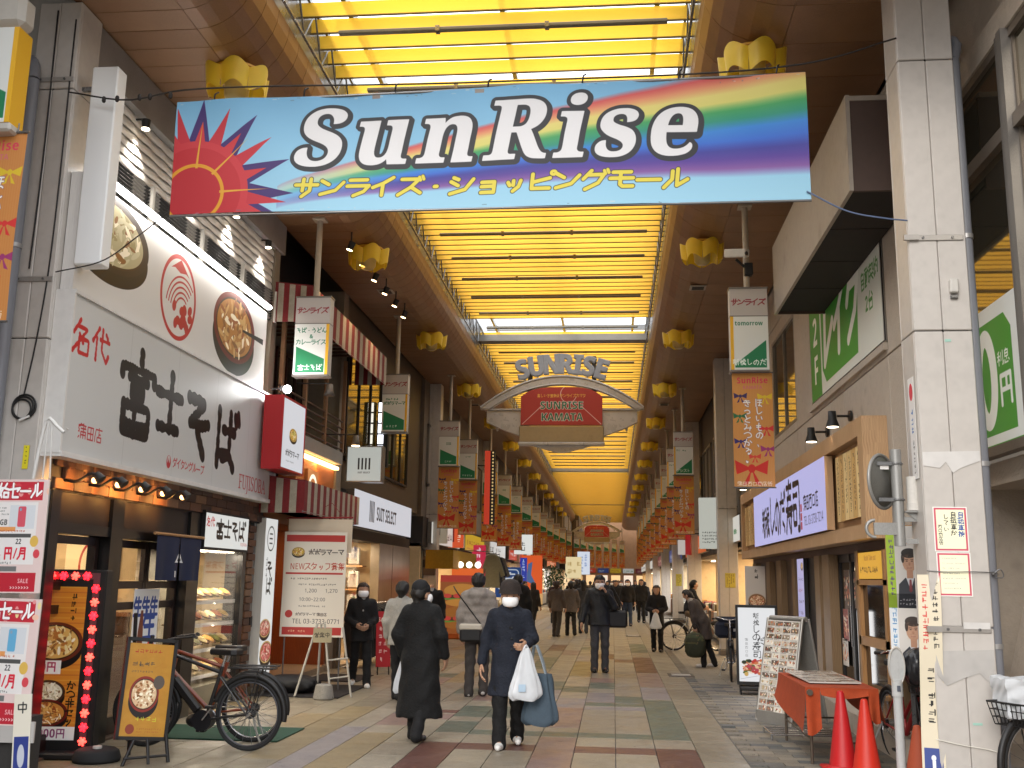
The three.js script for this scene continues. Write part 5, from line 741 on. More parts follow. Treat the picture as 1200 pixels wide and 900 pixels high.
{ // yellow petal lamps on the soffit
  const m = mat('petal', 0xffe03c, 0.45, { transmission: 0.5, side: THREE.DoubleSide }), t0 = thing('petal_ceiling_lamp', 'yellow petal shaped plastic ceiling lamp', 'lamp', [0, 0, 0]);
  add(t0, 'ceiling_plate', cyl(0.3, 0.3, 0.03, 0, -0.015, 0, 20), mat('plateY', 0xb98a1c, 0.5));
  for (let k = 0; k < 6; k++) { const g = new THREE.CylinderGeometry(0.2, 0.17, 0.3, 10, 3, true, -1.15, 2.3), p = g.attributes.position; for (let i = 0; i < p.count; i++) p.setY(i, p.getY(i) + 0.045 * Math.cos(Math.atan2(p.getX(i), p.getZ(i)) * 2.6) * (p.getY(i) > 0.1 || p.getY(i) < -0.1 ? 1 : 0.5)); g.computeVertexNormals(); g.translate(0, -0.19, 0.22); g.rotateY(k * Math.PI / 3); add(t0, 'petal', g, m); }
  const c = add(t0, 'lamp_cup', lathe([[0, -0.42], [0.1, -0.42], [0.15, -0.36], [0.17, -0.1]], 14), mat('cup', 0xcbb87a, 0.4, { transmission: 0.4 }));
  let first = true; const side = { '-4.08': 'over the noodle and suit shop side', '1.46': 'over the sushi restaurant side' };
  for (const x of [-4.08, 1.46]) for (let k = 0; k < 13; k++) { const z = -9.95 - 6.1 * k, lab = `yellow petal shaped plastic ceiling lamp ${side[x]}`, gr = `petal lamps ${side[x]}`; const o = first ? t0 : clonething(t0); first = false; o.userData.label = lab; o.userData.group = gr; o.position.set(x, 7.09, z); o.rotation.y = 0.26 + k * 0.2; o.scale.set(0.85, 0.85, 0.85); }
}
// small pole signs and the orange banners under them
const poleFace = (a, b, flip) => printed(canvas(128, 188, (g, w, h) => { fill(g, '#dadcd8', 0, 0, w, h); fill(g, '#e3ad1e', flip ? 0 : w - 11, 0, 11, h); poly(g, '#1c7a4e', ...(flip ? [[14, h - 8], [w - 8, h - 8], [w - 8, 84], [14, 150]].map(([x, y], i) => (i === 3 ? [14, 168] : [x, y])) : [[8, 84], [w - 14, 130], [w - 14, h - 8], [8, h - 8]])); a.forEach((s, i) => s === '#' ? tiny(g, 16, 14 + i * 22, 90, 20, 1, '#1c6a4a') : text(g, s, 62, 14 + i * 22, { h: 19, color: '#1c6a4a', align: 'center', lw: 0.13, w: 0.9 })); if (b === '#') tiny(g, 24, 150, 76, 22, 1, '#eef4ee'); else text(g, b, 62, 150, { h: 22, color: '#eef4ee', align: 'center', lw: 0.12, w: 0.95 }); }));
const headFace = printed(canvas(128, 96, (g, w, h) => { fill(g, '#b5afab', 0, 0, w, h); text(g, 'サンライズ', 64, 36, { h: 23, color: '#8a2a32', lw: 0.16, align: 'center', w: 0.98, gap: 0.02, skew: 0.15 }); }));
const bannerFace = (hue) => printed(canvas(160, 452, (g, w, h) => {
  fill(g, hue, 0, 0, w, h); for (let i = 0; i < 26; i++) fill(g, 'rgba(190,110,40,0.25)', i * 6.2, 0, 2, h); text(g, 'SunRise', w / 2, 14, { h: 30, color: '#d23a56', align: 'center', w: 0.95 }); text(g, 'KAMATA', w / 2, 48, { h: 17, color: '#c86a72', align: 'center' });
  [[32, 92, 27, '#3a2a5c'], [128, 96, 30, '#d8b82a'], [28, 172, 27, '#276a42'], [132, 222, 30, '#d0302e'], [30, 272, 27, '#33286a'], [136, 302, 30, '#98306a'], [84, 332, 24, '#d0402c'], [70, 378, 66, '#c8281a']].forEach((f) => bowFlower(g, ...f));
  text(g, 'ほしいもの、', 104, 104, { h: 31, vertical: true, color: '#f2ece0', lw: 0.13, outline: '#6a5a8a', ow: 0.03, gap: 0.02 }); text(g, 'きっとみつかる。', 58, 104, { h: 31, vertical: true, color: '#f2ece0', lw: 0.13, outline: '#6a5a8a', ow: 0.03, gap: 0.02 }); text(g, '蒲田西口商店街', w / 2, 428, { h: 18, color: '#f0e0c8', align: 'center', lw: 0.1 });
}), 0.67, { side: THREE.DoubleSide });
const orange = [bannerFace('#c98d48'), bannerFace('#c68444')], sideGrey = mat('poleSide', 0xc2beb6, 0.5, { tex: 'grime' });
function poleSign(x, z, label, face, group) {
  const t = thing('pole_sign', label, 'sign', [x, 5.22, z], 0, group);
  add(t, 'sign_pole', [rod([0.0, 0.6, -0.02], [0, 1.86, -0.02], 0.045, 0.045, 10), cb(0.2, 0.03, 0.2, 0.005, 0, 1.865, -0.02)], mat('polePaint', 0xb8ab98, 0.5, { tex: 'grime' }));
  board(t, 'sign_head', 0.53, 0.4, 0.2, headFace, sideGrey, [0, 0.39, 0]);
  board(t, 'sign_face', 0.53, 0.78, 0.2, face, sideGrey, [0, -0.21, 0]);
  add(t, 'sign_trim', [bx(0.55, 0.025, 0.22, 0, 0.6, 0), bx(0.55, 0.025, 0.22, 0, -0.612, 0), bx(0.54, 0.012, 0.21, 0, 0.185, 0)], frameGrey);
  return t;
}
function hangBanner(x, z, label, k, group) {
  const t = thing('hanging_banner', label, 'banner', [x, 3.78, z], 0, group), g = new THREE.PlaneGeometry(0.56, 1.62, 6, 14), p = g.attributes.position;
  for (let i = 0; i < p.count; i++) p.setZ(i, 0.012 * Math.sin(p.getY(i) * 3 + k * 2) + 0.006 * Math.sin(p.getX(i) * 9)); g.computeVertexNormals();
  add(t, 'printed_cloth', g, orange[k % 2]); add(t, 'banner_rod', [rod([-0.3, 0.82, 0], [0.3, 0.82, 0], 0.012), rod([-0.29, -0.81, 0], [0.29, -0.81, 0], 0.01), rod([-0.2, 0.82, 0], [-0.2, 0.9, 0], 0.006), rod([0.2, 0.82, 0], [0.2, 0.9, 0], 0.006)], steel);
  return t;
}
{
  const L1 = poleFace(['そば・うどん', '&', 'カレーライス'], '富士そば'), L2 = poleFace(['#', 'ポポラマーマ'], '#'), R1 = poleFace(['tomorrow'], '新橋しのだ', true), G = [poleFace(['', 'IIII'], '#'), poleFace(['#'], '#'), poleFace(['#', '#'], '#')], GR = [poleFace(['#'], 'アシスト', true), poleFace(['#'], '#', true)];
  poleSign(-4.5, -14.6, 'pole sign with green triangle and noodle shop text beside the bowl pictures', L1); poleSign(-4.49, -20.5, 'pole sign with green triangle hanging above the square bar sign', L2);
  const gl = 'pole signs further along the suit shop side', gr = 'pole signs further along the sushi side', shift = (z) => (z < -62 ? Math.pow((-z - 62) / 50, 2) * 2.2 : 0);
  [-26.8, -30.5, -36, -41, -46, -52, -58, -64, -70, -76, -82, -88].forEach((z, i) => { poleSign(-4.36 + shift(z), z, 'small green and white pole sign above an orange banner, suit shop side', G[i % 3], gl); hangBanner(-4.36 + shift(z), z - 0.02, 'orange banner with ribbon bows hanging on the suit shop side', i, 'orange banners on the suit shop side'); });
  [[-3.3, -94.5], [-2.75, -97], [-2.1, -99.5], [-1.4, -102], [-0.65, -104.5], [0.15, -107], [0.95, -109]].forEach(([x, z], i) => { poleSign(x, z, 'small green and white pole sign where the arcade bends', G[i % 3], 'pole signs at the bend of the arcade'); hangBanner(x, z - 0.02, 'orange banner with ribbon bows where the arcade bends', i, 'orange banners at the bend of the arcade'); });
  poleSign(1.94, -14.4, 'pole sign with green triangle above the orange banner by the big blank box sign', R1); hangBanner(1.97, -14.4, 'orange banner with ribbon bows and white lettering beside the sushi restaurant sign', 0);
  [-28.8, -32.5, -37, -42, -47, -53, -59, -65, -72, -79, -86, -93].forEach((z, i) => { poleSign(1.98 + shift(z) * 0.5, z, 'small green and white pole sign above an orange banner, sushi side', GR[i % 2], gr); hangBanner(1.98 + shift(z) * 0.5, z - 0.02, 'orange banner with ribbon bows hanging on the sushi side', i, 'orange banners on the sushi side'); });
  // partial sign at the left edge, nearer than the drainpipe pillar
  const n = thing('pole_sign', 'yellow edged pole sign on bracket before the drainpipe pillar', 'sign', [-5.22, 5.75, -7.5]);
  board(n, 'sign_face', 0.5, 0.86, 0.2, poleFace(['#'], '#'), mat('signYellow', 0xd8a414, 0.5), [0, 0, 0]); add(n, 'sign_cap', [cb(0.54, 0.3, 0.22, 0.05, 0, 0.6, 0), cb(0.54, 0.08, 0.22, 0.02, 0, -0.47, 0)], sideGrey); add(n, 'wall_arm', bx(0.4, 0.06, 0.06, -0.4, 0, 0), black);
  const nb = hangBanner(-5.14, -7.5, 'orange banner hanging under the yellow edged sign before the drainpipe pillar', 1); nb.position.y = 4.45;
  const cv = thing('security_camera', 'white security camera fixed to the pole beside the petal lamp', 'camera', [1.78, 6.25, -14.3]); add(cv, 'camera_housing', cb(0.12, 0.12, 0.36, 0.015), offwhite, [0, 0.06, 0.1], [0.3, 0.9, 0]); add(cv, 'camera_lens', cyl(0.03, 0.03, 0.02, 0, 0, 0, 10, Math.PI / 2), black, [0.12, 0.01, 0.24], [0, 0.9, 0]); add(cv, 'camera_arm', [rod([0, 0, 0], [0.15, -0.12, -0.05], 0.02), cb(0.12, 0.18, 0.12, 0.01, 0.18, -0.14, -0.06)], black);
  // projecting signs of the left shops
  const px = thing('red_box_sign', 'red edged lit white box sign above the low striped awning', 'sign', [-4.72, 3.64, -14.17], LEFT);
  board(px, 'sign_face', 1.02, 0.98, 0.26, glow(canvas(256, 248, (g, w, h) => { fill(g, '#eceef4', 0, 0, w, h); bowl(g, 128, 120, 44, 24, '#c8a35a', '#e0a848', '#f0d890', '#7a9a3a'); text(g, 'ポポラマーマ', 128, 178, { h: 25, color: '#222', align: 'center', lw: 0.13, w: 0.98 }); tiny(g, 60, 214, 136, 10, 1, '#666'); }), 0.55), mat('boxRed', 0xa8151b, 0.35), [0, 0, 0]);
  add(px, 'sign_rim', [bx(1.06, 0.03, 0.28, 0, 0.505, 0), bx(1.06, 0.03, 0.28, 0, -0.505, 0), bx(0.025, 0.98, 0.28, -0.522, 0, 0), bx(0.025, 0.98, 0.28, 0.522, 0, 0)], mat('boxRed')); add(px, 'wall_arm', [bx(0.04, 0.04, 0.3, 0, 0.3, -0.28), bx(0.04, 0.04, 0.3, 0, -0.3, -0.28)], black);
  area(scene, 0.95, 0.95, [-4.56, 3.64, -14.17], [1, 0, 0], 0xf4f6ff, 0.8);
  const wl = thing('flood_lamp', 'bright white flood lamp at the end of the noodle shop sign', 'lamp', [-4.8, 4.36, -14.25]); add(wl, 'lamp_body', cb(0.12, 0.08, 0.08, 0.015), black); add(wl, 'lamp_bulb', ball(0.06, 0.07, -0.02, 0.05), mat('floodGlow', 0xffffff, 0.5, { emissive: 0xffffff, emissiveIntensity: 20 })); add(wl, 'lamp_arm', rod([-0.2, 0, 0], [0, 0, 0], 0.014), black); { const p = new THREE.PointLight(0xffffff, 2.2); p.name = 'flood_light'; p.position.set(-4.73, 4.34, -14.2); p.castShadow = true; scene.add(p); }
  for (const [y, z, on] of [[4.62, -15.6, 0], [4.05, -17.4, 1]]) { const t = thing('arm_spot_lamp', on ? 'lit spot lamp on a long arm before the balcony rail' : 'dark spot lamp on a long arm before the balcony window', 'lamp', [-4.5, y, z]); add(t, 'lamp_arm', rod([-0.55, 0.08, 0], [0, 0.08, 0], 0.012), black); add(t, 'lamp_body', lathe([[0, 0.06], [0.05, 0.06], [0.06, -0.05], [0.085, -0.12], [0, -0.11]], 14), mat('lampGrey', 0x55504a, 0.5)); if (on) { add(t, 'lamp_lens', cyl(0.07, 0.07, 0.012, 0, -0.122, 0, 14), mat('warmLens')); const s = new THREE.SpotLight(0xffd9a8, 6, 0, 0.8, 0.7); s.name = 'arm_spot'; s.position.set(-4.5, y - 0.15, z); s.target.position.set(-4.7, 2, z); s.castShadow = true; scene.add(s, s.target); } }
  // right: shop signs beyond the sushi restaurant
  const rw = thing('white_projecting_sign', 'white lit sign projecting behind the grey pillar on the sushi side', 'sign', [2.5, 3.1, -25.6], -0.25); board(rw, 'sign_face', 0.75, 1.25, 0.18, glow(canvas(120, 200, (g, w, h) => { fill(g, '#e2e4d8', 0, 0, w, h); tiny(g, 12, 130, 80, 50, 4, '#333'); }), 0.42), offwhite, [0, 0, 0]); add(rw, 'wall_arm', [bx(0.3, 0.04, 0.04, 0.5, 0.4, 0), bx(0.3, 0.04, 0.04, 0.5, -0.4, 0)], steel);
  const rr = thing('red_edged_sign', 'small red edged lit sign beyond the grey pillar on the sushi side', 'sign', [2.3, 3.0, -33.5], -0.2); board(rr, 'sign_face', 0.4, 0.95, 0.3, glow(canvas(64, 152, (g, w, h) => { fill(g, '#e8dcd4', 0, 0, w, h); fill(g, '#b8242a', 38, 0, 26, h); }), 0.42), mat('boxRed'), [0, 0, 0]); add(rr, 'wall_arm', bx(0.4, 0.04, 0.04, 0.4, 0.2, 0), black);
  // left, further: shop signs seen between people
  const sgn = (name, label, x, y, z, w, h, d, tex, k, side, ry = 0) => { const t = thing(name, label, 'sign', [x, y, z], ry); board(t, 'sign_face', w, h, d, k ? glow(tex, k) : printed(tex), side, [0, 0, 0]); add(t, 'wall_arm', [bx(0.5, 0.04, 0.04, -w / 2 - 0.2, h * 0.3, 0)], black); return t; };
  sgn('orange_lit_sign', 'orange lit sign with white characters above the yellow valance', -4.85, 3.1, -31.6, 0.5, 1.0, 0.2, canvas(64, 128, (g, w, h) => { fill(g, '#e0562a', 0, 0, w, h); tiny(g, 34, 10, 22, 108, 1, '#fff4e0', true); fill(g, '#7a1c14', 8, 16, 18, 90); }), 0.59, white);
  sgn('yellow_mark_sign', 'white sign with tall yellow bottle mark near the hamburger shop', -5.0, 3.2, -29.2, 0.5, 1.1, 0.2, canvas(64, 140, (g, w, h) => { fill(g, '#d9d6cc', 0, 0, w, h); oval(g, '#e8d41c', 26, 70, 14, 58); fill(g, '#222', 34, 30, 6, 80); }), 0, offwhite);
  sgn('drug_store_sign', 'blue square sign with white medicine character in a rounded frame', -4.2, 1.55, -41.5, 1.05, 1.2, 0.12, canvas(128, 146, (g, w, h) => { fill(g, '#1d4a8c', 0, 0, w, h); g.strokeStyle = '#e8eef6'; g.lineWidth = 5; g.beginPath(); g.roundRect(14, 12, 100, 96, 16); g.stroke(); text(g, '薬', 30, 24, { h: 68, color: '#f0f4fa', lw: 0.1 }); tiny(g, 20, 116, 90, 22, 1, '#dfe8f4'); }), 0.42, steel);
  sgn('round_white_sign', 'round bottomed lit white sign hanging before the far left shops', -4.35, 3.35, -50, 0.9, 0.95, 0.15, canvas(96, 100, (g, w, h) => { fill(g, '#f2f4ee', 0, 0, w, h); tiny(g, 30, 10, 34, 70, 1, '#333', true); }), 0.59, white);
  sgn('orange_panel_sign', 'tall orange lit panel with blue figure beyond the drug store', -4.3, 1.95, -55, 1.1, 2.0, 0.15, canvas(96, 176, (g, w, h) => { fill(g, '#e8602c', 0, 0, w, h); poly(g, '#4a6a9a', [20, 120], [30, 40], [50, 30], [44, 90], [70, 140]); tiny(g, 10, 150, 76, 20, 1, '#fff'); }), 0.59, redM);
  sgn('blue_neon_sign', 'narrow blue lit sign between the pillars beyond the drug store', -4.5, 2.1, -52, 0.35, 1.3, 0.1, canvas(32, 120, (g, w, h) => { fill(g, '#1c3aa8', 0, 0, w, h); tiny(g, 6, 6, 20, 108, 1, '#e8f0ff', true); }), 0.59, steel);
  sgn('pink_neon_sign', 'narrow pink lit sign with white characters above the garments', -4.75, 2.3, -36.4, 0.5, 1.1, 0.12, canvas(48, 106, (g, w, h) => { fill(g, '#c8284a', 0, 0, w, h); tiny(g, 10, 8, 28, 90, 1, '#ffe8ee', true); }), 0.59, steel);
  sgn('bulb_edged_sign', 'tall dark sign edged with warm bulbs beside the orange banners', -4.0, 4.6, -33, 0.34, 2.4, 0.16, canvas(48, 330, (g, w, h) => { fill(g, '#c8402a', 0, 0, 30, h); fill(g, '#181210', 26, 0, 22, h); for (let k = 0; k < 22; k++) oval(g, '#ffd890', 38, 8 + k * 15, 4, 4); }), 0.55, black);
  sgn('white_distant_sign', 'pale lit hanging sign far down the suit shop side', -2.6, 3.2, -92, 1.1, 2.0, 0.2, canvas(32, 64, (g, w, h) => { fill(g, '#e6eefc', 0, 0, w, h); tiny(g, 6, 6, 20, 52, 2, '#6a86c0', true); }), 0.59, steel);
  sgn('cream_distant_sign', 'cream lit box sign far down the suit shop side', -3.2, 2.7, -84, 1.3, 1.7, 0.2, canvas(32, 40, (g, w, h) => { fill(g, '#f6e2b0', 0, 0, w, h); tiny(g, 4, 6, 24, 28, 2, '#a8884a'); }), 0.59, steel);
  const vl = thing('yellow_valance', 'plain yellow fabric valance over the hamburger counter', 'awning', [-4.9, 2.2, -30.2]); add(vl, 'valance_cloth', [bb(-0.2, 0.55, 0.2, 0.23, 2.4, -2.4), bb(0.53, 0.56, -0.28, 0.23, 2.4, -2.4)], mat('valY', 0xd9a818, 0.7, { tex: 'cloth' })); add(vl, 'valance_end', bb(-0.2, 0.53, -0.28, 0.2, 2.4, 2.37), mat('valY'));
  const mp = thing('burger_poster', 'upright poster with large printed hamburgers before the counter', 'poster', [-3.95, 1.0, -27.0], 0.15); board(mp, 'poster_face', 1.15, 1.5, 0.06, glow(canvas(160, 208, (g, w, h) => { fill(g, '#a85a20', 0, 0, w, h); fill(g, '#c23a2a', 0, 0, w, 24); for (const [y, c] of [[70, '#d8923a'], [150, '#b06a24']]) { oval(g, c, 80, y - 14, 66, 26); fill(g, '#5a2c14', 16, y, 128, 14); fill(g, '#6a9a3a', 14, y + 12, 132, 6); oval(g, c, 80, y + 28, 62, 14); for (let k = 0; k < 4; k++) oval(g, '#d8463a', 28 + k * 34, y + 4, 14, 8); } }), 0.42), dark, [0, 0, 0]); add(mp, 'poster_leg', [bx(0.05, 0.4, 0.3, -0.4, -0.8, 0), bx(0.05, 0.4, 0.3, 0.4, -0.8, 0)], black);
  const oc = thing('counter_display', 'orange lit counter box with bright lamps behind the burger poster', 'display', [-4.3, 0, -29.2]); add(oc, 'counter_body', cb(1.2, 1.0, 0.7, 0.03, 0, 0.5, 0), mat('cOr', 0xc8642a, 0.5)); board(oc, 'sign_panel', 0.9, 0.9, 0.05, glow(signTex[7], 0.67), dark, [0.2, 1.5, 0.2]); for (let k = 0; k < 5; k++) add(oc, 'lamp_globe', ball(0.09, -0.5 + k * 0.25, 2.05, 0.25), mat('globeGlow', 0xffffff, 0.4, { emissive: 0xfff6e8, emissiveIntensity: 1.6 }));
  for (const [x, z, c, lab] of [[-4.0, -34.2, 0x9a9a82, 'pale green garment'], [-4.15, -36.5, 0x1e2434, 'dark navy garment'], [-4.2, -38, 0x6a6660, 'grey patterned garment']]) { const t = thing('hung_garment', `${lab} hung on a hanger before the clothing shop`, 'garment', [x, 1.9, z]); add(t, 'garment_cloth', [extr([[-0.2, 0.5], [-0.1, 0.55], [0.1, 0.55], [0.2, 0.5], [0.4, -0.1], [0.3, -0.15], [0.22, 0.1], [0.24, -0.5], [-0.24, -0.5], [-0.22, 0.1], [-0.3, -0.15], [-0.4, -0.1]], 0.05, 0.02)], mat('garm' + c, c, 0.8, { tex: 'cloth' })); add(t, 'hanger', [tube([[0, 0.55, 0.02], [0.02, 0.62, 0.02], [0, 0.7, 0.02], [-0.03, 0.66, 0.02]], 0.008, 10), rod([0, 0.66, 0.02], [-1.0, 0.7, 0.02], 0.014)], steel); }
}
// ---------- street furniture and goods ----------
const pt = (p, o = 0) => p; // keeps coordinates readable
// bicycle: rear axle at the origin's ground point, pointing along +x
function bicycle(label, pos, ry, o = {}) {
  const t = thing('bicycle', label, 'bicycle', pos, ry), R = o.r ?? 0.34, wb = 1.08, fm = o.frame ?? mat('bikeBlack', 0x141416, 0.35, { clearcoat: 0.5 }), trim = o.trim ?? black, m2 = o.accent ?? fm;
  const wheel = (name, x) => {
    const w = new THREE.Group(); w.name = name; w.position.set(x, R, 0); t.add(w);
    add(w, 'tyre', new THREE.TorusGeometry(R - 0.018, 0.02, 8, 44), rubber); add(w, 'rim', [new THREE.TorusGeometry(R - 0.043, 0.01, 6, 40)], o.rim ?? chrome);
    const sp = []; for (let k = 0; k < 18; k++) { const a = k / 18 * 6.283; sp.push(rod([Math.cos(a + 0.5) * 0.025, Math.sin(a + 0.5) * 0.025, k % 2 ? 0.025 : -0.025], [Math.cos(a) * (R - 0.045), Math.sin(a) * (R - 0.045), 0], 0.0022, 0.0022, 4)); }
    add(w, 'spokes', sp, steel); add(w, 'hub', cyl(0.028, 0.028, 0.1, 0, 0, 0, 10, Math.PI / 2), chrome); return w;
  };
  wheel('rear_wheel', 0); wheel('front_wheel', wb);
  const bb0 = [0.44, 0.28, 0], st = [0.3, 0.78, 0], hd0 = [wb - 0.2, 0.68, 0], hd1 = [wb - 0.24, 0.88, 0], low = o.step ? [0.4, 0.42, 0] : [0.31, 0.72, 0];
  add(t, 'frame', [rod(bb0, st, 0.02), rod(bb0, hd0, 0.026), rod(low, o.step ? [wb - 0.21, 0.76, 0] : hd1, 0.019), rod(hd0, hd1, 0.026), ...[-1, 1].flatMap((k) => [rod([0, R, k * 0.06], [bb0[0] - 0.03, bb0[1], k * 0.04], 0.011), rod([0, R, k * 0.06], [st[0] + 0.01, 0.68, k * 0.02], 0.009)])], m2);
  add(t, 'fork', [...[-1, 1].map((k) => rod([wb, R, k * 0.055], [hd0[0] + 0.005, hd0[1], k * 0.045], 0.012)), rod([hd0[0], hd0[1], -0.05], [hd0[0], hd0[1], 0.05], 0.018)], fm);
  add(t, 'handlebar', [rod(hd1, [hd1[0] - 0.02, 1.02, 0], 0.013), tube(o.flat ? [[hd1[0] - 0.1, 1.04, -0.3], [hd1[0] - 0.02, 1.03, 0], [hd1[0] - 0.1, 1.04, 0.3]] : [[hd1[0] - 0.25, 1.02, -0.27], [hd1[0] - 0.06, 1.06, -0.22], [hd1[0] - 0.02, 1.02, 0], [hd1[0] - 0.06, 1.06, 0.22], [hd1[0] - 0.25, 1.02, 0.27]], 0.011, 20)], o.flat ? black : chrome);
  for (const k of [-1, 1]) add(t, 'grip', rod([hd1[0] - 0.12, 1.045, k * 0.2], [hd1[0] - (o.flat ? 0.1 : 0.26), 1.03, k * 0.3], 0.017), black);
  add(t, 'saddle', extr([[-0.14, -0.07], [-0.1, -0.085], [0.02, -0.04], [0.14, -0.018], [0.15, 0], [0.14, 0.018], [0.02, 0.04], [-0.1, 0.085], [-0.14, 0.07]], 0.035, 0.012).rotateX(-Math.PI / 2), black, [st[0] - 0.02, 0.9, 0]); add(t, 'seat_post', rod(st, [st[0] - 0.03, 0.9, 0], 0.014), chrome);
  add(t, 'crank', [cyl(0.085, 0.085, 0.012, bb0[0], bb0[1], 0.06, 24, 0), rod([bb0[0], bb0[1], 0.08], [bb0[0] + 0.1, bb0[1] - 0.13, 0.09], 0.01), rod([bb0[0], bb0[1], -0.08], [bb0[0] - 0.1, bb0[1] + 0.13, -0.09], 0.01)].map((g, i) => (i ? g : T(new THREE.TorusGeometry(0.08, 0.008, 6, 24), bb0[0], bb0[1], 0.06))), chrome);
  for (const k of [-1, 1]) add(t, 'pedal', cb(0.09, 0.025, 0.07, 0.006, bb0[0] + k * 0.1, bb0[1] - k * 0.13, k * 0.13), black);
  add(t, 'chain', tube([[0.02, R + 0.03, 0.06], [bb0[0], bb0[1] + 0.08, 0.06], [bb0[0] + 0.08, bb0[1], 0.06], [bb0[0], bb0[1] - 0.08, 0.06], [0.02, R - 0.03, 0.06]], 0.005, 30, true, 5), steel); add(t, 'sprocket', cyl(0.05, 0.05, 0.03, 0, R, 0.05, 16, Math.PI / 2), black);
  for (const [x, a0, a1, n] of [[0, 0.35, 3.3, 'rear_mudguard'], [wb, 0.9, 2.9, 'front_mudguard']]) { const g = new THREE.TorusGeometry(R + 0.022, 0.03, 5, 22, a1 - a0); g.scale(1, 1, 1); g.rotateZ(a0); add(t, n, [g.scale(1, 1, 0.9)], o.guard ?? black, [x, R, 0]).scale.z = 1; }
  add(t, 'kick_stand', [rod([0.0, R, 0.09], [-0.02, 0.16, 0.16], 0.011), rod([-0.02, 0.16, 0.16], [-0.07, 0.0, 0.2], 0.01), cb(0.05, 0.02, 0.03, 0.005, -0.07, 0.008, 0.2)], mat('alu', 0xc9c9c6, 0.3, { metalness: 0.6 }));
  if (o.rack !== false) add(t, 'rear_rack', [...[-0.06, -0.02, 0.02, 0.06].map((z) => rod([-0.24, R * 2 + 0.09, z], [0.22, R * 2 + 0.09, z], 0.006)), rod([-0.24, R * 2 + 0.09, -0.06], [-0.24, R * 2 + 0.09, 0.06], 0.006), ...[-1, 1].map((k) => rod([0, R, k * 0.07], [-0.1, R * 2 + 0.09, k * 0.06], 0.006))], black);
  if (o.motor) { add(t, 'battery', cb(0.42, 0.085, 0.075, 0.02, 0, 0, 0), black, [0.66, 0.5, 0], [0, 0, 0.82]); add(t, 'motor', [cyl(0.1, 0.1, 0.1, bb0[0] + 0.02, bb0[1] - 0.01, 0, 20, Math.PI / 2), ball(0.07, bb0[0] + 0.12, bb0[1] - 0.02, 0, 1.2, 0.9, 0.7)], mat('motor', 0x1c1c1f, 0.3)); }
  return t;
}
function basket(t, x, y, w, h, d, m) { const g = []; for (let k = 0; k <= 8; k++) { const q = -0.5 + k / 8; g.push(rod([x + q * w * 0.8, y, -d * 0.4], [x + q * w, y + h, -d / 2], 0.004, 0.004, 5), rod([x + q * w * 0.8, y, d * 0.4], [x + q * w, y + h, d / 2], 0.004, 0.004, 5), rod([x - w * 0.4, y, q * d * 0.8], [x - w / 2, y + h, q * d], 0.004, 0.004, 5), rod([x + w * 0.4, y, q * d * 0.8], [x + w / 2, y + h, q * d], 0.004, 0.004, 5), rod([x + q * w * 0.8, y, -d * 0.4], [x + q * w * 0.8, y, d * 0.4], 0.004, 0.004, 5)); } for (let j = 0; j < 4; j++) { const s = 0.8 + 0.2 * j / 3, yy = y + h * j / 3; for (const [a, b] of [[[-1, -1], [1, -1]], [[1, -1], [1, 1]], [[1, 1], [-1, 1]], [[-1, 1], [-1, -1]]]) g.push(rod([x + a[0] * w / 2 * s, yy, a[1] * d / 2 * s], [x + b[0] * w / 2 * s, yy, b[1] * d / 2 * s], j === 3 ? 0.008 : 0.004, undefined, 5)); } return add(t, 'basket', g, m); }
const orangeFrame = mat('orangeFrame', 0x7a3216, 0.35, { clearcoat: 0.5 });
// the two bicycles by the noodle shop: rear wheels to the right in the view
bicycle('black electric bicycle with rear rack parked before the noodle shop', [-3.52, 0, -9.98], Math.PI - 0.06, { motor: true, flat: true, rim: mat('rimDark', 0x55555a, 0.35, { metalness: 0.7 }) });
bicycle('bicycle with orange brown frame parked behind the black electric bicycle', [-3.66, 0, -10.5], Math.PI + 0.02, { frame: orangeFrame, r: 0.33, flat: true });
const b3 = bicycle('bicycle with dark front basket leaning behind the vertical street banner', [2.74, 0, -10.85], -Math.PI / 2 + 0.06, { r: 0.32, step: true, rack: false, accent: mat('redBike', 0x8a1c1c, 0.4) }); basket(b3, 1.16, 0.72, 0.34, 0.26, 0.36, black);
add(b3, 'front_lamp', cyl(0.045, 0.04, 0.09, 1.2, 0.62, 0, 12, 0, 0, Math.PI / 2), mat('lampG', 0x8a9088, 0.4, { metalness: 0.4 }));
const b4 = bicycle('bicycle with white covered basket parked in the alcove behind the pale pillar', [3.62, 0.05, -9.2], 0.5, { r: 0.34, step: true, accent: mat('redBike'), basket: false }); b4.position.set(3.08, 0.05, -8.15);
basket(b4, -0.1, 0.62, 0.34, 0.16, 0.34, black);
bicycle('silver city bicycle standing by the far right shop wall', [1.5, 0, -26.2], 0.12, { frame: mat('silverBike', 0xb8b8b4, 0.3, { metalness: 0.6 }), r: 0.34, step: true });
const b6 = bicycle('bicycle with navy covered basket beside the lit sushi light box', [2.12, 0, -19.4], -Math.PI / 2 - 0.1, { r: 0.32, step: true }); add(b6, 'rear_reflector_light', ball(0.03, -0.36, 0.55, 0), mat('rearLamp', 0xff3a30, 0.3, { emissive: 0xff2a20, emissiveIntensity: 0.6 }));
{ const t = thing('covered_basket', 'navy fabric covered bicycle basket by the lit sushi light box', 'basket', [2.1, 0.82, -19.5]); add(t, 'cover', [cb(0.46, 0.3, 0.4, 0.06), cb(0.4, 0.1, 0.34, 0.04, 0, 0.18, 0)], mat('navyCover', 0x1e2740, 0.8, { tex: 'cloth' })); add(t, 'badge', bx(0.05, 0.05, 0.006, 0.1, 0.0, 0.203), white); }
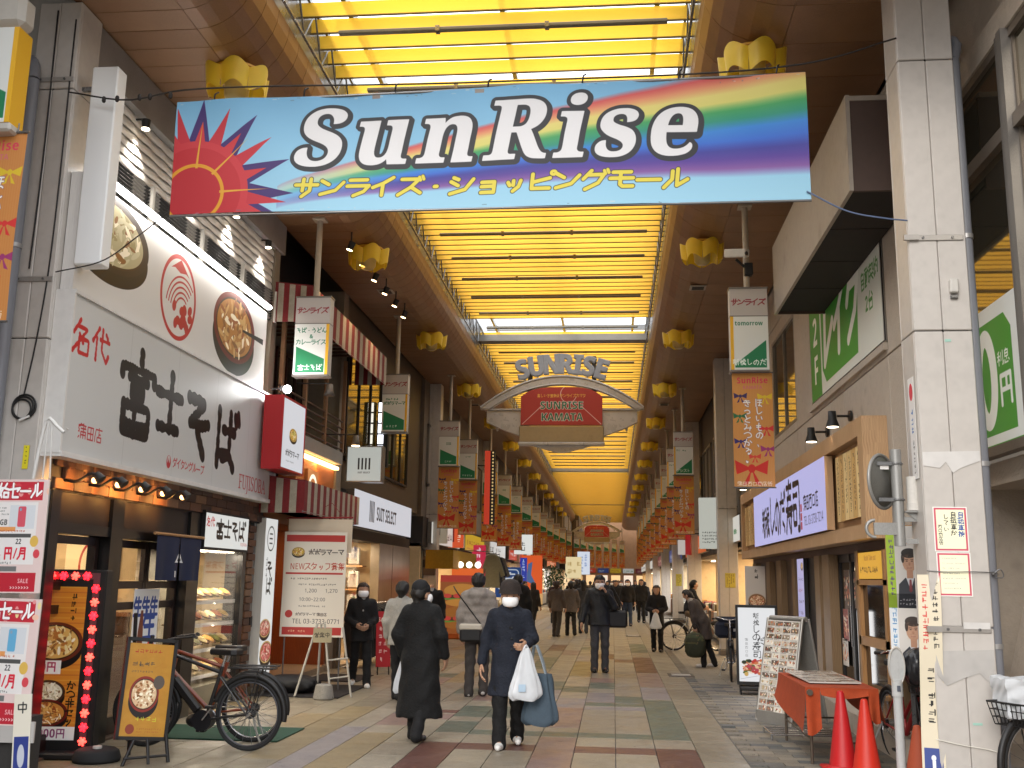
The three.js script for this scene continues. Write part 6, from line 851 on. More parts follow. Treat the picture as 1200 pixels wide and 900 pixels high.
function bagShape(w, h, d, seedv, pinch = 0.55) { const g = new THREE.SphereGeometry(1, 28, 20), p = g.attributes.position; for (let i = 0; i < p.count; i++) { let x = p.getX(i), y = p.getY(i), z = p.getZ(i); const a = Math.atan2(z, x), k = y > 0 ? 1 - (1 - pinch) * y * y : 1; const f = 1 + 0.07 * Math.sin(a * 7 + y * 5 + seedv) + 0.05 * Math.sin(a * 13 - y * 9 + seedv * 2); x = Math.sign(x) * Math.pow(Math.abs(x), 0.7) * k * f; z = Math.sign(z) * Math.pow(Math.abs(z), 0.8) * k * f; p.setXYZ(i, x * w / 2, (Math.sign(y) * Math.pow(Math.abs(y), 0.75)) * h / 2, z * d / 2); } g.computeVertexNormals(); return uvm(g); }
const cbag = (w, h, d) => { const g = new THREE.BoxGeometry(w, h, d, 14, 14, 14), p = g.attributes.position; for (let i = 0; i < p.count; i++) { const x = p.getX(i), y = p.getY(i), z = p.getZ(i), k = 1 + 0.1 * y / h, n = 0.006 * Math.sin(x * 40 + y * 33) + 0.004 * Math.sin(z * 47 - y * 61 + x * 20); p.setXYZ(i, x * k + n, y + n, z * k - n); } g.computeVertexNormals(); return uvm(g); };
const plastic = mat('plasticBag', 0xeef2f6, 0.35, { transmission: 0.25, tex: 'grime', side: THREE.DoubleSide });
{ const t = add(scene, 'plastic_bag', cbag(0.26, 0.28, 0.3), plastic, [2.98, 0.86, -8.15]); tag(t, 'crumpled white plastic bag in the basket behind the pale pillar', 'bag'); const u = add(scene, 'plastic_bag', bagShape(0.3, 0.34, 0.32, 5, 0.7), mat('darkBag', 0x1a1a1e, 0.3), [2.72, 0.95, -9.65]); tag(u, 'black plastic bag stuffed in the basket behind the street banner', 'bag'); }
// sheet of small menu photographs in rows
const menuTex = (W, H, nx, ny, bg) => canvas(W, H, (g) => {
  fill(g, bg, 0, 0, W, H); const cw = (W - 8) / nx, ch = (H - 8) / ny;
  for (let j = 0; j < ny; j++) for (let i = 0; i < nx; i++) { const x = 6 + i * cw, y = 6 + j * ch; fill(g, pick(['#5a4c42', '#8a7c6e', '#d2ccc0', '#6e5f54', '#b5aa9c']), x, y, cw - 5, ch * 0.7); for (let k = 0; k < 7; k++) oval(g, pick(['#b06a48', '#d8b898', '#e6ded0', '#8a4030', '#a8946c', '#5c6238']), x + rnd(4, cw - 9), y + rnd(3, ch * 0.62), rnd(3, 9), rnd(2, 5), rnd(3)); tiny(g, x, y + ch * 0.72, cw - 6, ch * 0.22, 1, '#4a443c'); }
});
// table with orange cloth, brochures
{
  const t = thing('display_table', 'folding table under an orange cloth before the sushi restaurant', 'table', [2.14, 0, -11.0], 0);
  const oc = mat('orangeCloth', 0xd8551e, 0.85, { tex: 'cloth', side: THREE.DoubleSide }), lm = mat('tableLeg', 0x5c5146, 0.4, { metalness: 0.5 });
  add(t, 'table_top', cb(0.62, 0.03, 1.56, 0.008, 0, 0.68, 0), offwhite);
  for (const [x, z] of [[-0.28, 0.72], [0.28, 0.72], [-0.28, -0.72], [0.28, -0.72]]) add(t, 'leg', rod([x, 0, z], [x, 0.67, z], 0.016), lm);
  add(t, 'brace', [rod([-0.28, 0.2, 0.72], [0.28, 0.2, 0.72], 0.01), rod([-0.28, 0.25, -0.72], [0.28, 0.25, -0.72], 0.01), rod([-0.28, 0.22, -0.72], [-0.28, 0.22, 0.72], 0.008)], lm);
  // cloth: flat top and hanging sides with a slanting hem, gathered at the corner
  const P = [], I = [], N = 40; const rim = []; for (let i = 0; i < N; i++) { const s = i / N * 4, e = Math.floor(s), f = s - e; rim.push(e === 0 ? [-0.33 + 0.66 * f, 0.8] : e === 1 ? [0.33, 0.8 - 1.6 * f] : e === 2 ? [0.33 - 0.66 * f, -0.8] : [-0.33, -0.8 + 1.6 * f]); }
  const g = []; const top = extr([[-0.335, -0.805], [0.335, -0.805], [0.335, 0.805], [-0.335, 0.805]], 0.006).rotateX(-Math.PI / 2).translate(0, 0.697, 0); g.push(uvm(top));
  const side = (x0, z0, x1, z1, drop0, drop1, nx, nz) => { const q = new THREE.PlaneGeometry(1, 1, 26, 8), p = q.attributes.position; for (let i = 0; i < p.count; i++) { const u = p.getX(i) + 0.5, v = 0.5 - p.getY(i), d = (drop0 + (drop1 - drop0) * u + 0.03 * Math.sin(u * 3.14)) * v, w = 0.02 * v * Math.sin(u * 5.5 + 0.6) + 0.04 * v * v; p.setXYZ(i, x0 + (x1 - x0) * u + nx * w, 0.7 - d, z0 + (z1 - z0) * u + nz * w); } q.computeVertexNormals(); return uvm(q); };
  g.push(side(-0.336, -0.806, -0.336, 0.806, 0.24, 0.4, -1, 0), side(-0.336, 0.806, -0.2, 0.806, 0.42, 0.36, 0, 1), side(0.24, 0.806, 0.336, 0.806, 0.26, 0.3, 0, 1), side(-0.2, 0.806, 0.24, 0.806, 0.06, 0.06, 0, 1), side(0.336, 0.806, 0.336, -0.806, 0.3, 0.25, 1, 0));
  add(t, 'table_cloth', g, oc); add(t, 'cloth_clip', cyl(0.03, 0.03, 0.02, -0.3, 0.66, 0.83, 10, Math.PI / 2), lm);
  const br = printed(menuTex(256, 512, 3, 11, '#c9c3b8'), 0.2);
  const m = thing('menu_placard', 'flat laminated menu placard with small food pictures on the orange table', 'placard', [2.12, 0.735, -11.05]); const bd = board(m, 'placard_sheet', 0.5, 1.05, 0.012, br, offwhite, [0, 0.012, 0], [-Math.PI / 2, 0, 0.06]); add(m, 'placard_rest', bx(0.3, 0.03, 0.05, 0, 0, 0.4), offwhite); m.rotation.x = 0.02; m.position.y = 0.72;
}
function cone(label, x, z, h, m) { const t = thing('traffic_cone', label, 'cone', [x, 0, z], 0, 'traffic cones at the end of the orange table'); add(t, 'cone_body', lathe([[0.13, 0.02], [0.125, 0.03], [0.032, h - 0.012], [0.02, h], [0, h + 0.002]], 24), m); add(t, 'cone_base', [cb(0.36, 0.03, 0.36, 0.012, 0, 0.015, 0), lathe([[0.16, 0.03], [0.13, 0.05]], 24)], m); return t; }
cone('clean red traffic cone standing close against the orange table', 2.08, -9.98, 0.7, mat('coneRed', 0xc01c20, 0.45, { tex: 'grime' })); cone('scuffed bright red traffic cone with white paint flecks', 2.23, -9.72, 0.66, mat('coneRed2', 0xd0301e, 0.45, { tex: 'grime' })); cone('faded brownish orange traffic cone beside the white post', 2.56, -9.3, 0.5, mat('coneOld', 0xa84a2a, 0.7, { tex: 'grime' }));
{ // white post with oval head
  const t = thing('barrier_post', 'white post with flat oval head beside the faded cone', 'post', [2.5, 0, -9.62]); const wm = mat('postWhite', 0xc9cbca, 0.45, { tex: 'grime' });
  add(t, 'post_shaft', [rod([0, 0, 0], [0, 0.78, 0], 0.04, 0.04, 14), rod([0, 0.7, 0], [0, 0.84, 0], 0.048, 0.048, 14)], wm); add(t, 'post_head', cyl(0.16, 0.16, 0.05, 0, 0, 0, 24, Math.PI / 2, 0, 0).scale(0.42, 1, 1), wm, [0, 0.96, 0.0]); add(t, 'head_rim', new THREE.TorusGeometry(0.16, 0.012, 6, 28).scale(0.42, 1, 1), offwhite, [0, 0.96, 0.026]); add(t, 'post_label', bx(0.03, 0.05, 0.004, 0.0, 0.77, 0.05), mat('lab', 0x555a66, 0.5)); add(t, 'post_foot', cyl(0.14, 0.12, 0.05, 0, 0.025, 0, 18), darkConc);
}
{ // traffic mirror seen from behind
  const t = thing('traffic_mirror', 'round traffic mirror seen from behind on a grey post by the pale pillar', 'mirror', [2.36, 0, -8.75]); const gm = mat('mirrorGrey', 0xb0afab, 0.45, { metalness: 0.4, tex: 'metal' });
  add(t, 'mirror_post', [rod([0, 1.98, 0], [0, 2.78, 0], 0.045, 0.045, 14)], gm); add(t, 'post_clamp', [bx(0.2, 0.04, 0.04, 0.1, 2.02, 0), bx(0.2, 0.04, 0.04, 0.1, 2.2, 0.0)], gm); add(t, 'mirror_back', lathe([[0, 0.06], [0.12, 0.05], [0.2, 0.01], [0.225, 0], [0.215, -0.02], [0.1, 0.02], [0, 0.03]], 28).rotateX(Math.PI / 2), mat('mback', 0x86857f, 0.4, { metalness: 0.5, tex: 'metal' }), [-0.1, 2.52, -0.08], [0, 0.85, 0]); add(t, 'mirror_rim', new THREE.TorusGeometry(0.225, 0.015, 8, 36), gm, [-0.1, 2.52, -0.08], [0, 0.85, 0]);
  for (const y of [2.36, 2.66]) add(t, 'mirror_bracket', [bx(0.2, 0.03, 0.012, -0.06, y, 0.03), new THREE.TorusGeometry(0.05, 0.008, 6, 18).rotateX(Math.PI / 2).translate(0, y, 0)], steel); add(t, 'back_label', bx(0.07, 0.035, 0.004, -0.1, 2.63, 0.02), white);
  add(t, 'lamp_can', [cyl(0.05, 0.05, 0.26, 0.12, 2.42, 0.02, 14), cyl(0.055, 0.055, 0.06, 0.12, 2.3, 0.02, 14)], offwhite); add(t, 'lamp_shelf', [bx(0.16, 0.012, 0.1, 0.12, 2.26, 0.02), extr([[0, 0], [0.12, 0], [0.12, -0.1]], 0.01).translate(0.06, 2.25, 0.02)], gm); add(t, 'lower_bracket', [bx(0.22, 0.1, 0.03, -0.1, 2.12, 0.02), new THREE.TorusGeometry(0.07, 0.014, 6, 16, 3.2).rotateZ(1.57).translate(-0.2, 2.12, 0.02)], gm);
  const face = (hair, slogan, bg) => printed(canvas(128, 300, (g0, w, h) => { const g = g0; fill(g, bg, 0, 0, w, h); g.translate(-32, 0); fill(g, '#d2cec8', 62, 0, 98, h); g.globalAlpha = 0.9; poly(g, '#23252e', [66, 300], [72, 214], [96, 190], [130, 190], [156, 214], [160, 300]); poly(g, '#dcdde0', [98, 188], [128, 188], [113, 236]); poly(g, '#7a2c30', [110, 196], [117, 196], [119, 236], [113, 244], [107, 236]); fill(g, '#b07e62', 102, 160, 22, 32); oval(g, '#b88a6c', 113, 132, 25, 36); oval(g, hair, 113, 100, 28, 18); oval(g, hair, 90, 118, 6, 18); oval(g, hair, 136, 118, 6, 18); fill(g, '#3a2a22', 98, 122, 11, 2.4); fill(g, '#3a2a22', 117, 122, 11, 2.4); oval(g, '#2a1c16', 104, 129, 4, 1.8); oval(g, '#2a1c16', 122, 129, 4, 1.8); oval(g, '#a8785c', 113, 140, 4, 6); fill(g, '#95584a', 104, 153, 18, 2.4); for (let k = 0; k < 60; k++) { g.globalAlpha = 0.1; oval(g, pick(['#8a5c46', '#d8ac8c']), 113 + rnd(-22, 22), 134 + rnd(-30, 30), rnd(2, 6), rnd(2, 6)); } g.globalAlpha = 1; g.translate(32, 0); tiny(g, 4, 10, 26, 280, 1, slogan, true); tiny(g, 40, 262, 84, 30, 2, '#d8d8dc'); }));
  for (const [y, a, b, bg, lab] of [[1.83, '#1c1614', '#5a3a8a', '#a8c83c', 'portrait poster with green edge on the post by the pale pillar'], [1.22, '#2a201c', '#2a7ab8', '#dfe4e8', 'lower portrait poster with blue characters behind the street banner']]) { const p = thing('portrait_poster', lab, 'poster', [2.66, y, -9.75], -0.55); board(p, 'poster_sheet', 0.32, 0.74, 0.01, face(a, b, bg), offwhite, [0, 0, 0]); add(p, 'poster_backing', bx(0.34, 0.76, 0.012, 0, 0, -0.012), woodL); add(p, 'support_post', bx(0.04, y + 0.36, 0.03, 0, -(y + 0.36) / 2 + 0.36, -0.035), steel); }
  const v = thing('street_banner', 'tall narrow cream banner with red and black characters tied to the pale pillar', 'banner', [2.48, 1.0, -8.52], -0.35); const g = new THREE.PlaneGeometry(0.17, 1.5, 3, 18), p = g.attributes.position; for (let i = 0; i < p.count; i++) { p.setZ(i, 0.02 * Math.sin(p.getY(i) * 5)); p.setX(i, p.getX(i) + 0.02 * Math.sin(p.getY(i) * 2.2)); } g.computeVertexNormals();
  add(v, 'banner_cloth', g, printed(canvas(96, 840, (c, w, h) => { fill(c, '#d8cdb4', 0, 0, w, h); tiny(c, 8, 40, 40, 330, 1, '#c8302c', true); tiny(c, 50, 30, 40, 400, 1, '#2a2622', true); tiny(c, 22, 400, 48, 320, 1, '#1c1a18', true); fill(c, '#3a4a8a', 10, 740, 76, 96); oval(c, '#e8e8ee', 48, 780, 10, 12); fill(c, '#e8e8ee', 42, 790, 14, 36); }), 0.67, { side: THREE.DoubleSide })); add(v, 'banner_pole', rod([0.0, -1.0, -0.035], [0.0, 0.74, -0.035], 0.01), black);
  const n = thing('narrow_notice', 'narrow vertical notice strip on the side of the pale pillar', 'notice', [2.493, 2.95, -8.66], RIGHT); board(n, 'notice_sheet', 0.16, 0.85, 0.006, printed(canvas(40, 210, (c, w, h) => { fill(c, '#e2e0de', 0, 0, w, h); oval(c, '#d03a4a', 20, 30, 12, 18); tiny(c, 8, 66, 24, 60, 1, '#2a62a8', true); tiny(c, 12, 130, 16, 70, 1, '#555', true); })), offwhite, [0, 0, 0]);
}
// lit box stand and A-frame menu
{
  const t = thing('light_box_stand', 'bright white standing light box with brush lettering and sushi picture', 'sign', [2.2, 0, -16.4], -0.08);
  board(t, 'sign_face', 0.56, 1.1, 0.14, glow(canvas(288, 566, (g, w, h) => {
    fill(g, '#f6f7f9', 0, 0, w, h); text(g, '新橋', 140, 40, { h: 44, vertical: true, color: '#222', lw: 0.09, brush: true, gap: 0.2 }); text(g, 'しの', 140, 136, { h: 62, vertical: true, color: '#1a1a1a', lw: 0.1, brush: true, gap: -0.1 }); text(g, 'だ', 170, 226, { h: 58, vertical: true, color: '#1a1a1a', lw: 0.1, brush: true }); text(g, '寿司', 140, 262, { h: 62, vertical: true, color: '#1a1a1a', lw: 0.1, brush: true, gap: 0 }); text(g, '蒲田西口店', 62, 236, { h: 22, vertical: true, color: '#777', lw: 0.07, gap: 0.35 });
    for (let i = 0; i < 160; i++) oval(g, pick(['#d87a4a', '#e8a070', '#c83a30', '#f0c8a0', '#f8e8d0', '#5a6a2c', '#b84a5a']), rnd(30, 270), 400 + rnd(90) + Math.abs(rnd(-20, 20)), rnd(10, 24), rnd(6, 11), rnd(-0.5, 0.5)); for (const [x, y] of [[40, 420], [80, 410]]) oval(g, '#2c3420', x, y, 18, 14); oval(g, '#d8b060', 56, 510, 16, 16); g.strokeStyle = '#b0b4bc'; g.lineWidth = 3; g.beginPath(); g.moveTo(10, 548); g.lineTo(280, 496); g.stroke();
  }), 0.60), black, [0, 0.74, 0]);
  add(t, 'stand_frame', [bx(0.62, 0.04, 0.18, 0, 1.31, 0), bx(0.62, 0.05, 0.18, 0, 0.165, 0), bx(0.035, 1.12, 0.18, -0.295, 0.74, 0), bx(0.035, 1.12, 0.18, 0.295, 0.74, 0)], black); add(t, 'stand_base', [cb(0.56, 0.06, 0.34, 0.015, 0, 0.09, 0), bx(0.1, 0.08, 0.1, 0, 0.13, 0)], black); for (const [x, z] of [[-0.26, 0.15], [0.26, 0.15], [-0.26, -0.15], [0.26, -0.15]]) add(t, 'caster', cyl(0.03, 0.03, 0.025, x, 0.03, z, 12, 0, 0, Math.PI / 2), rubber);
  area(scene, 0.52, 1.05, [2.17, 0.74, -16.3], [-0.08, 0, 1], 0xffffff, 1.6);
  const a = thing('menu_a_frame', 'aluminium A-frame board covered with food menu photos before the sushi restaurant', 'sign', [2.16, 0, -13.2], -0.95), al = mat('alu2', 0xb5b3ae, 0.35, { metalness: 0.6, tex: 'metal' });
  const fc = printed(menuTex(256, 512, 4, 14, '#c4c0b8'), 0.2);
  board(a, 'menu_board', 0.56, 1.12, 0.03, fc, al, [0, 0.66, 0.17], [-0.2, 0, 0]); board(a, 'menu_board', 0.56, 1.12, 0.03, al, al, [0, 0.66, -0.17], [0.2, 0, 0]);
  for (const k of [-1, 1]) add(a, 'frame_side', [rod([k * 0.29, 0.02, 0.3], [k * 0.29, 1.24, 0.05], 0.018), rod([k * 0.29, 0.02, -0.3], [k * 0.29, 1.24, -0.05], 0.018), rod([k * 0.29, 0.5, 0.2], [k * 0.29, 0.5, -0.2], 0.01)], al); add(a, 'frame_top', rod([-0.3, 1.24, 0], [0.3, 1.24, 0], 0.03), al); add(a, 'frame_foot', bb(-0.29, 0.29, 0.0, 0.14, 0.27, 0.31), al);
  const w = thing('wire_base', 'chromed wire stand on the pavers beneath the orange table', 'stand', [2.1, 0, -12.0]); const ww = []; for (let k = 0; k < 5; k++) ww.push(rod([-0.4, 0.06, -0.3 + k * 0.15], [0.35, 0.06, -0.3 + k * 0.15], 0.008)); ww.push(rod([-0.4, 0.06, -0.3], [-0.4, 0.06, 0.3], 0.01), rod([0.35, 0.06, -0.3], [0.35, 0.06, 0.3], 0.01)); for (const [x, z] of [[-0.4, -0.3], [-0.4, 0.3], [0.35, -0.3], [0.35, 0.3]]) ww.push(rod([x, 0, z], [x, 0.06, z], 0.012)); add(w, 'wire_grid', ww, chrome);
  const vs = thing('wall_menu_banner', 'narrow upright printed menu board leaning by the brown panels', 'sign', [2.85, 1.35, -21], -0.6); board(vs, 'board_sheet', 0.5, 1.3, 0.02, printed(canvas(96, 250, (g, w, h) => { fill(g, '#c9c6c4', 0, 0, w, h); tiny(g, 34, 10, 28, 70, 1, '#333', true); bowl(g, 48, 130, 36, 26, '#a08060', '#c88a68', '#e8c8a8', '#a84a3c'); tiny(g, 12, 170, 72, 70, 4, '#8a5a4a'); })), steel, [0, 0, 0]); add(vs, 'board_leg', [bx(0.03, 0.72, 0.03, -0.2, -1.0, 0), bx(0.03, 0.72, 0.03, 0.2, -1.0, 0)], black);
}
// left foreground: sale posters on a rope, LED menu board, easels, mats
{
  const sale = (num, ph) => printed(canvas(320, 728 / 2 | 0, (g, w, h) => {
    fill(g, '#e6cfcb', 0, 0, w, h); fill(g, '#c83040', 0, 8, w - 24, 60); for (let i = 0; i < 22; i++) oval(g, pick(['#e89a9a', '#f4c8b0', '#d84a54', '#f0dca0']), rnd(w), 8 + rnd(56), rnd(4, 14), rnd(4, 12)); text(g, '始セール', 100, 12, { h: 48, color: '#fff', lw: 0.17, outline: '#a81c2c', ow: 0.06, w: 0.98, gap: 0.02 }); g.fillStyle = '#ece8e6'; g.fillRect(0, 74, w - 40, 200);
    fill(g, '#d9dde2', 160, 84, 110, 76); g.fillStyle = ph; g.beginPath(); g.roundRect(196, 88, 34, 66, 6); g.fill(); oval(g, '#8fa8c0', 206, 98, 5, 5); text(g, '128GB', 78, 128, { h: 22, color: '#333' }); fill(g, '#e8a060', 100, 154, 90, 14); fill(g, '#d9a8a8', 0, 74, 8, 200); tiny(g, 90, 88, 70, 30, 3, '#888'); tiny(g, 100, 160, 160, 14, 1, '#b8543a'); fill(g, '#555', 0, 176, w - 60, 12); text(g, num, 86, 194, { h: 62, color: '#d8203a', w: 0.9 }); text(g, '22', 196, 190, { h: 20, color: '#444' }); text(g, '円/月', 150, 216, { h: 42, color: '#d8203a', lw: 0.15, w: 0.88 }); tiny(g, 4, 262, 230, 14, 1, '#666'); fill(g, '#777', 0, 280, 210, 16);
    fill(g, '#c02a3a', 0, 300, w - 24, 60); tiny(g, 6, 304, 200, 12, 1, '#f4dede'); text(g, 'SALE', 220, 316, { h: 18, color: '#f0b0b4' }); for (let k = 0; k < 7; k++) text(g, '>', 190 + k * 12, 340, { h: 14, color: '#f8e8e8' }); oval(g, '#e0b85a', 276, 200, 18, 18); oval(g, '#d84a54', 290, 240, 14, 14);
  }), 0.3);
  const t = thing('sale_poster_stand', 'hanging rack of red and white phone sale posters before the drainpipe pillar', 'poster', [-4.93, 0, -7.98], 0.05);
  board(t, 'sale_poster', 0.62, 0.92, 0.012, sale('2,', '#d85a6a'), offwhite, [0, 1.95, 0.02], [0, 0, 0.01]); board(t, 'sale_poster', 0.62, 0.98, 0.012, sale('3', '#6ab0d8'), offwhite, [0.03, 0.96, 0.035], [0, 0, -0.02]);
  add(t, 'clear_sleeve', bx(0.66, 0.16, 0.02, 0.06, 0.42, 0.03), mat('sleeve', 0xd6d2ce, 0.2, { transmission: 0.3 })); board(t, 'narrow_flyer', 0.14, 0.7, 0.01, printed(canvas(48, 240, (g, w, h) => { fill(g, '#e8e2d2', 0, 0, w, h); text(g, '中', 8, 20, { h: 30, color: '#222' }); fill(g, '#2c3c8a', 4, 110, 40, 90); oval(g, '#c8ccd8', 24, 160, 10, 30); })), offwhite, [0.3, 0.36, 0.045], [0, 0, 0.06]);
  add(t, 'hanging_frame', [tube([[0.16, 2.42, 0.02], [0.2, 2.7, 0.04], [0.26, 2.92, 0.06], [0.33, 2.86, 0.06], [0.4, 2.8, 0.06]], 0.015, 16), rod([0.26, 2.92, 0.06], [0.24, 2.42, 0.02], 0.007), rod([0.29, 2.9, 0.06], [0.3, 2.42, 0.02], 0.007)], white); add(t, 'frame_foot', [bx(0.5, 0.5, 0.4, -0.02, 0.25, -0.2)], mat('bagGrey', 0x4a4745, 0.8, { tex: 'cloth' }));
  const l = thing('led_menu_board', 'menu board framed by glowing red bulbs with rice bowl pictures', 'sign', [-5.08, 0, -9.4], 0.12); // menu print inside a black case with red lamps
  add(l, 'board_case', cb(0.62, 1.66, 0.16, 0.012, 0, 0.86, 0), black); add(l, 'board_base', cb(0.7, 0.06, 0.5, 0.015, 0, 0.03, 0), black);
  board(l, 'menu_print', 0.42, 1.38, 0.012, printed(canvas(208, 676, (g, w, h) => { fill(g, '#d8862c', 0, 0, w, h); const gr = ['#e09a38', '#c8722a']; for (let i = 0; i < 30; i++) fill(g, gr[i % 2], 0, i * 23, w, 6); tiny(g, 130, 30, 44, 120, 1, '#1c1410', true); bowl(g, 80, 250, 130, 90, '#6a2a16', '#e0b060', '#f2dca0', '#b8702c'); fill(g, '#f2f0ec', 0, 330, 120, 60); text(g, '0円', 24, 334, { h: 46, color: '#b02a5a', lw: 0.13 }); bowl(g, 70, 470, 80, 54, '#4a2a18', '#e6dcc0', '#f6f0dc', '#c8b890'); bowl(g, 70, 560, 100, 60, '#6a1c14', '#d08a3c', '#e8b868', '#9a4a1c'); text(g, 'かつ丼セット', 176, 420, { h: 38, vertical: true, color: '#16100c', lw: 0.16, brush: true, gap: 0.0 }); fill(g, '#f2f0ec', 0, 618, w, 58); text(g, '900円', 40, 624, { h: 44, color: '#8a3a6a', lw: 0.12 }); }), 0.35), black, [-0.07, 0.84, 0.083]);
  const led = mat('ledGlow', 0xff3030, 0.4, { emissive: 0xff1520, emissiveIntensity: 6 }), led2 = mat('ledGlow2', 0xff8060, 0.4, { emissive: 0xff3830, emissiveIntensity: 4 }), strip = mat('ledStrip', 0x6a3a40, 0.4);
  add(l, 'lamp_strip', bb(0.19, 0.25, 0.1, 1.66, 0.08, 0.09), strip); add(l, 'lamp_strip', bb(-0.3, 0.19, 1.6, 1.66, 0.08, 0.09), strip);
  for (let k = 0; k < 12; k++) add(l, 'led_lamp', [ball(0.026, 0.22, 0.14 + k * 0.125, 0.095, 1, 1, 0.5, 10), ...[0, 1, 2, 3, 4, 5].map((a) => ball(0.012, 0.22 + 0.03 * Math.cos(a), 0.14 + k * 0.125 + 0.03 * Math.sin(a), 0.094, 1, 1, 0.5, 6))], k % 2 ? led : led2);
  for (let k = 0; k < 4; k++) add(l, 'led_lamp', [ball(0.026, -0.2 + k * 0.11, 1.63, 0.095, 1, 1, 0.5, 10), ...[0, 1, 2, 3, 4, 5].map((a) => ball(0.012, -0.2 + k * 0.11 + 0.03 * Math.cos(a), 1.63 + 0.03 * Math.sin(a), 0.094, 1, 1, 0.5, 6))], k % 2 ? led : led2);
  area(scene, 0.08, 1.4, [-4.84, 0.85, -9.28], [0.3, 0, 1], 0xff2020, 1.2);
  const e = thing('yellow_menu_easel', 'black easel board with yellow menu sheet leaning before the black bicycle', 'sign', [-4.24, 0, -9.25], 0.7), P = [0, 0.62, 0.02];
  board(e, 'menu_sheet', 0.4, 0.82, 0.02, printed(canvas(224, 460, (g, w, h) => { fill(g, '#b88328', 0, 0, w, h); for (let i = 0; i < 220; i++) { g.globalAlpha = 0.12; oval(g, pick(['#c89c3c', '#a86c1c', '#c08a2c']), rnd(w), rnd(h), rnd(14, 40), rnd(10, 30)); } g.globalAlpha = 1; tiny(g, 30, 20, 160, 34, 1, '#b0301c'); tiny(g, 24, 80, 180, 44, 1, '#4a4038'); tiny(g, 24, 130, 120, 20, 1, '#6a5a40'); bowl(g, 100, 250, 74, 88, '#8a2c20', '#dcb890', '#e8d0a8', '#b07040'); oval(g, '#5a5048', 168, 190, 28, 34); tiny(g, 70, 350, 120, 40, 1, '#c8d03a'); oval(g, '#8a3a24', 50, 420, 22, 24); tiny(g, 84, 410, 120, 30, 2, '#a8602a'); }), 0.4), black, P, [-0.16, 0, -0.09]);
  const fr = [[-0.22, 0.43, 0.22, 0.46], [-0.22, -0.43, 0.22, -0.4], [-0.23, -0.43, -0.2, 0.46], [0.2, -0.43, 0.23, 0.46]].map(([a, b, c, d]) => bb(a, c, b, d, -0.02, 0.022)); add(e, 'easel_frame', fr, black, P, [-0.16, 0, -0.09]);
  add(e, 'easel_leg', [rod([-0.1, 0.2, 0.1], [-0.2, 0, 0.16], 0.016), rod([0.02, 0.2, 0.1], [0.02, 0, 0.18], 0.014), rod([0.18, 0.24, 0.1], [0.2, 0, 0.16], 0.016), rod([-0.12, 1.3, -0.1], [0.0, 0.0, -0.4], 0.018), rod([0.04, 1.1, -0.06], [0.0, 0.9, -0.06], 0.018), rod([-0.19, 0.06, 0.15], [0.19, 0.06, 0.15], 0.012)], black);
  const rw = thing('rubber_weight', 'black rubber base weight beside the red bulb menu board', 'weight', [-4.63, 0, -9.2]); add(rw, 'weight_body', lathe([[0, 0], [0.2, 0], [0.21, 0.03], [0.19, 0.09], [0.16, 0.11], [0, 0.11]], 20), rubber); add(rw, 'weight_plug', cyl(0.04, 0.04, 0.02, 0, 0.12, 0, 12), offwhite);
  const gm = add(scene, 'green_mat', cb(1.5, 0.012, 0.95, 0.004), mat('matGreen', 0x1f5a44, 0.95, { tex: 'cloth' }), [-4.15, 0.008, -11.0]); tag(gm, 'green floor mat at the noodle shop door behind the bicycles', 'mat');
  const dm = add(scene, 'dark_mat', cb(1.6, 0.014, 1.7, 0.004), mat('matDark', 0x2c2624, 0.95, { tex: 'cloth' }), [-4.6, 0.009, -15.2]); tag(dm, 'dark brown floor mat before the pasta restaurant', 'mat'); const dm2 = add(scene, 'dark_mat', cb(0.9, 0.012, 1.2, 0.004), mat('matDark'), [-4.55, 0.008, -17.2]); tag(dm2, 'small dark mat beside the white easel', 'mat');
}
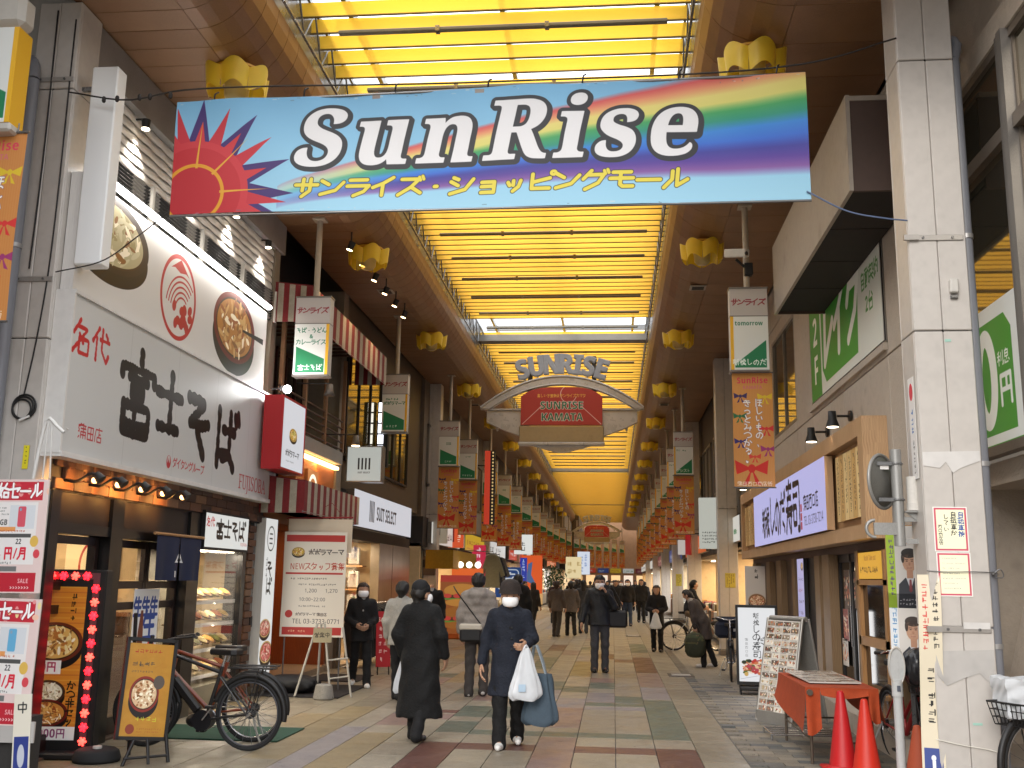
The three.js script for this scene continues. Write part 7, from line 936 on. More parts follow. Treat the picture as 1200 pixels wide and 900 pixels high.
{ // recruiting poster, easel with ladder-like board, weights, bundle
  const t = thing('recruit_poster', 'hanging white and red recruiting poster with phone number by the pasta restaurant', 'poster', [-4.48, 1.55, -15.2], 0.06); const g = new THREE.PlaneGeometry(0.96, 1.55, 10, 16), p = g.attributes.position; for (let i = 0; i < p.count; i++) p.setZ(i, 0.02 * Math.sin(p.getX(i) * 4) + 0.012 * Math.sin(p.getY(i) * 5 + p.getX(i) * 3)); g.computeVertexNormals();
  add(t, 'poster_sheet', g, printed(canvas(480, 776, (c, w, h) => { fill(c, '#e6dccb', 0, 0, w, h); fill(c, '#b8342c', 16, 24, w - 32, 50); bowl(c, 110, 150, 50, 34, '#c8a35a', '#d8b040', '#e8d080', '#b84a2c'); text(c, 'ポポラマーマ', 190, 130, { h: 44, color: '#3a2c24', lw: 0.14, w: 0.95 }); text(c, 'NEWスタッフ募集', 50, 230, { h: 56, color: '#b8442e', lw: 0.1, w: 0.84, font: '' }); fill(c, '#b8342c', 20, 304, w - 40, 14); tiny(c, 60, 336, 360, 26, 1, '#4a3c34'); tiny(c, 120, 380, 320, 24, 1, '#4a3c34'); text(c, '1,200', 170, 420, { h: 34, color: '#4a3c34', font: '' }); text(c, '1,270', 330, 420, { h: 34, color: '#4a3c34', font: '' }); text(c, '10:00~22:00', 130, 486, { h: 32, color: '#4a3c34', font: '' }); tiny(c, 130, 540, 300, 22, 1, '#5a4c44'); oval(c, '#b8342c', 60, 610, 28, 28); text(c, 'ポポラマーマ 蒲田店', 110, 600, { h: 24, color: '#3a2c24', lw: 0.12 }); text(c, 'TEL 03-3733-0771', 90, 642, { h: 40, color: '#2a201c', font: '', w: 0.98 }); fill(c, '#b8342c', 16, 706, w - 32, 56); tiny(c, 60, 720, 180, 28, 1, '#f0d0a0'); }), 0.59, { side: THREE.DoubleSide }));
  board(t, 'backing_sheet', 0.98, 0.5, 0.01, mat('backSheet', 0xd8c8b0, 0.7), offwhite, [0.05, 0.72, -0.05]); add(t, 'hanging_bar', [rod([-0.48, 0.98, -0.04], [0.55, 1.0, -0.04], 0.012), rod([-0.2, 0.99, -0.04], [0.2, 1.22, -0.1], 0.004), rod([0.4, 1.0, -0.04], [0.2, 1.22, -0.1], 0.004)], redM); add(t, 'stand_post', [rod([-0.42, -1.54, -0.08], [-0.42, 0.98, -0.08], 0.012), rod([0.42, -1.54, -0.08], [0.42, 0.98, -0.08], 0.012)], steel);
  const e = thing('white_easel', 'white folding easel with small open sign before the recruiting poster', 'easel', [-4.15, 0, -14.6], 0.2), wm = mat('easelWhite', 0xb9b4a8, 0.5, { tex: 'grime' });
  for (const [x, z] of [[-0.32, 0.16], [0.18, 0.2], [-0.05, -0.3]]) add(e, 'leg', rod([x, 0, z], [x * 0.2, 1.0, 0], 0.016), wm); for (const y of [0.25, 0.5]) add(e, 'rung', rod([0.16 - y * 0.08, y, 0.18 - y * 0.1], [0.42 - y * 0.05, y + 0.03, 0.1], 0.012), wm); add(e, 'side_rail', rod([0.46, 0, 0.12], [0.3, 0.95, 0.02], 0.015), wm); board(e, 'open_sign', 0.26, 0.2, 0.02, printed(canvas(64, 48, (g, w, h) => { fill(g, '#a59a7c', 0, 0, w, h); text(g, '営業中', 4, 14, { h: 17, color: '#3a342a' }); })), wm, [0.02, 0.84, 0.08]);
  const cw = thing('concrete_weight', 'small concrete block weighting the white easel', 'weight', [-3.98, 0, -14.25]); add(cw, 'block', lathe([[0, 0], [0.14, 0], [0.15, 0.02], [0.12, 0.18], [0.1, 0.2], [0, 0.2]], 8), mat('cblock', 0x9c978e, 0.9, { tex: 'speck' }));
  const bn = add(scene, 'black_bundle', bagShape(0.8, 0.26, 0.4, 3, 0.8), mat('bundle', 0x1c1a1a, 0.6, { tex: 'cloth' }), [-4.62, 0.14, -14.8]); tag(bn, 'black covered sandbag lying under the recruiting poster', 'bag');
  const s = thing('sale_stand', 'slim red upright sale sign on thin black legs by the suit shop', 'sign', [-4.02, 0, -18.05], 0.5); board(s, 'sale_board', 0.26, 0.95, 0.02, printed(canvas(80, 292, (g, w, h) => { fill(g, '#b4202c', 0, 0, w, h); text(g, 'SALE', 40, 30, { h: 26, color: '#f4e8e8', align: 'center', w: 0.9 }); tiny(g, 14, 70, 50, 200, 5, '#f0d8d8'); })), redM, [0, 0.6, 0], [-0.1, 0, 0]); add(s, 'sign_leg', [rod([-0.1, 0.14, 0.05], [-0.1, 0, 0.08], 0.012), rod([0.1, 0.14, 0.05], [0.1, 0, 0.08], 0.012), rod([0, 0.9, -0.03], [0, 0, -0.3], 0.012)], black);
  const r = thing('clothes_rack', 'long rack of dark coats before the suit shop', 'rack', [-4.75, 0, -20.3]); add(r, 'rack_frame', [rod([0, 1.15, 1.3], [0, 1.15, -1.3], 0.014), rod([0, 0, 1.3], [0, 1.15, 1.3], 0.014), rod([0, 0, -1.3], [0, 1.15, -1.3], 0.014), rod([-0.25, 0.02, 1.3], [0.25, 0.02, 1.3], 0.014), rod([-0.25, 0.02, -1.3], [0.25, 0.02, -1.3], 0.014)], chrome);
  for (let k = 0; k < 17; k++) { const z = -1.2 + k * 0.15, m = mat('coat' + k % 4, [0x1c1a1c, 0x26262c, 0x2e2a28, 0x17171a][k % 4], 0.85, { tex: 'cloth' }); const g = thing('hung_coat', 'dark coat hanging on the rack before the suit shop', 'coat', [-4.75, 1.14, -20.3 + z], rnd(-0.2, 0.2), 'coats on the rack of the suit shop'); add(g, 'coat_cloth', extr([[-0.03, -0.03], [0.03, -0.03], [0.2, -0.1], [0.25, -0.6], [0.19, -0.6], [0.2, -0.95], [-0.2, -0.95], [-0.19, -0.6], [-0.25, -0.6], [-0.2, -0.1]], 0.05, 0.02), m); add(g, 'hanger_hook', tube([[0, -0.03, 0.02], [0.01, 0.02, 0.02], [0, 0.03, 0.02], [-0.02, 0.02, 0.02]], 0.005, 8), chrome); }
  const bt = thing('potted_tree', 'small dark leafy tree in a pot far down the suit shop side', 'plant', [-3.4, 0, -60]); add(bt, 'pot', lathe([[0, 0], [0.25, 0], [0.32, 0.5], [0.28, 0.5], [0.26, 0.44], [0, 0.44]], 16), darkConc); add(bt, 'trunk', rod([0, 0.4, 0], [0.05, 1.2, 0], 0.04, 0.02), woodD); const lv = []; for (let k = 0; k < 420; k++) { const a = rnd(6.28), q = Math.acos(rnd(-1, 1)), rr = 0.75 * Math.cbrt(rnd()); lv.push(T(new THREE.PlaneGeometry(0.16, 0.07), Math.cos(a) * Math.sin(q) * rr, 1.7 + Math.cos(q) * rr * 1.1, Math.sin(a) * Math.sin(q) * rr, rnd(3), rnd(6), rnd(3))); } add(bt, 'crown', lv, mat('leaf', 0x2c4a28, 0.7, { side: THREE.DoubleSide }));
}
// ---------- people ----------
// skin of a distance field (surface nets)
function skinOf(f, lo, hi, c) {
  const n = [0, 1, 2].map((k) => Math.ceil((hi[k] - lo[k]) / c) + 2), [nx, ny, nz] = n, F = new Float32Array(nx * ny * nz), id = new Int32Array(nx * ny * nz).fill(-1), pos = [], idx = [];
  const at = (i, j, k) => (k * ny + j) * nx + i;
  for (let k = 0; k < nz; k++) for (let j = 0; j < ny; j++) for (let i = 0; i < nx; i++) F[at(i, j, k)] = f(lo[0] + i * c, lo[1] + j * c, lo[2] + k * c);
  for (let k = 0; k < nz - 1; k++) for (let j = 0; j < ny - 1; j++) for (let i = 0; i < nx - 1; i++) {
    let m = 0, x = 0, y = 0, z = 0, e = 0; const v = [];
    for (let q = 0; q < 8; q++) { const d = F[at(i + (q & 1), j + ((q >> 1) & 1), k + (q >> 2))]; v.push(d); if (d < 0) m |= 1 << q; }
    if (m === 0 || m === 255) continue;
    for (const [a, b] of [[0, 1], [2, 3], [4, 5], [6, 7], [0, 2], [1, 3], [4, 6], [5, 7], [0, 4], [1, 5], [2, 6], [3, 7]]) if ((v[a] < 0) !== (v[b] < 0)) { const t = v[a] / (v[a] - v[b]); x += (a & 1) + ((b & 1) - (a & 1)) * t; y += ((a >> 1) & 1) + (((b >> 1) & 1) - ((a >> 1) & 1)) * t; z += (a >> 2) + ((b >> 2) - (a >> 2)) * t; e++; }
    id[at(i, j, k)] = pos.length / 3; pos.push(lo[0] + (i + x / e) * c, lo[1] + (j + y / e) * c, lo[2] + (k + z / e) * c);
  }
  const quad = (a, b, d, e, flip) => { if (a < 0 || b < 0 || d < 0 || e < 0) return; if (flip) idx.push(a, d, b, a, e, d); else idx.push(a, b, d, a, d, e); };
  for (let k = 1; k < nz - 1; k++) for (let j = 1; j < ny - 1; j++) for (let i = 1; i < nx - 1; i++) {
    const s = F[at(i, j, k)] < 0;
    if (s !== (F[at(i + 1, j, k)] < 0)) quad(id[at(i, j - 1, k - 1)], id[at(i, j, k - 1)], id[at(i, j, k)], id[at(i, j - 1, k)], !s);
    if (s !== (F[at(i, j + 1, k)] < 0)) quad(id[at(i - 1, j, k - 1)], id[at(i - 1, j, k)], id[at(i, j, k)], id[at(i, j, k - 1)], !s);
    if (s !== (F[at(i, j, k + 1)] < 0)) quad(id[at(i - 1, j - 1, k)], id[at(i, j - 1, k)], id[at(i, j, k)], id[at(i - 1, j, k)], !s);
  }
  const g = new THREE.BufferGeometry(); g.setAttribute('position', new THREE.BufferAttribute(new Float32Array(pos), 3)); g.setIndex(idx); g.computeVertexNormals(); return uvm(g);
}
// field of tapered capsules [ax,ay,az, bx,by,bz, ra, rb, flatten z] joined softly
function field(bones, k = 0.03, cut) {
  return (x, y, z) => {
    let d = 1e3;
    for (const b of bones) {
      const fz = b[8] || 1, dx = b[3] - b[0], dy = b[4] - b[1], dz = (b[5] - b[2]) / fz, px = x - b[0], py = y - b[1], pz = (z - b[2]) / fz;
      const L = dx * dx + dy * dy + dz * dz || 1e-9, t = Math.max(0, Math.min(1, (px * dx + py * dy + pz * dz) / L));
      const q = (Math.sqrt((px - dx * t) ** 2 + (py - dy * t) ** 2 + (pz - dz * t) ** 2) - (b[6] + (b[7] - b[6]) * t)) * (fz < 1 ? fz : 1);
      const h = Math.max(0, k - Math.abs(d - q)) / k; d = Math.min(d, q) - h * h * k * 0.25;
    }
    return cut ? Math.max(d, cut(x, y, z)) : d;
  };
}
const bound = (bones, m = 0.05) => { const lo = [9, 9, 9], hi = [-9, -9, -9]; for (const b of bones) for (let k = 0; k < 3; k++) { const r = Math.max(b[6], b[7]) + m; lo[k] = Math.min(lo[k], b[k] - r, b[k + 3] - r); hi[k] = Math.max(hi[k], b[k] + r, b[k + 3] + r); } return [lo, hi]; };
const skinMesh = (bones, c, k, cut, fold) => { const f0 = field(bones, k, cut), f = fold ? (x, y, z) => f0(x, y, z) + fold(x, y, z) : f0, [lo, hi] = bound(bones); return skinOf(f, lo, hi, c); };
const skinTone = mat('skin', 0xc79a7c, 0.6, { tex: 'speck' }), hairBlack = mat('hairBlack', 0x17130f, 0.55), hairBrown = mat('hairBrown', 0x2e211a, 0.55), maskW = mat('maskW', 0xf6f6f6, 0.8);
const clothM = (hex, rough = 0.85) => mat('cl' + hex, hex, rough, { tex: 'cloth', bumpMap: TX.bump, bumpScale: 0.006 });
const seg = (a, b, r0, r1, fz) => [...a, ...b, r0, r1, fz];
// a person standing at pos, facing ry (0 = towards +z). Local frame: x to the person's left is +x, y up, z forward
function person(label, pos, ry, o) {
  const t = thing('person', label, 'person', pos, ry, o.group), H = o.h ?? 1.65, s = H / 1.65, c = (o.cell ?? 0.014), fine = o.fine ?? c * 0.5; t.scale.setScalar(s);
  const lean = o.lean ?? 0, st = o.stride ?? 0.16, legs = {};
  for (const k of [-1, 1]) { const a = (o.legs?.[k < 0 ? 1 : 0]?.[0] ?? k * st), bnd = o.legs?.[k < 0 ? 1 : 0]?.[1] ?? (k * st < 0 ? 0.28 : 0.08), hip = [k * 0.088, 0.86, 0], kn = [k * 0.092, 0.86 - 0.4 * Math.cos(a), 0.4 * Math.sin(a)], an = [k * 0.095, kn[1] - 0.39 * Math.cos(a - bnd), kn[2] + 0.39 * Math.sin(a - bnd)]; legs[k] = { hip, kn, an, pitch: a - bnd }; }
  const drop = Math.min(legs[1].an[1], legs[-1].an[1]) - 0.075; for (const k of [-1, 1]) for (const j of ['hip', 'kn', 'an']) legs[k][j][1] -= drop;
  const dy = -drop, LZ2 = (y) => Math.max(0, y - 0.86) * Math.tan(lean), P = (x, y, z = 0) => [x, y + dy, z + LZ2(y)];
  const arms = {}; for (const k of [-1, 1]) { const q = o.arms?.[k < 0 ? 1 : 0] ?? { e: [0.235, 1.09, -0.02], h: [0.25, 0.86, 0.06] }; arms[k] = { s: P(k * 0.165, 1.345), e: P(k * q.e[0], q.e[1], q.e[2]), h: P(k * q.h[0], q.h[1], q.h[2]), grip: q.grip }; }
  // body: head, neck, torso, limbs, hands as one continuous skin
  const hd = o.turn ?? 0, nod = o.nod ?? 0, hc = P(0, 1.535, 0.02);
  const parts = [];
  const headB = [seg(P(0, 1.56, 0.0), P(0, 1.575, -0.012), 0.088, 0.086), seg(P(0, 1.5, 0.03), P(0, 1.47, 0.04), 0.064, 0.05), seg(P(0, 1.46, 0.062), P(0, 1.46, 0.064), 0.026, 0.026), seg(P(0, 1.54, 0.086), P(0, 1.51, 0.104), 0.011, 0.014), seg(P(0.085, 1.53, 0.0), P(0.087, 1.51, 0.002), 0.016, 0.011), seg(P(-0.085, 1.53, 0.0), P(-0.087, 1.51, 0.002), 0.016, 0.011), seg(P(0, 1.47, 0.0), P(0, 1.36, -0.015), 0.05, 0.056)];
  const head = skinMesh(o.headless ? headB.slice(6) : headB, fine, 0.03);
  parts.push(head);
  for (const k of [-1, 1]) { // hand: palm, four fingers, thumb
    const A = arms[k], d = V(A.h[0] - A.e[0], A.h[1] - A.e[1], A.h[2] - A.e[2]).normalize(), u = V(k, 0, 0).addScaledVector(d, -d.x * k).normalize(), w = V().crossVectors(d, u).multiplyScalar(k), p = (a, b, e) => [A.h[0] + d.x * a + u.x * b + w.x * e, A.h[1] + d.y * a + u.y * b + w.y * e, A.h[2] + d.z * a + u.z * b + w.z * e];
    if (A.grip === 'hide') continue;
    const curl = A.grip ? 1 : 0.45, hb = [seg(p(-0.05, 0, 0), p(0.01, 0, 0), 0.026, 0.024), seg(p(0.01, 0, -0.02), p(0.07, 0, -0.022), 0.019, 0.016), seg(p(0.01, 0, 0.02), p(0.07, 0, 0.024), 0.019, 0.016), seg(p(0.03, 0, 0), p(0.075, 0, 0), 0.018, 0.017)];
    [-0.03, -0.011, 0.009, 0.028].forEach((e, i) => { const L = [0.03, 0.037, 0.04, 0.035][i]; let a = 0.08, b = 0, an2 = -0.25 * curl - 0.2; for (let j = 0; j < 3; j++) { const a2 = a + Math.cos(an2) * L, b2 = b + Math.sin(an2) * L; hb.push(seg(p(a, b, e), p(a2, b2, e * 1.02), 0.0092, 0.0085)); a = a2; b = b2; an2 -= 0.75 * curl; } });
    hb.push(seg(p(0.02, -0.005, 0.032), p(0.05, -0.02, 0.055), 0.012, 0.011), seg(p(0.05, -0.02, 0.055), p(0.082, -0.035, 0.055), 0.01, 0.009));
    parts.push(skinMesh(hb, Math.min(fine, 0.008), 0.008));
  }
  parts.push(skinMesh([seg(P(0, 0.92), P(0, 1.28), 0.12, 0.13, 0.65), ...[-1, 1].flatMap((k) => [seg(arms[k].s, arms[k].e, 0.045, 0.038), seg(arms[k].e, arms[k].h, 0.036, 0.024), seg(legs[k].hip, legs[k].kn, 0.07, 0.048), seg(legs[k].kn, legs[k].an, 0.046, 0.034), seg(legs[k].an, [legs[k].an[0], legs[k].an[1] - 0.04, legs[k].an[2] + 0.1], 0.034, 0.026)]), seg(P(0, 1.3), P(0, 1.4), 0.06, 0.05)], 0.03, 0.04));
  const turnG = (g) => { if (hd || nod) { g.translate(-hc[0], -hc[1] + 0.1, -hc[2]); g.rotateX(nod); g.rotateY(hd); g.translate(hc[0], hc[1] - 0.1, hc[2]); } return g; };
  parts[0] = turnG(parts[0]);
  const body = add(t, 'body', parts, skinTone);
  if (o.eyes) for (const k of [-1, 1]) { add(body, 'eye', turnG(ball(0.011, k * 0.031, 1.548 + dy, 0.083 + LZ2(1.55), 1.3, 0.6, 0.6, 8)), black); add(body, 'eyebrow', turnG(bx(0.032, 0.006, 0.01, k * 0.032, 1.572 + dy, 0.083 + LZ2(1.55))), o.hair ?? hairBlack); }
  // clothing
  const bulk = o.bulk ?? 1, hem = (o.hem ?? 0.78), coat = o.coat, cb2 = [];
  cb2.push(seg(P(0, 0.9), P(0, 1.26), 0.158 * bulk, 0.172 * bulk, 0.68), seg(P(-0.135, 1.335), P(0.135, 1.335), 0.072 * bulk, 0.072 * bulk), seg(P(0, 1.3), P(0, 1.4, -0.01), 0.1, 0.072));
  if (hem < 0.86) { const m = (legs[1].kn[2] + legs[-1].kn[2]) / 2; cb2.push(seg(P(0, 0.95), [0, hem - 0.04 + dy, m * 0.5], 0.168 * bulk, (o.flare ?? 0.2) * bulk, 0.74)); if (hem < 0.45) for (const k of [-1, 1]) cb2.push(seg(legs[k].hip, legs[k].kn, 0.13, 0.12)); }
  for (const k of [-1, 1]) { const A = arms[k], e2 = [0, 1, 2].map((i) => A.e[i] + (A.h[i] - A.e[i]) * 0.9); cb2.push(seg(A.s, A.e, 0.068 * bulk, 0.058 * bulk), seg(A.e, e2, 0.056 * bulk, 0.05 * bulk)); }
  if (o.hood) cb2.push(seg(P(-0.06, 1.39, -0.08), P(0.06, 1.39, -0.08), 0.075, 0.075), seg(P(0, 1.34, -0.1), P(0, 1.3, -0.12), 0.09, 0.06), seg(P(-0.09, 1.39, 0.0), P(-0.04, 1.37, 0.07), 0.045, 0.035), seg(P(0.09, 1.39, 0.0), P(0.04, 1.37, 0.07), 0.045, 0.035));
  if (o.collar) cb2.push(seg(P(-0.06, 1.41, -0.03), P(0.06, 1.41, -0.03), 0.045, 0.045), seg(P(0.075, 1.4, 0.0), P(0.03, 1.34, 0.09), 0.035, 0.025), seg(P(-0.075, 1.4, 0.0), P(-0.03, 1.34, 0.09), 0.035, 0.025));
  const hemY = hem + dy, quilt = o.quilt ? (x, y, z) => 0.004 * Math.cos(y * 58) : (x, y, z) => 0.004 * Math.sin(y * 26 + x * 18 + Math.sin(z * 24) * 1.5) + 0.003 * Math.sin(x * 45 + y * 14);
  const wy = Math.min(arms[1].h[1], arms[-1].h[1]);
  const ct = add(t, 'coat', skinMesh(cb2, c, 0.045, (x, y, z) => (Math.abs(x) < 0.23 || hem < 0.5 ? hemY - y : wy - 0.05 - y), quilt), coat);
  if (o.buttons) for (let k = 0; k < 4; k++) add(ct, 'button', ball(0.012, 0.02, 1.22 + dy - k * 0.11, 0.128 + LZ2(1.2), 1, 1, 0.4, 8), black);
  if (o.inner) add(t, 'shirt', skinMesh([seg(P(-0.012, 1.39, 0.045), P(0, 1.22, 0.104), 0.032, 0.02), seg(P(0, 1.41, 0.02), P(0, 1.38, 0.03), 0.056, 0.056)], 0.01, 0.02), o.inner);
  if (o.trousers !== false) { const wide = o.wide ?? 1; add(t, 'trousers', skinMesh([seg(P(0, 0.93), P(0, 0.86), 0.135, 0.13, 0.7), ...[-1, 1].flatMap((k) => { const L = legs[k], low = [L.an[0], L.an[1] - 0.03, L.an[2] - 0.005]; return [seg(L.hip, L.kn, 0.092, 0.072 * wide), seg(L.kn, low, 0.068 * wide, 0.066 * wide)]; })], c, 0.03, null, (x, y, z) => 0.004 * Math.sin(y * 40 + z * 30 + x * 22)), o.trousers ?? clothM(0x1c1c20)); }
  for (const k of [-1, 1]) { const a = legs[k].an, pz = Math.sin(Math.max(-0.5, Math.min(0.35, -legs[k].pitch))) * 0.17; const up = Math.max(0, a[1] - 0.075); add(t, 'shoe', skinMesh([seg([a[0], a[1] - 0.035, a[2] - 0.03], [a[0], Math.max(0.03, a[1] - 0.045 - up * 0.2), a[2] + 0.05], 0.042, 0.04), seg([a[0], Math.max(0.03, a[1] - 0.045 - up * 0.2), a[2] + 0.05], [a[0] + k * 0.01, Math.max(0.032, a[1] - 0.046 - pz * 0 - up * 0.6), a[2] + 0.14], 0.04, 0.032)], Math.min(c, 0.012), 0.03, (x, y, z) => -y + 0.001), o.shoes ?? black); }
  // hair, hat, mask
  const hm = o.hair ?? hairBlack, top = P(0, 1.575, -0.014), faceCut = (x, y, z) => { const zz = z - LZ2(1.55), yy = y - dy; return Math.min(1.598 - yy + 0.0, 1) > 0 && zz > 0.0 ? Math.min((zz - 0.03) * 0.7, 1.6 - yy) * 1.0 : -1; };
  if (o.hat !== 'hood') add(t, 'hair', turnG(skinMesh([seg(top, P(0, 1.565, -0.02), 0.1, 0.1), seg(P(0, 1.53, -0.045), P(0, o.longhair ? 1.36 : 1.46, -0.05), 0.085, o.longhair ? 0.075 : 0.05), ...(o.longhair ? [-1, 1].map((k) => seg(P(k * 0.075, 1.54, 0.0), P(k * 0.075, 1.4, 0.02), 0.032, 0.03)) : [])], fine, 0.02, faceCut, (x, y, z) => 0.003 * Math.sin(x * 130 + z * 60) + 0.002 * Math.sin(x * 60 - y * 40))), hm);
  if (o.hat === 'bucket') add(t, 'hat', turnG(lathe([[0.13, -0.05], [0.121, -0.02], [0.111, 0.02], [0.1, 0.058], [0.076, 0.086], [0.04, 0.1], [0, 0.105], [0, 0.098], [0.07, 0.08], [0.096, 0.05], [0.12, -0.05]], 22).scale(1, 1, 1.1).translate(0, 1.622 + dy, LZ2(1.6) - 0.01)), o.hatM);
  if (o.hat === 'cap') add(t, 'hat', turnG(skinMesh([seg(P(0, 1.585, -0.012), P(0, 1.6, -0.02), 0.105, 0.1)], fine, 0.02, (x, y, z) => 1.56 + dy - y)), o.hatM);
  if (o.mask) { const mk = add(t, 'mask', turnG(skinMesh([seg(P(-0.018, 1.495, 0.05), P(0.018, 1.495, 0.05), 0.07, 0.07), seg(P(0, 1.5, 0.075), P(0, 1.48, 0.07), 0.05, 0.05)], fine, 0.02, (x, y, z) => Math.max(1.437 + dy - y, y - 1.538 - dy, 0.03 + LZ2(1.5) - z))), maskW); add(mk, 'mask_loop', [-1, 1].map((k) => turnG(tube([[k * 0.062, 1.51 + dy, 0.07 + LZ2(1.5)], [k * 0.088, 1.525 + dy, 0.02 + LZ2(1.5)], [k * 0.093, 1.53 + dy, 0.0 + LZ2(1.5)]], 0.003, 6, false, 4))), maskW); }
  if (o.scarf) add(t, 'scarf', skinMesh([seg(P(-0.04, 1.41, 0.01), P(0.04, 1.41, 0.01), 0.075, 0.075)], c, 0.03), o.scarf);
  return t;
}
// carrier bag hung from its handles: narrow creased neck, wide flat bottom
function sackShape(w, h, d, s, neck = 0.16) { const g = new THREE.CylinderGeometry(1, 1, 1, 40, 22, false), p = g.attributes.position; for (let i = 0; i < p.count; i++) { let x = p.getX(i), y = 0.5 - p.getY(i), z = p.getZ(i); const r = Math.hypot(x, z), a = Math.atan2(z, x), k = neck + (1 - neck) * Math.pow(Math.min(1, y * 1.12), 0.8) - Math.max(0, y - 0.93) * 3.2, f = 1 + (0.1 * Math.sin(a * 6 + s) + 0.05 * Math.sin(a * 11 + s * 2 + y * 4)) * (1 - y * 0.55) + 0.04 * Math.sin(y * 9 + a * 2 + s); x = Math.sign(x) * Math.pow(Math.abs(x) + 1e-6, 0.75) * k * f * w / 2; z = Math.sign(z) * Math.pow(Math.abs(z) + 1e-6, 0.85) * (neck * 0.8 + k * 0.75) * f * d / 2; p.setXYZ(i, x, -y * h + 0.012 * Math.sin(a * 3 + s) * y, z); } g.computeVertexNormals(); return uvm(g); }
const worldOf = (t, x, y, z) => t.localToWorld(V(x, y, z)).toArray();
const navy = clothM(0x1c2436), blackC = clothM(0x080809), greyDark = clothM(0x5a5b60), taupe = clothM(0xcfc4ba);
const FRONT = 0, BACK = Math.PI;
// woman in the navy coat
{
  const p = person('woman in navy coat and brown hat wearing a white mask, carrying a bag', [-1.06, 0, -10.7], 0.1, { h: 1.6, cell: 0.013, fine: 0.006, coat: navy, hem: 0.53, flare: 0.225, collar: true, buttons: true, inner: blackC, mask: true, eyes: true, hat: 'bucket', hatM: clothM(0x3c2f29), hair: hairBrown, wide: 1.12, trousers: blackC, shoes: mat('shoeW', 0xd8d6d2, 0.6), legs: [[-0.1, 0.35], [0.2, 0.05]], nod: 0.04,
    arms: [{ e: [0.24, 1.1, 0.02], h: [0.17, 1.06, 0.2], grip: true }, { e: [0.25, 1.1, -0.05], h: [0.29, 0.84, 0.02] }], bulk: 1.02 });
  p.updateMatrixWorld(true); const h = worldOf(p, 0.17, 1.04, 0.27);
  const b = thing('shopping_bag', 'white plastic shopping bag with blue print held by the woman in navy', 'bag', [h[0], h[1] - 0.02, h[2]]); b.rotation.y = 0.3;
  add(b, 'bag_body', sackShape(0.33, 0.5, 0.13, 1), plastic); add(b, 'bag_handle', tube([[-0.03, -0.03, 0], [-0.02, 0.0, 0.01], [0, 0.025, 0], [0.02, 0.0, -0.01], [0.03, -0.03, 0]], 0.012, 12), plastic); add(b, 'bag_print', bx(0.07, 0.07, 0.004, -0.05, -0.38, 0.066), mat('bluePrint', 0xaec6da, 0.5));
  const e = worldOf(p, 0.235, 1.02, 0.08), c = thing('tote_bag', 'blue grey cloth tote bag hanging on the arm of the woman in navy', 'bag', [e[0] + 0.03, e[1], e[2]]); const tm = mat('tote', 0x5a6f80, 0.8, { tex: 'cloth' }); add(c, 'bag_body', sackShape(0.36, 0.5, 0.14, 7, 0.55).translate(0.06, -0.26, 0), tm); add(c, 'bag_strap', [tube([[-0.05, -0.34, 0.03], [-0.03, -0.1, 0.03], [0, 0.03, 0.02], [0.06, -0.1, 0.03], [0.14, -0.36, 0.03]], 0.01, 20), tube([[-0.05, -0.34, -0.04], [-0.02, -0.1, -0.03], [0.01, 0.03, -0.01], [0.07, -0.1, -0.03], [0.14, -0.36, -0.04]], 0.01, 20)], mat('strapG', 0x8a949a, 0.7));
}
{ // long black coat, seen from behind
  const p = person('person in long black coat and black cap walking away', [-2.03, 0, -10.95], BACK - 0.35, { h: 1.6, cell: 0.014, fine: 0.007, coat: blackC, hem: 0.24, flare: 0.24, bulk: 1.14, collar: true, trousers: clothM(0x17171a), shoes: mat('shoeB', 0x0c0c0d, 0.3), hat: 'cap', hatM: mat('capB', 0x131316, 0.8, { tex: 'cloth' }), stride: 0.12, turn: -0.45, mask: true, arms: [{ e: [0.27, 1.1, -0.05], h: [0.26, 0.87, 0.06] }, { e: [0.27, 1.1, -0.03], h: [0.27, 0.88, 0.06] }] });
  p.updateMatrixWorld(true); const h = worldOf(p, 0.27, 0.82, 0.08); const b = thing('plastic_bag', 'white plastic bag hanging from the hand of the black coated person', 'bag', h); add(b, 'bag_body', [sackShape(0.2, 0.34, 0.08, 3)], plastic);
}
{ // beige hooded jacket from behind with shoulder bag
  const p = person('man in pale beige hooded jacket walking away with shoulder bag', [-1.98, 0, -15.2], BACK + 0.05, { h: 1.74, coat: taupe, hem: 0.8, hood: true, bulk: 1.16, quilt: true, trousers: clothM(0x57504c), shoes: mat('shoeG', 0xb8b4b0, 0.6), legs: [[-0.12, 0.12], [0.16, 0.5]] });
  p.updateMatrixWorld(true); const b = thing('shoulder_bag', 'black and white shoulder bag on the man in beige jacket', 'bag', worldOf(p, 0.08, 0.88, -0.2), 0.1); add(b, 'bag_body', cb(0.32, 0.2, 0.09, 0.03, 0, -0.06, 0), black); add(b, 'bag_flap', cb(0.33, 0.09, 0.1, 0.02, 0, 0.05, 0.005), mat('flap', 0xc9c0b0, 0.6)); add(b, 'bag_strap', tube([[0.15, 0.08, -0.02], [-0.02, 0.3, 0.05], [-0.22, 0.56, 0.1], [-0.26, 0.62, 0.0]], 0.009, 16), black);
}
person('person in off white coat half hidden behind the black coat', [-2.95, 0, -14.4], BACK - 0.2, { h: 1.6, coat: clothM(0xd6d2c8), hem: 0.76, bulk: 1.06 });
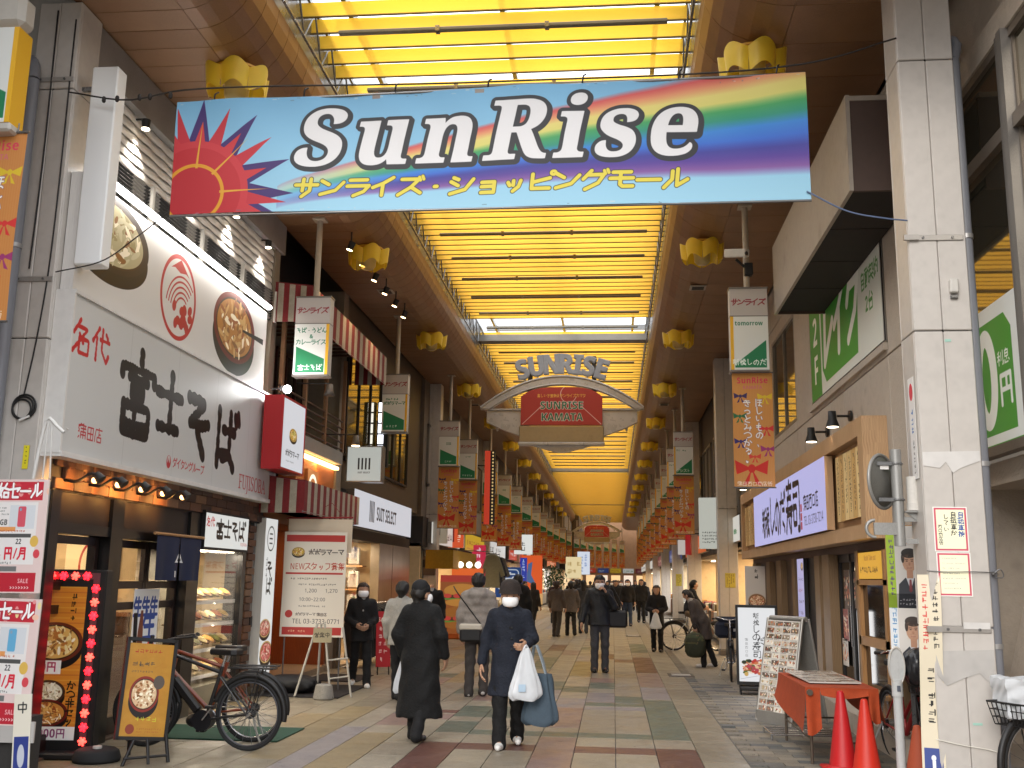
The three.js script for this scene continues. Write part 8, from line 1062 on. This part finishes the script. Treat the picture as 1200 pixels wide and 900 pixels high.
person('woman in black with white mask walking past the suit shop', [-3.9, 0, -15.95], 0.35, { h: 1.58, coat: clothM(0x1a191b), hem: 0.74, mask: true, longhair: true, hair: hairBrown, inner: clothM(0xd8d4cc), shoes: mat('shoeW'), trousers: clothM(0x121214), arms: [{ e: [0.22, 1.08, 0.0], h: [0.08, 0.98, 0.2], grip: true }, { e: [0.23, 1.08, -0.02], h: [0.1, 0.99, 0.2], grip: true }], legs: [[0.3, 0.1], [-0.15, 0.4]] });
{ const p = person('man in grey black jacket holding a phone to his face', [-0.25, 0, -19.5], 0.1, { h: 1.74, coat: clothM(0x22262b, 0.6), hem: 0.8, bulk: 1.1, mask: true, collar: true, trousers: greyDark, shoes: mat('shoeB'), eyes: true, nod: 0.12, legs: [[0.02, 0.06], [0.1, 0.2]], arms: [{ e: [0.25, 1.12, 0.08], h: [0.1, 1.37, 0.19], grip: true }, { e: [0.26, 1.1, -0.04], h: [0.32, 0.85, 0.04] }] });
  p.updateMatrixWorld(true); const b = thing('shoulder_bag', 'large black shoulder bag of the man holding a phone', 'bag', worldOf(p, 0.28, 0.92, 0.0), 0.1); add(b, 'bag_body', cb(0.44, 0.32, 0.14, 0.04), black); add(b, 'bag_strap', tube([[-0.18, 0.14, 0], [-0.14, 0.5, 0.02], [-0.1, 0.62, 0], [0.05, 0.4, -0.02], [0.16, 0.14, 0]], 0.012, 16), black);
  const f = thing('mobile_phone', 'dark mobile phone in the raised hand of the walking man', 'phone', worldOf(p, 0.09, 1.44, 0.17), 0.3); add(f, 'phone_body', cb(0.07, 0.14, 0.01, 0.004), black); }
{ const p = person('woman in black standing with a small white bag', [1.05, 0, -25.4], -0.15, { h: 1.56, cell: 0.02, coat: clothM(0x17161a), hem: 0.62, longhair: true, hair: hairBrown, trousers: blackC, stride: 0.03, arms: [{ e: [0.23, 1.08, 0.02], h: [0.06, 1.02, 0.2], grip: true }, { e: [0.23, 1.08, 0.02], h: [0.06, 1.02, 0.2], grip: true }] }); p.updateMatrixWorld(true); const b = thing('plastic_bag', 'small white bag in the hands of the standing woman in black', 'bag', worldOf(p, 0, 1.0, 0.26)); add(b, 'bag_body', sackShape(0.28, 0.38, 0.1, 6), plastic); }
person('man in black hooded coat walking away beyond the beige jacket', [-2.15, 0, -23.5], BACK, { h: 1.76, cell: 0.018, coat: clothM(0x141416), hem: 0.76, hood: true, bulk: 1.22, trousers: blackC });
const far = [
  ['person in brown grey jacket carrying a white bag', -1.68, -31.2, BACK - 0.3, 1.62, 0x6f6460, 0x4a4340, 0.76], ['person in taupe coat and black trousers', -1.3, -32, BACK + 0.2, 1.62, 0x7d7470, 0x121214, 0.72], ['man in grey jacket and blue jeans walking away', -0.95, -33.5, BACK, 1.66, 0x55565a, 0x3c4654, 0.82], ['person in pale grey hooded top walking away', -0.62, -37, BACK, 1.64, 0x8d8a86, 0x39404c, 0.8],
  ['man in black with white mask and blue jeans', 0.55, -39.8, 0.1, 1.72, 0x15151a, 0x35496a, 0.84, 1], ['man in dark suit and white shirt', 1.15, -42.8, 0, 1.74, 0x16161a, 0x141418, 0.8, 2], ['person in dark coat holding a white bag in the crowd', 0.1, -40.5, 0, 1.68, 0x24252a, 0x1a1a1e, 0.7], ['person in black coat behind the jeans man', 0.35, -46, 0.1, 1.68, 0x1a1a1e, 0x1c1c22, 0.72],
  ['dark haired person in black at the goods stands', -2.6, -34, BACK - 0.6, 1.58, 0x1c1a1c, 0x1a181a, 0.7], ['person in dark brown coat by the goods stands', -3.1, -36.5, 1.2, 1.6, 0x3a2e2a, 0x1e1c1e, 0.7], ['person in maroon jacket near the drug store', -2.3, -41, BACK, 1.6, 0x4c2a2e, 0x222226, 0.8], ['person in black beside the potted tree', -1.6, -46, BACK, 1.7, 0x17171a, 0x1c1c20, 0.74],
  ['person in green coat far down the arcade', -0.9, -60, 0, 1.6, 0x2f6a58, 0x26262a, 0.74], ['person in navy coat far down the arcade', -0.3, -56, 0, 1.66, 0x222a3c, 0x1e1e24, 0.74], ['person in black far down the arcade centre', 0.3, -62, 0, 1.7, 0x161618, 0x1a1a1e, 0.74], ['person in charcoal far down the arcade', 0.9, -58, BACK, 1.66, 0x2c2c30, 0x1c1c22, 0.74], ['person in pink top far down the arcade', 0.95, -66, 0, 1.58, 0xa86a74, 0x2c2c34, 0.8], ['person in beige coat far down the arcade', -1.4, -64, BACK, 1.62, 0x8a7c6a, 0x2a2622, 0.7], ['person in white jacket far down the arcade', -0.1, -70, 0, 1.64, 0xb8b6b0, 0x2a2e38, 0.8], ['person in dark grey far down the arcade', 0.5, -75, 0, 1.68, 0x35353a, 0x202024, 0.76], ['person in black by the distant left shops', -2.2, -54, BACK, 1.64, 0x19181b, 0x17171a, 0.72], ['person in brown by the distant left shops', -2.7, -49, BACK + 0.4, 1.6, 0x4a3a30, 0x1c1a1a, 0.72],
];
const hues = [[0x17171a, 'black'], [0x26282e, 'dark grey'], [0x1f2636, 'navy'], [0x3c322c, 'dark brown'], [0x4a4a4e, 'grey']], spots = ['near the far arch sign', 'beyond the drug store', 'at the bend of the arcade', 'in the distant crowd'];
for (let k = 0; k < 20; k++) { const [hx, nm] = hues[k % 5]; far.push([`person in ${nm} coat ${spots[Math.floor(k / 5)]}`, rnd(-2.6, 1.6), -46 - k * 2.2 - rnd(2), rnd() > 0.5 ? 0 : BACK, rnd(1.56, 1.74), hx, 0x1c1c20, rnd(0.66, 0.8)]); }
for (const [l, x, z, r, h, c1, c2, hem, ex] of far) person(l, [x, 0, z], r, { h, cell: 0.028, fine: 0.016, coat: clothM(c1), trousers: clothM(c2), hem, stride: rnd(0.05, 0.22), mask: ex === 1 || rnd() > 0.6, inner: ex === 2 ? clothM(0xd8d8d8) : undefined, longhair: rnd() > 0.6, hair: pick([hairBlack, hairBrown]), bulk: rnd(1, 1.12), group: 'people walking in the arcade' });
{ // stooped person with camouflage bag
  const p = person('stooped person in grey brown coat with white scarf and bag', [1.85, 0, -21.3], -1.9, { h: 1.5, cell: 0.018, coat: clothM(0x5a504c), hem: 0.6, lean: 0.5, bulk: 1.12, trousers: blackC, shoes: mat('shoeG'), scarf: clothM(0xd8d4cc), stride: 0.08, nod: 0.3, arms: [{ e: [0.22, 1.06, 0.1], h: [0.2, 0.84, 0.18], grip: true }, { e: [0.22, 1.06, 0.05], h: [0.2, 0.86, 0.2], grip: true }] }); p.updateMatrixWorld(true);
  const b = thing('camouflage_bag', 'dark camouflage shopping bag held by the stooped person', 'bag', [1.62, 0.44, -21.1]); const cm = printed(canvas(128, 128, (g, w, h) => { fill(g, '#2c3020', 0, 0, w, h); for (let i = 0; i < 60; i++) oval(g, pick(['#4a4a2c', '#1c1c16', '#5c4c34', '#38422a']), rnd(w), rnd(h), rnd(6, 16), rnd(4, 10), rnd(3)); }), 0.8); const g = bagShape(0.4, 0.5, 0.26, 8, 0.75); uvm(g, 3); add(b, 'bag_body', g, cm); add(b, 'bag_handle', tube([[-0.12, 0.2, 0], [0, 0.42, 0], [0.12, 0.2, 0]], 0.012, 12), black);
}
{ // seated rider
  const p = person('rider in dark coat and beige trousers seated on the silver bicycle', [1.85, 0.1, -26.2], 1.69, { h: 1.6, cell: 0.02, coat: clothM(0x23242c), hem: 0.84, lean: 0.25, trousers: clothM(0xa08a72), legs: [[1.15, 1.2], [0.8, 0.9]], arms: [{ e: [0.22, 1.12, 0.15], h: [0.22, 1.0, 0.36], grip: true }, { e: [0.22, 1.12, 0.15], h: [0.22, 1.0, 0.36], grip: true }] }); p.position.y = 0.22;
}
{ // shop dummy in a suit
  const t = person('headless shop dummy in black suit and white shirt by the suit shop', [-3.7, 0, -21.0], 0.15, { h: 1.66, cell: 0.018, coat: clothM(0x131315), hem: 0.78, inner: clothM(0xc9c9cc), trousers: clothM(0x151517), stride: 0.02, hat: 'hood', headless: true }); t.name = numbered('shop_dummy'); taken.person--; tag(t, 'shop dummy in black suit and white shirt on a stand by the suit shop', 'dummy'); add(t, 'stand', [cyl(0.2, 0.2, 0.02, 0, 0.01, -0.02, 20), rod([0, 0, -0.15], [0, 0.9, -0.1], 0.015)], chrome);
}
scene.traverse((o) => { if (o.isMesh) o.castShadow = o.receiveShadow = true; });
renderer.render(scene, camera);
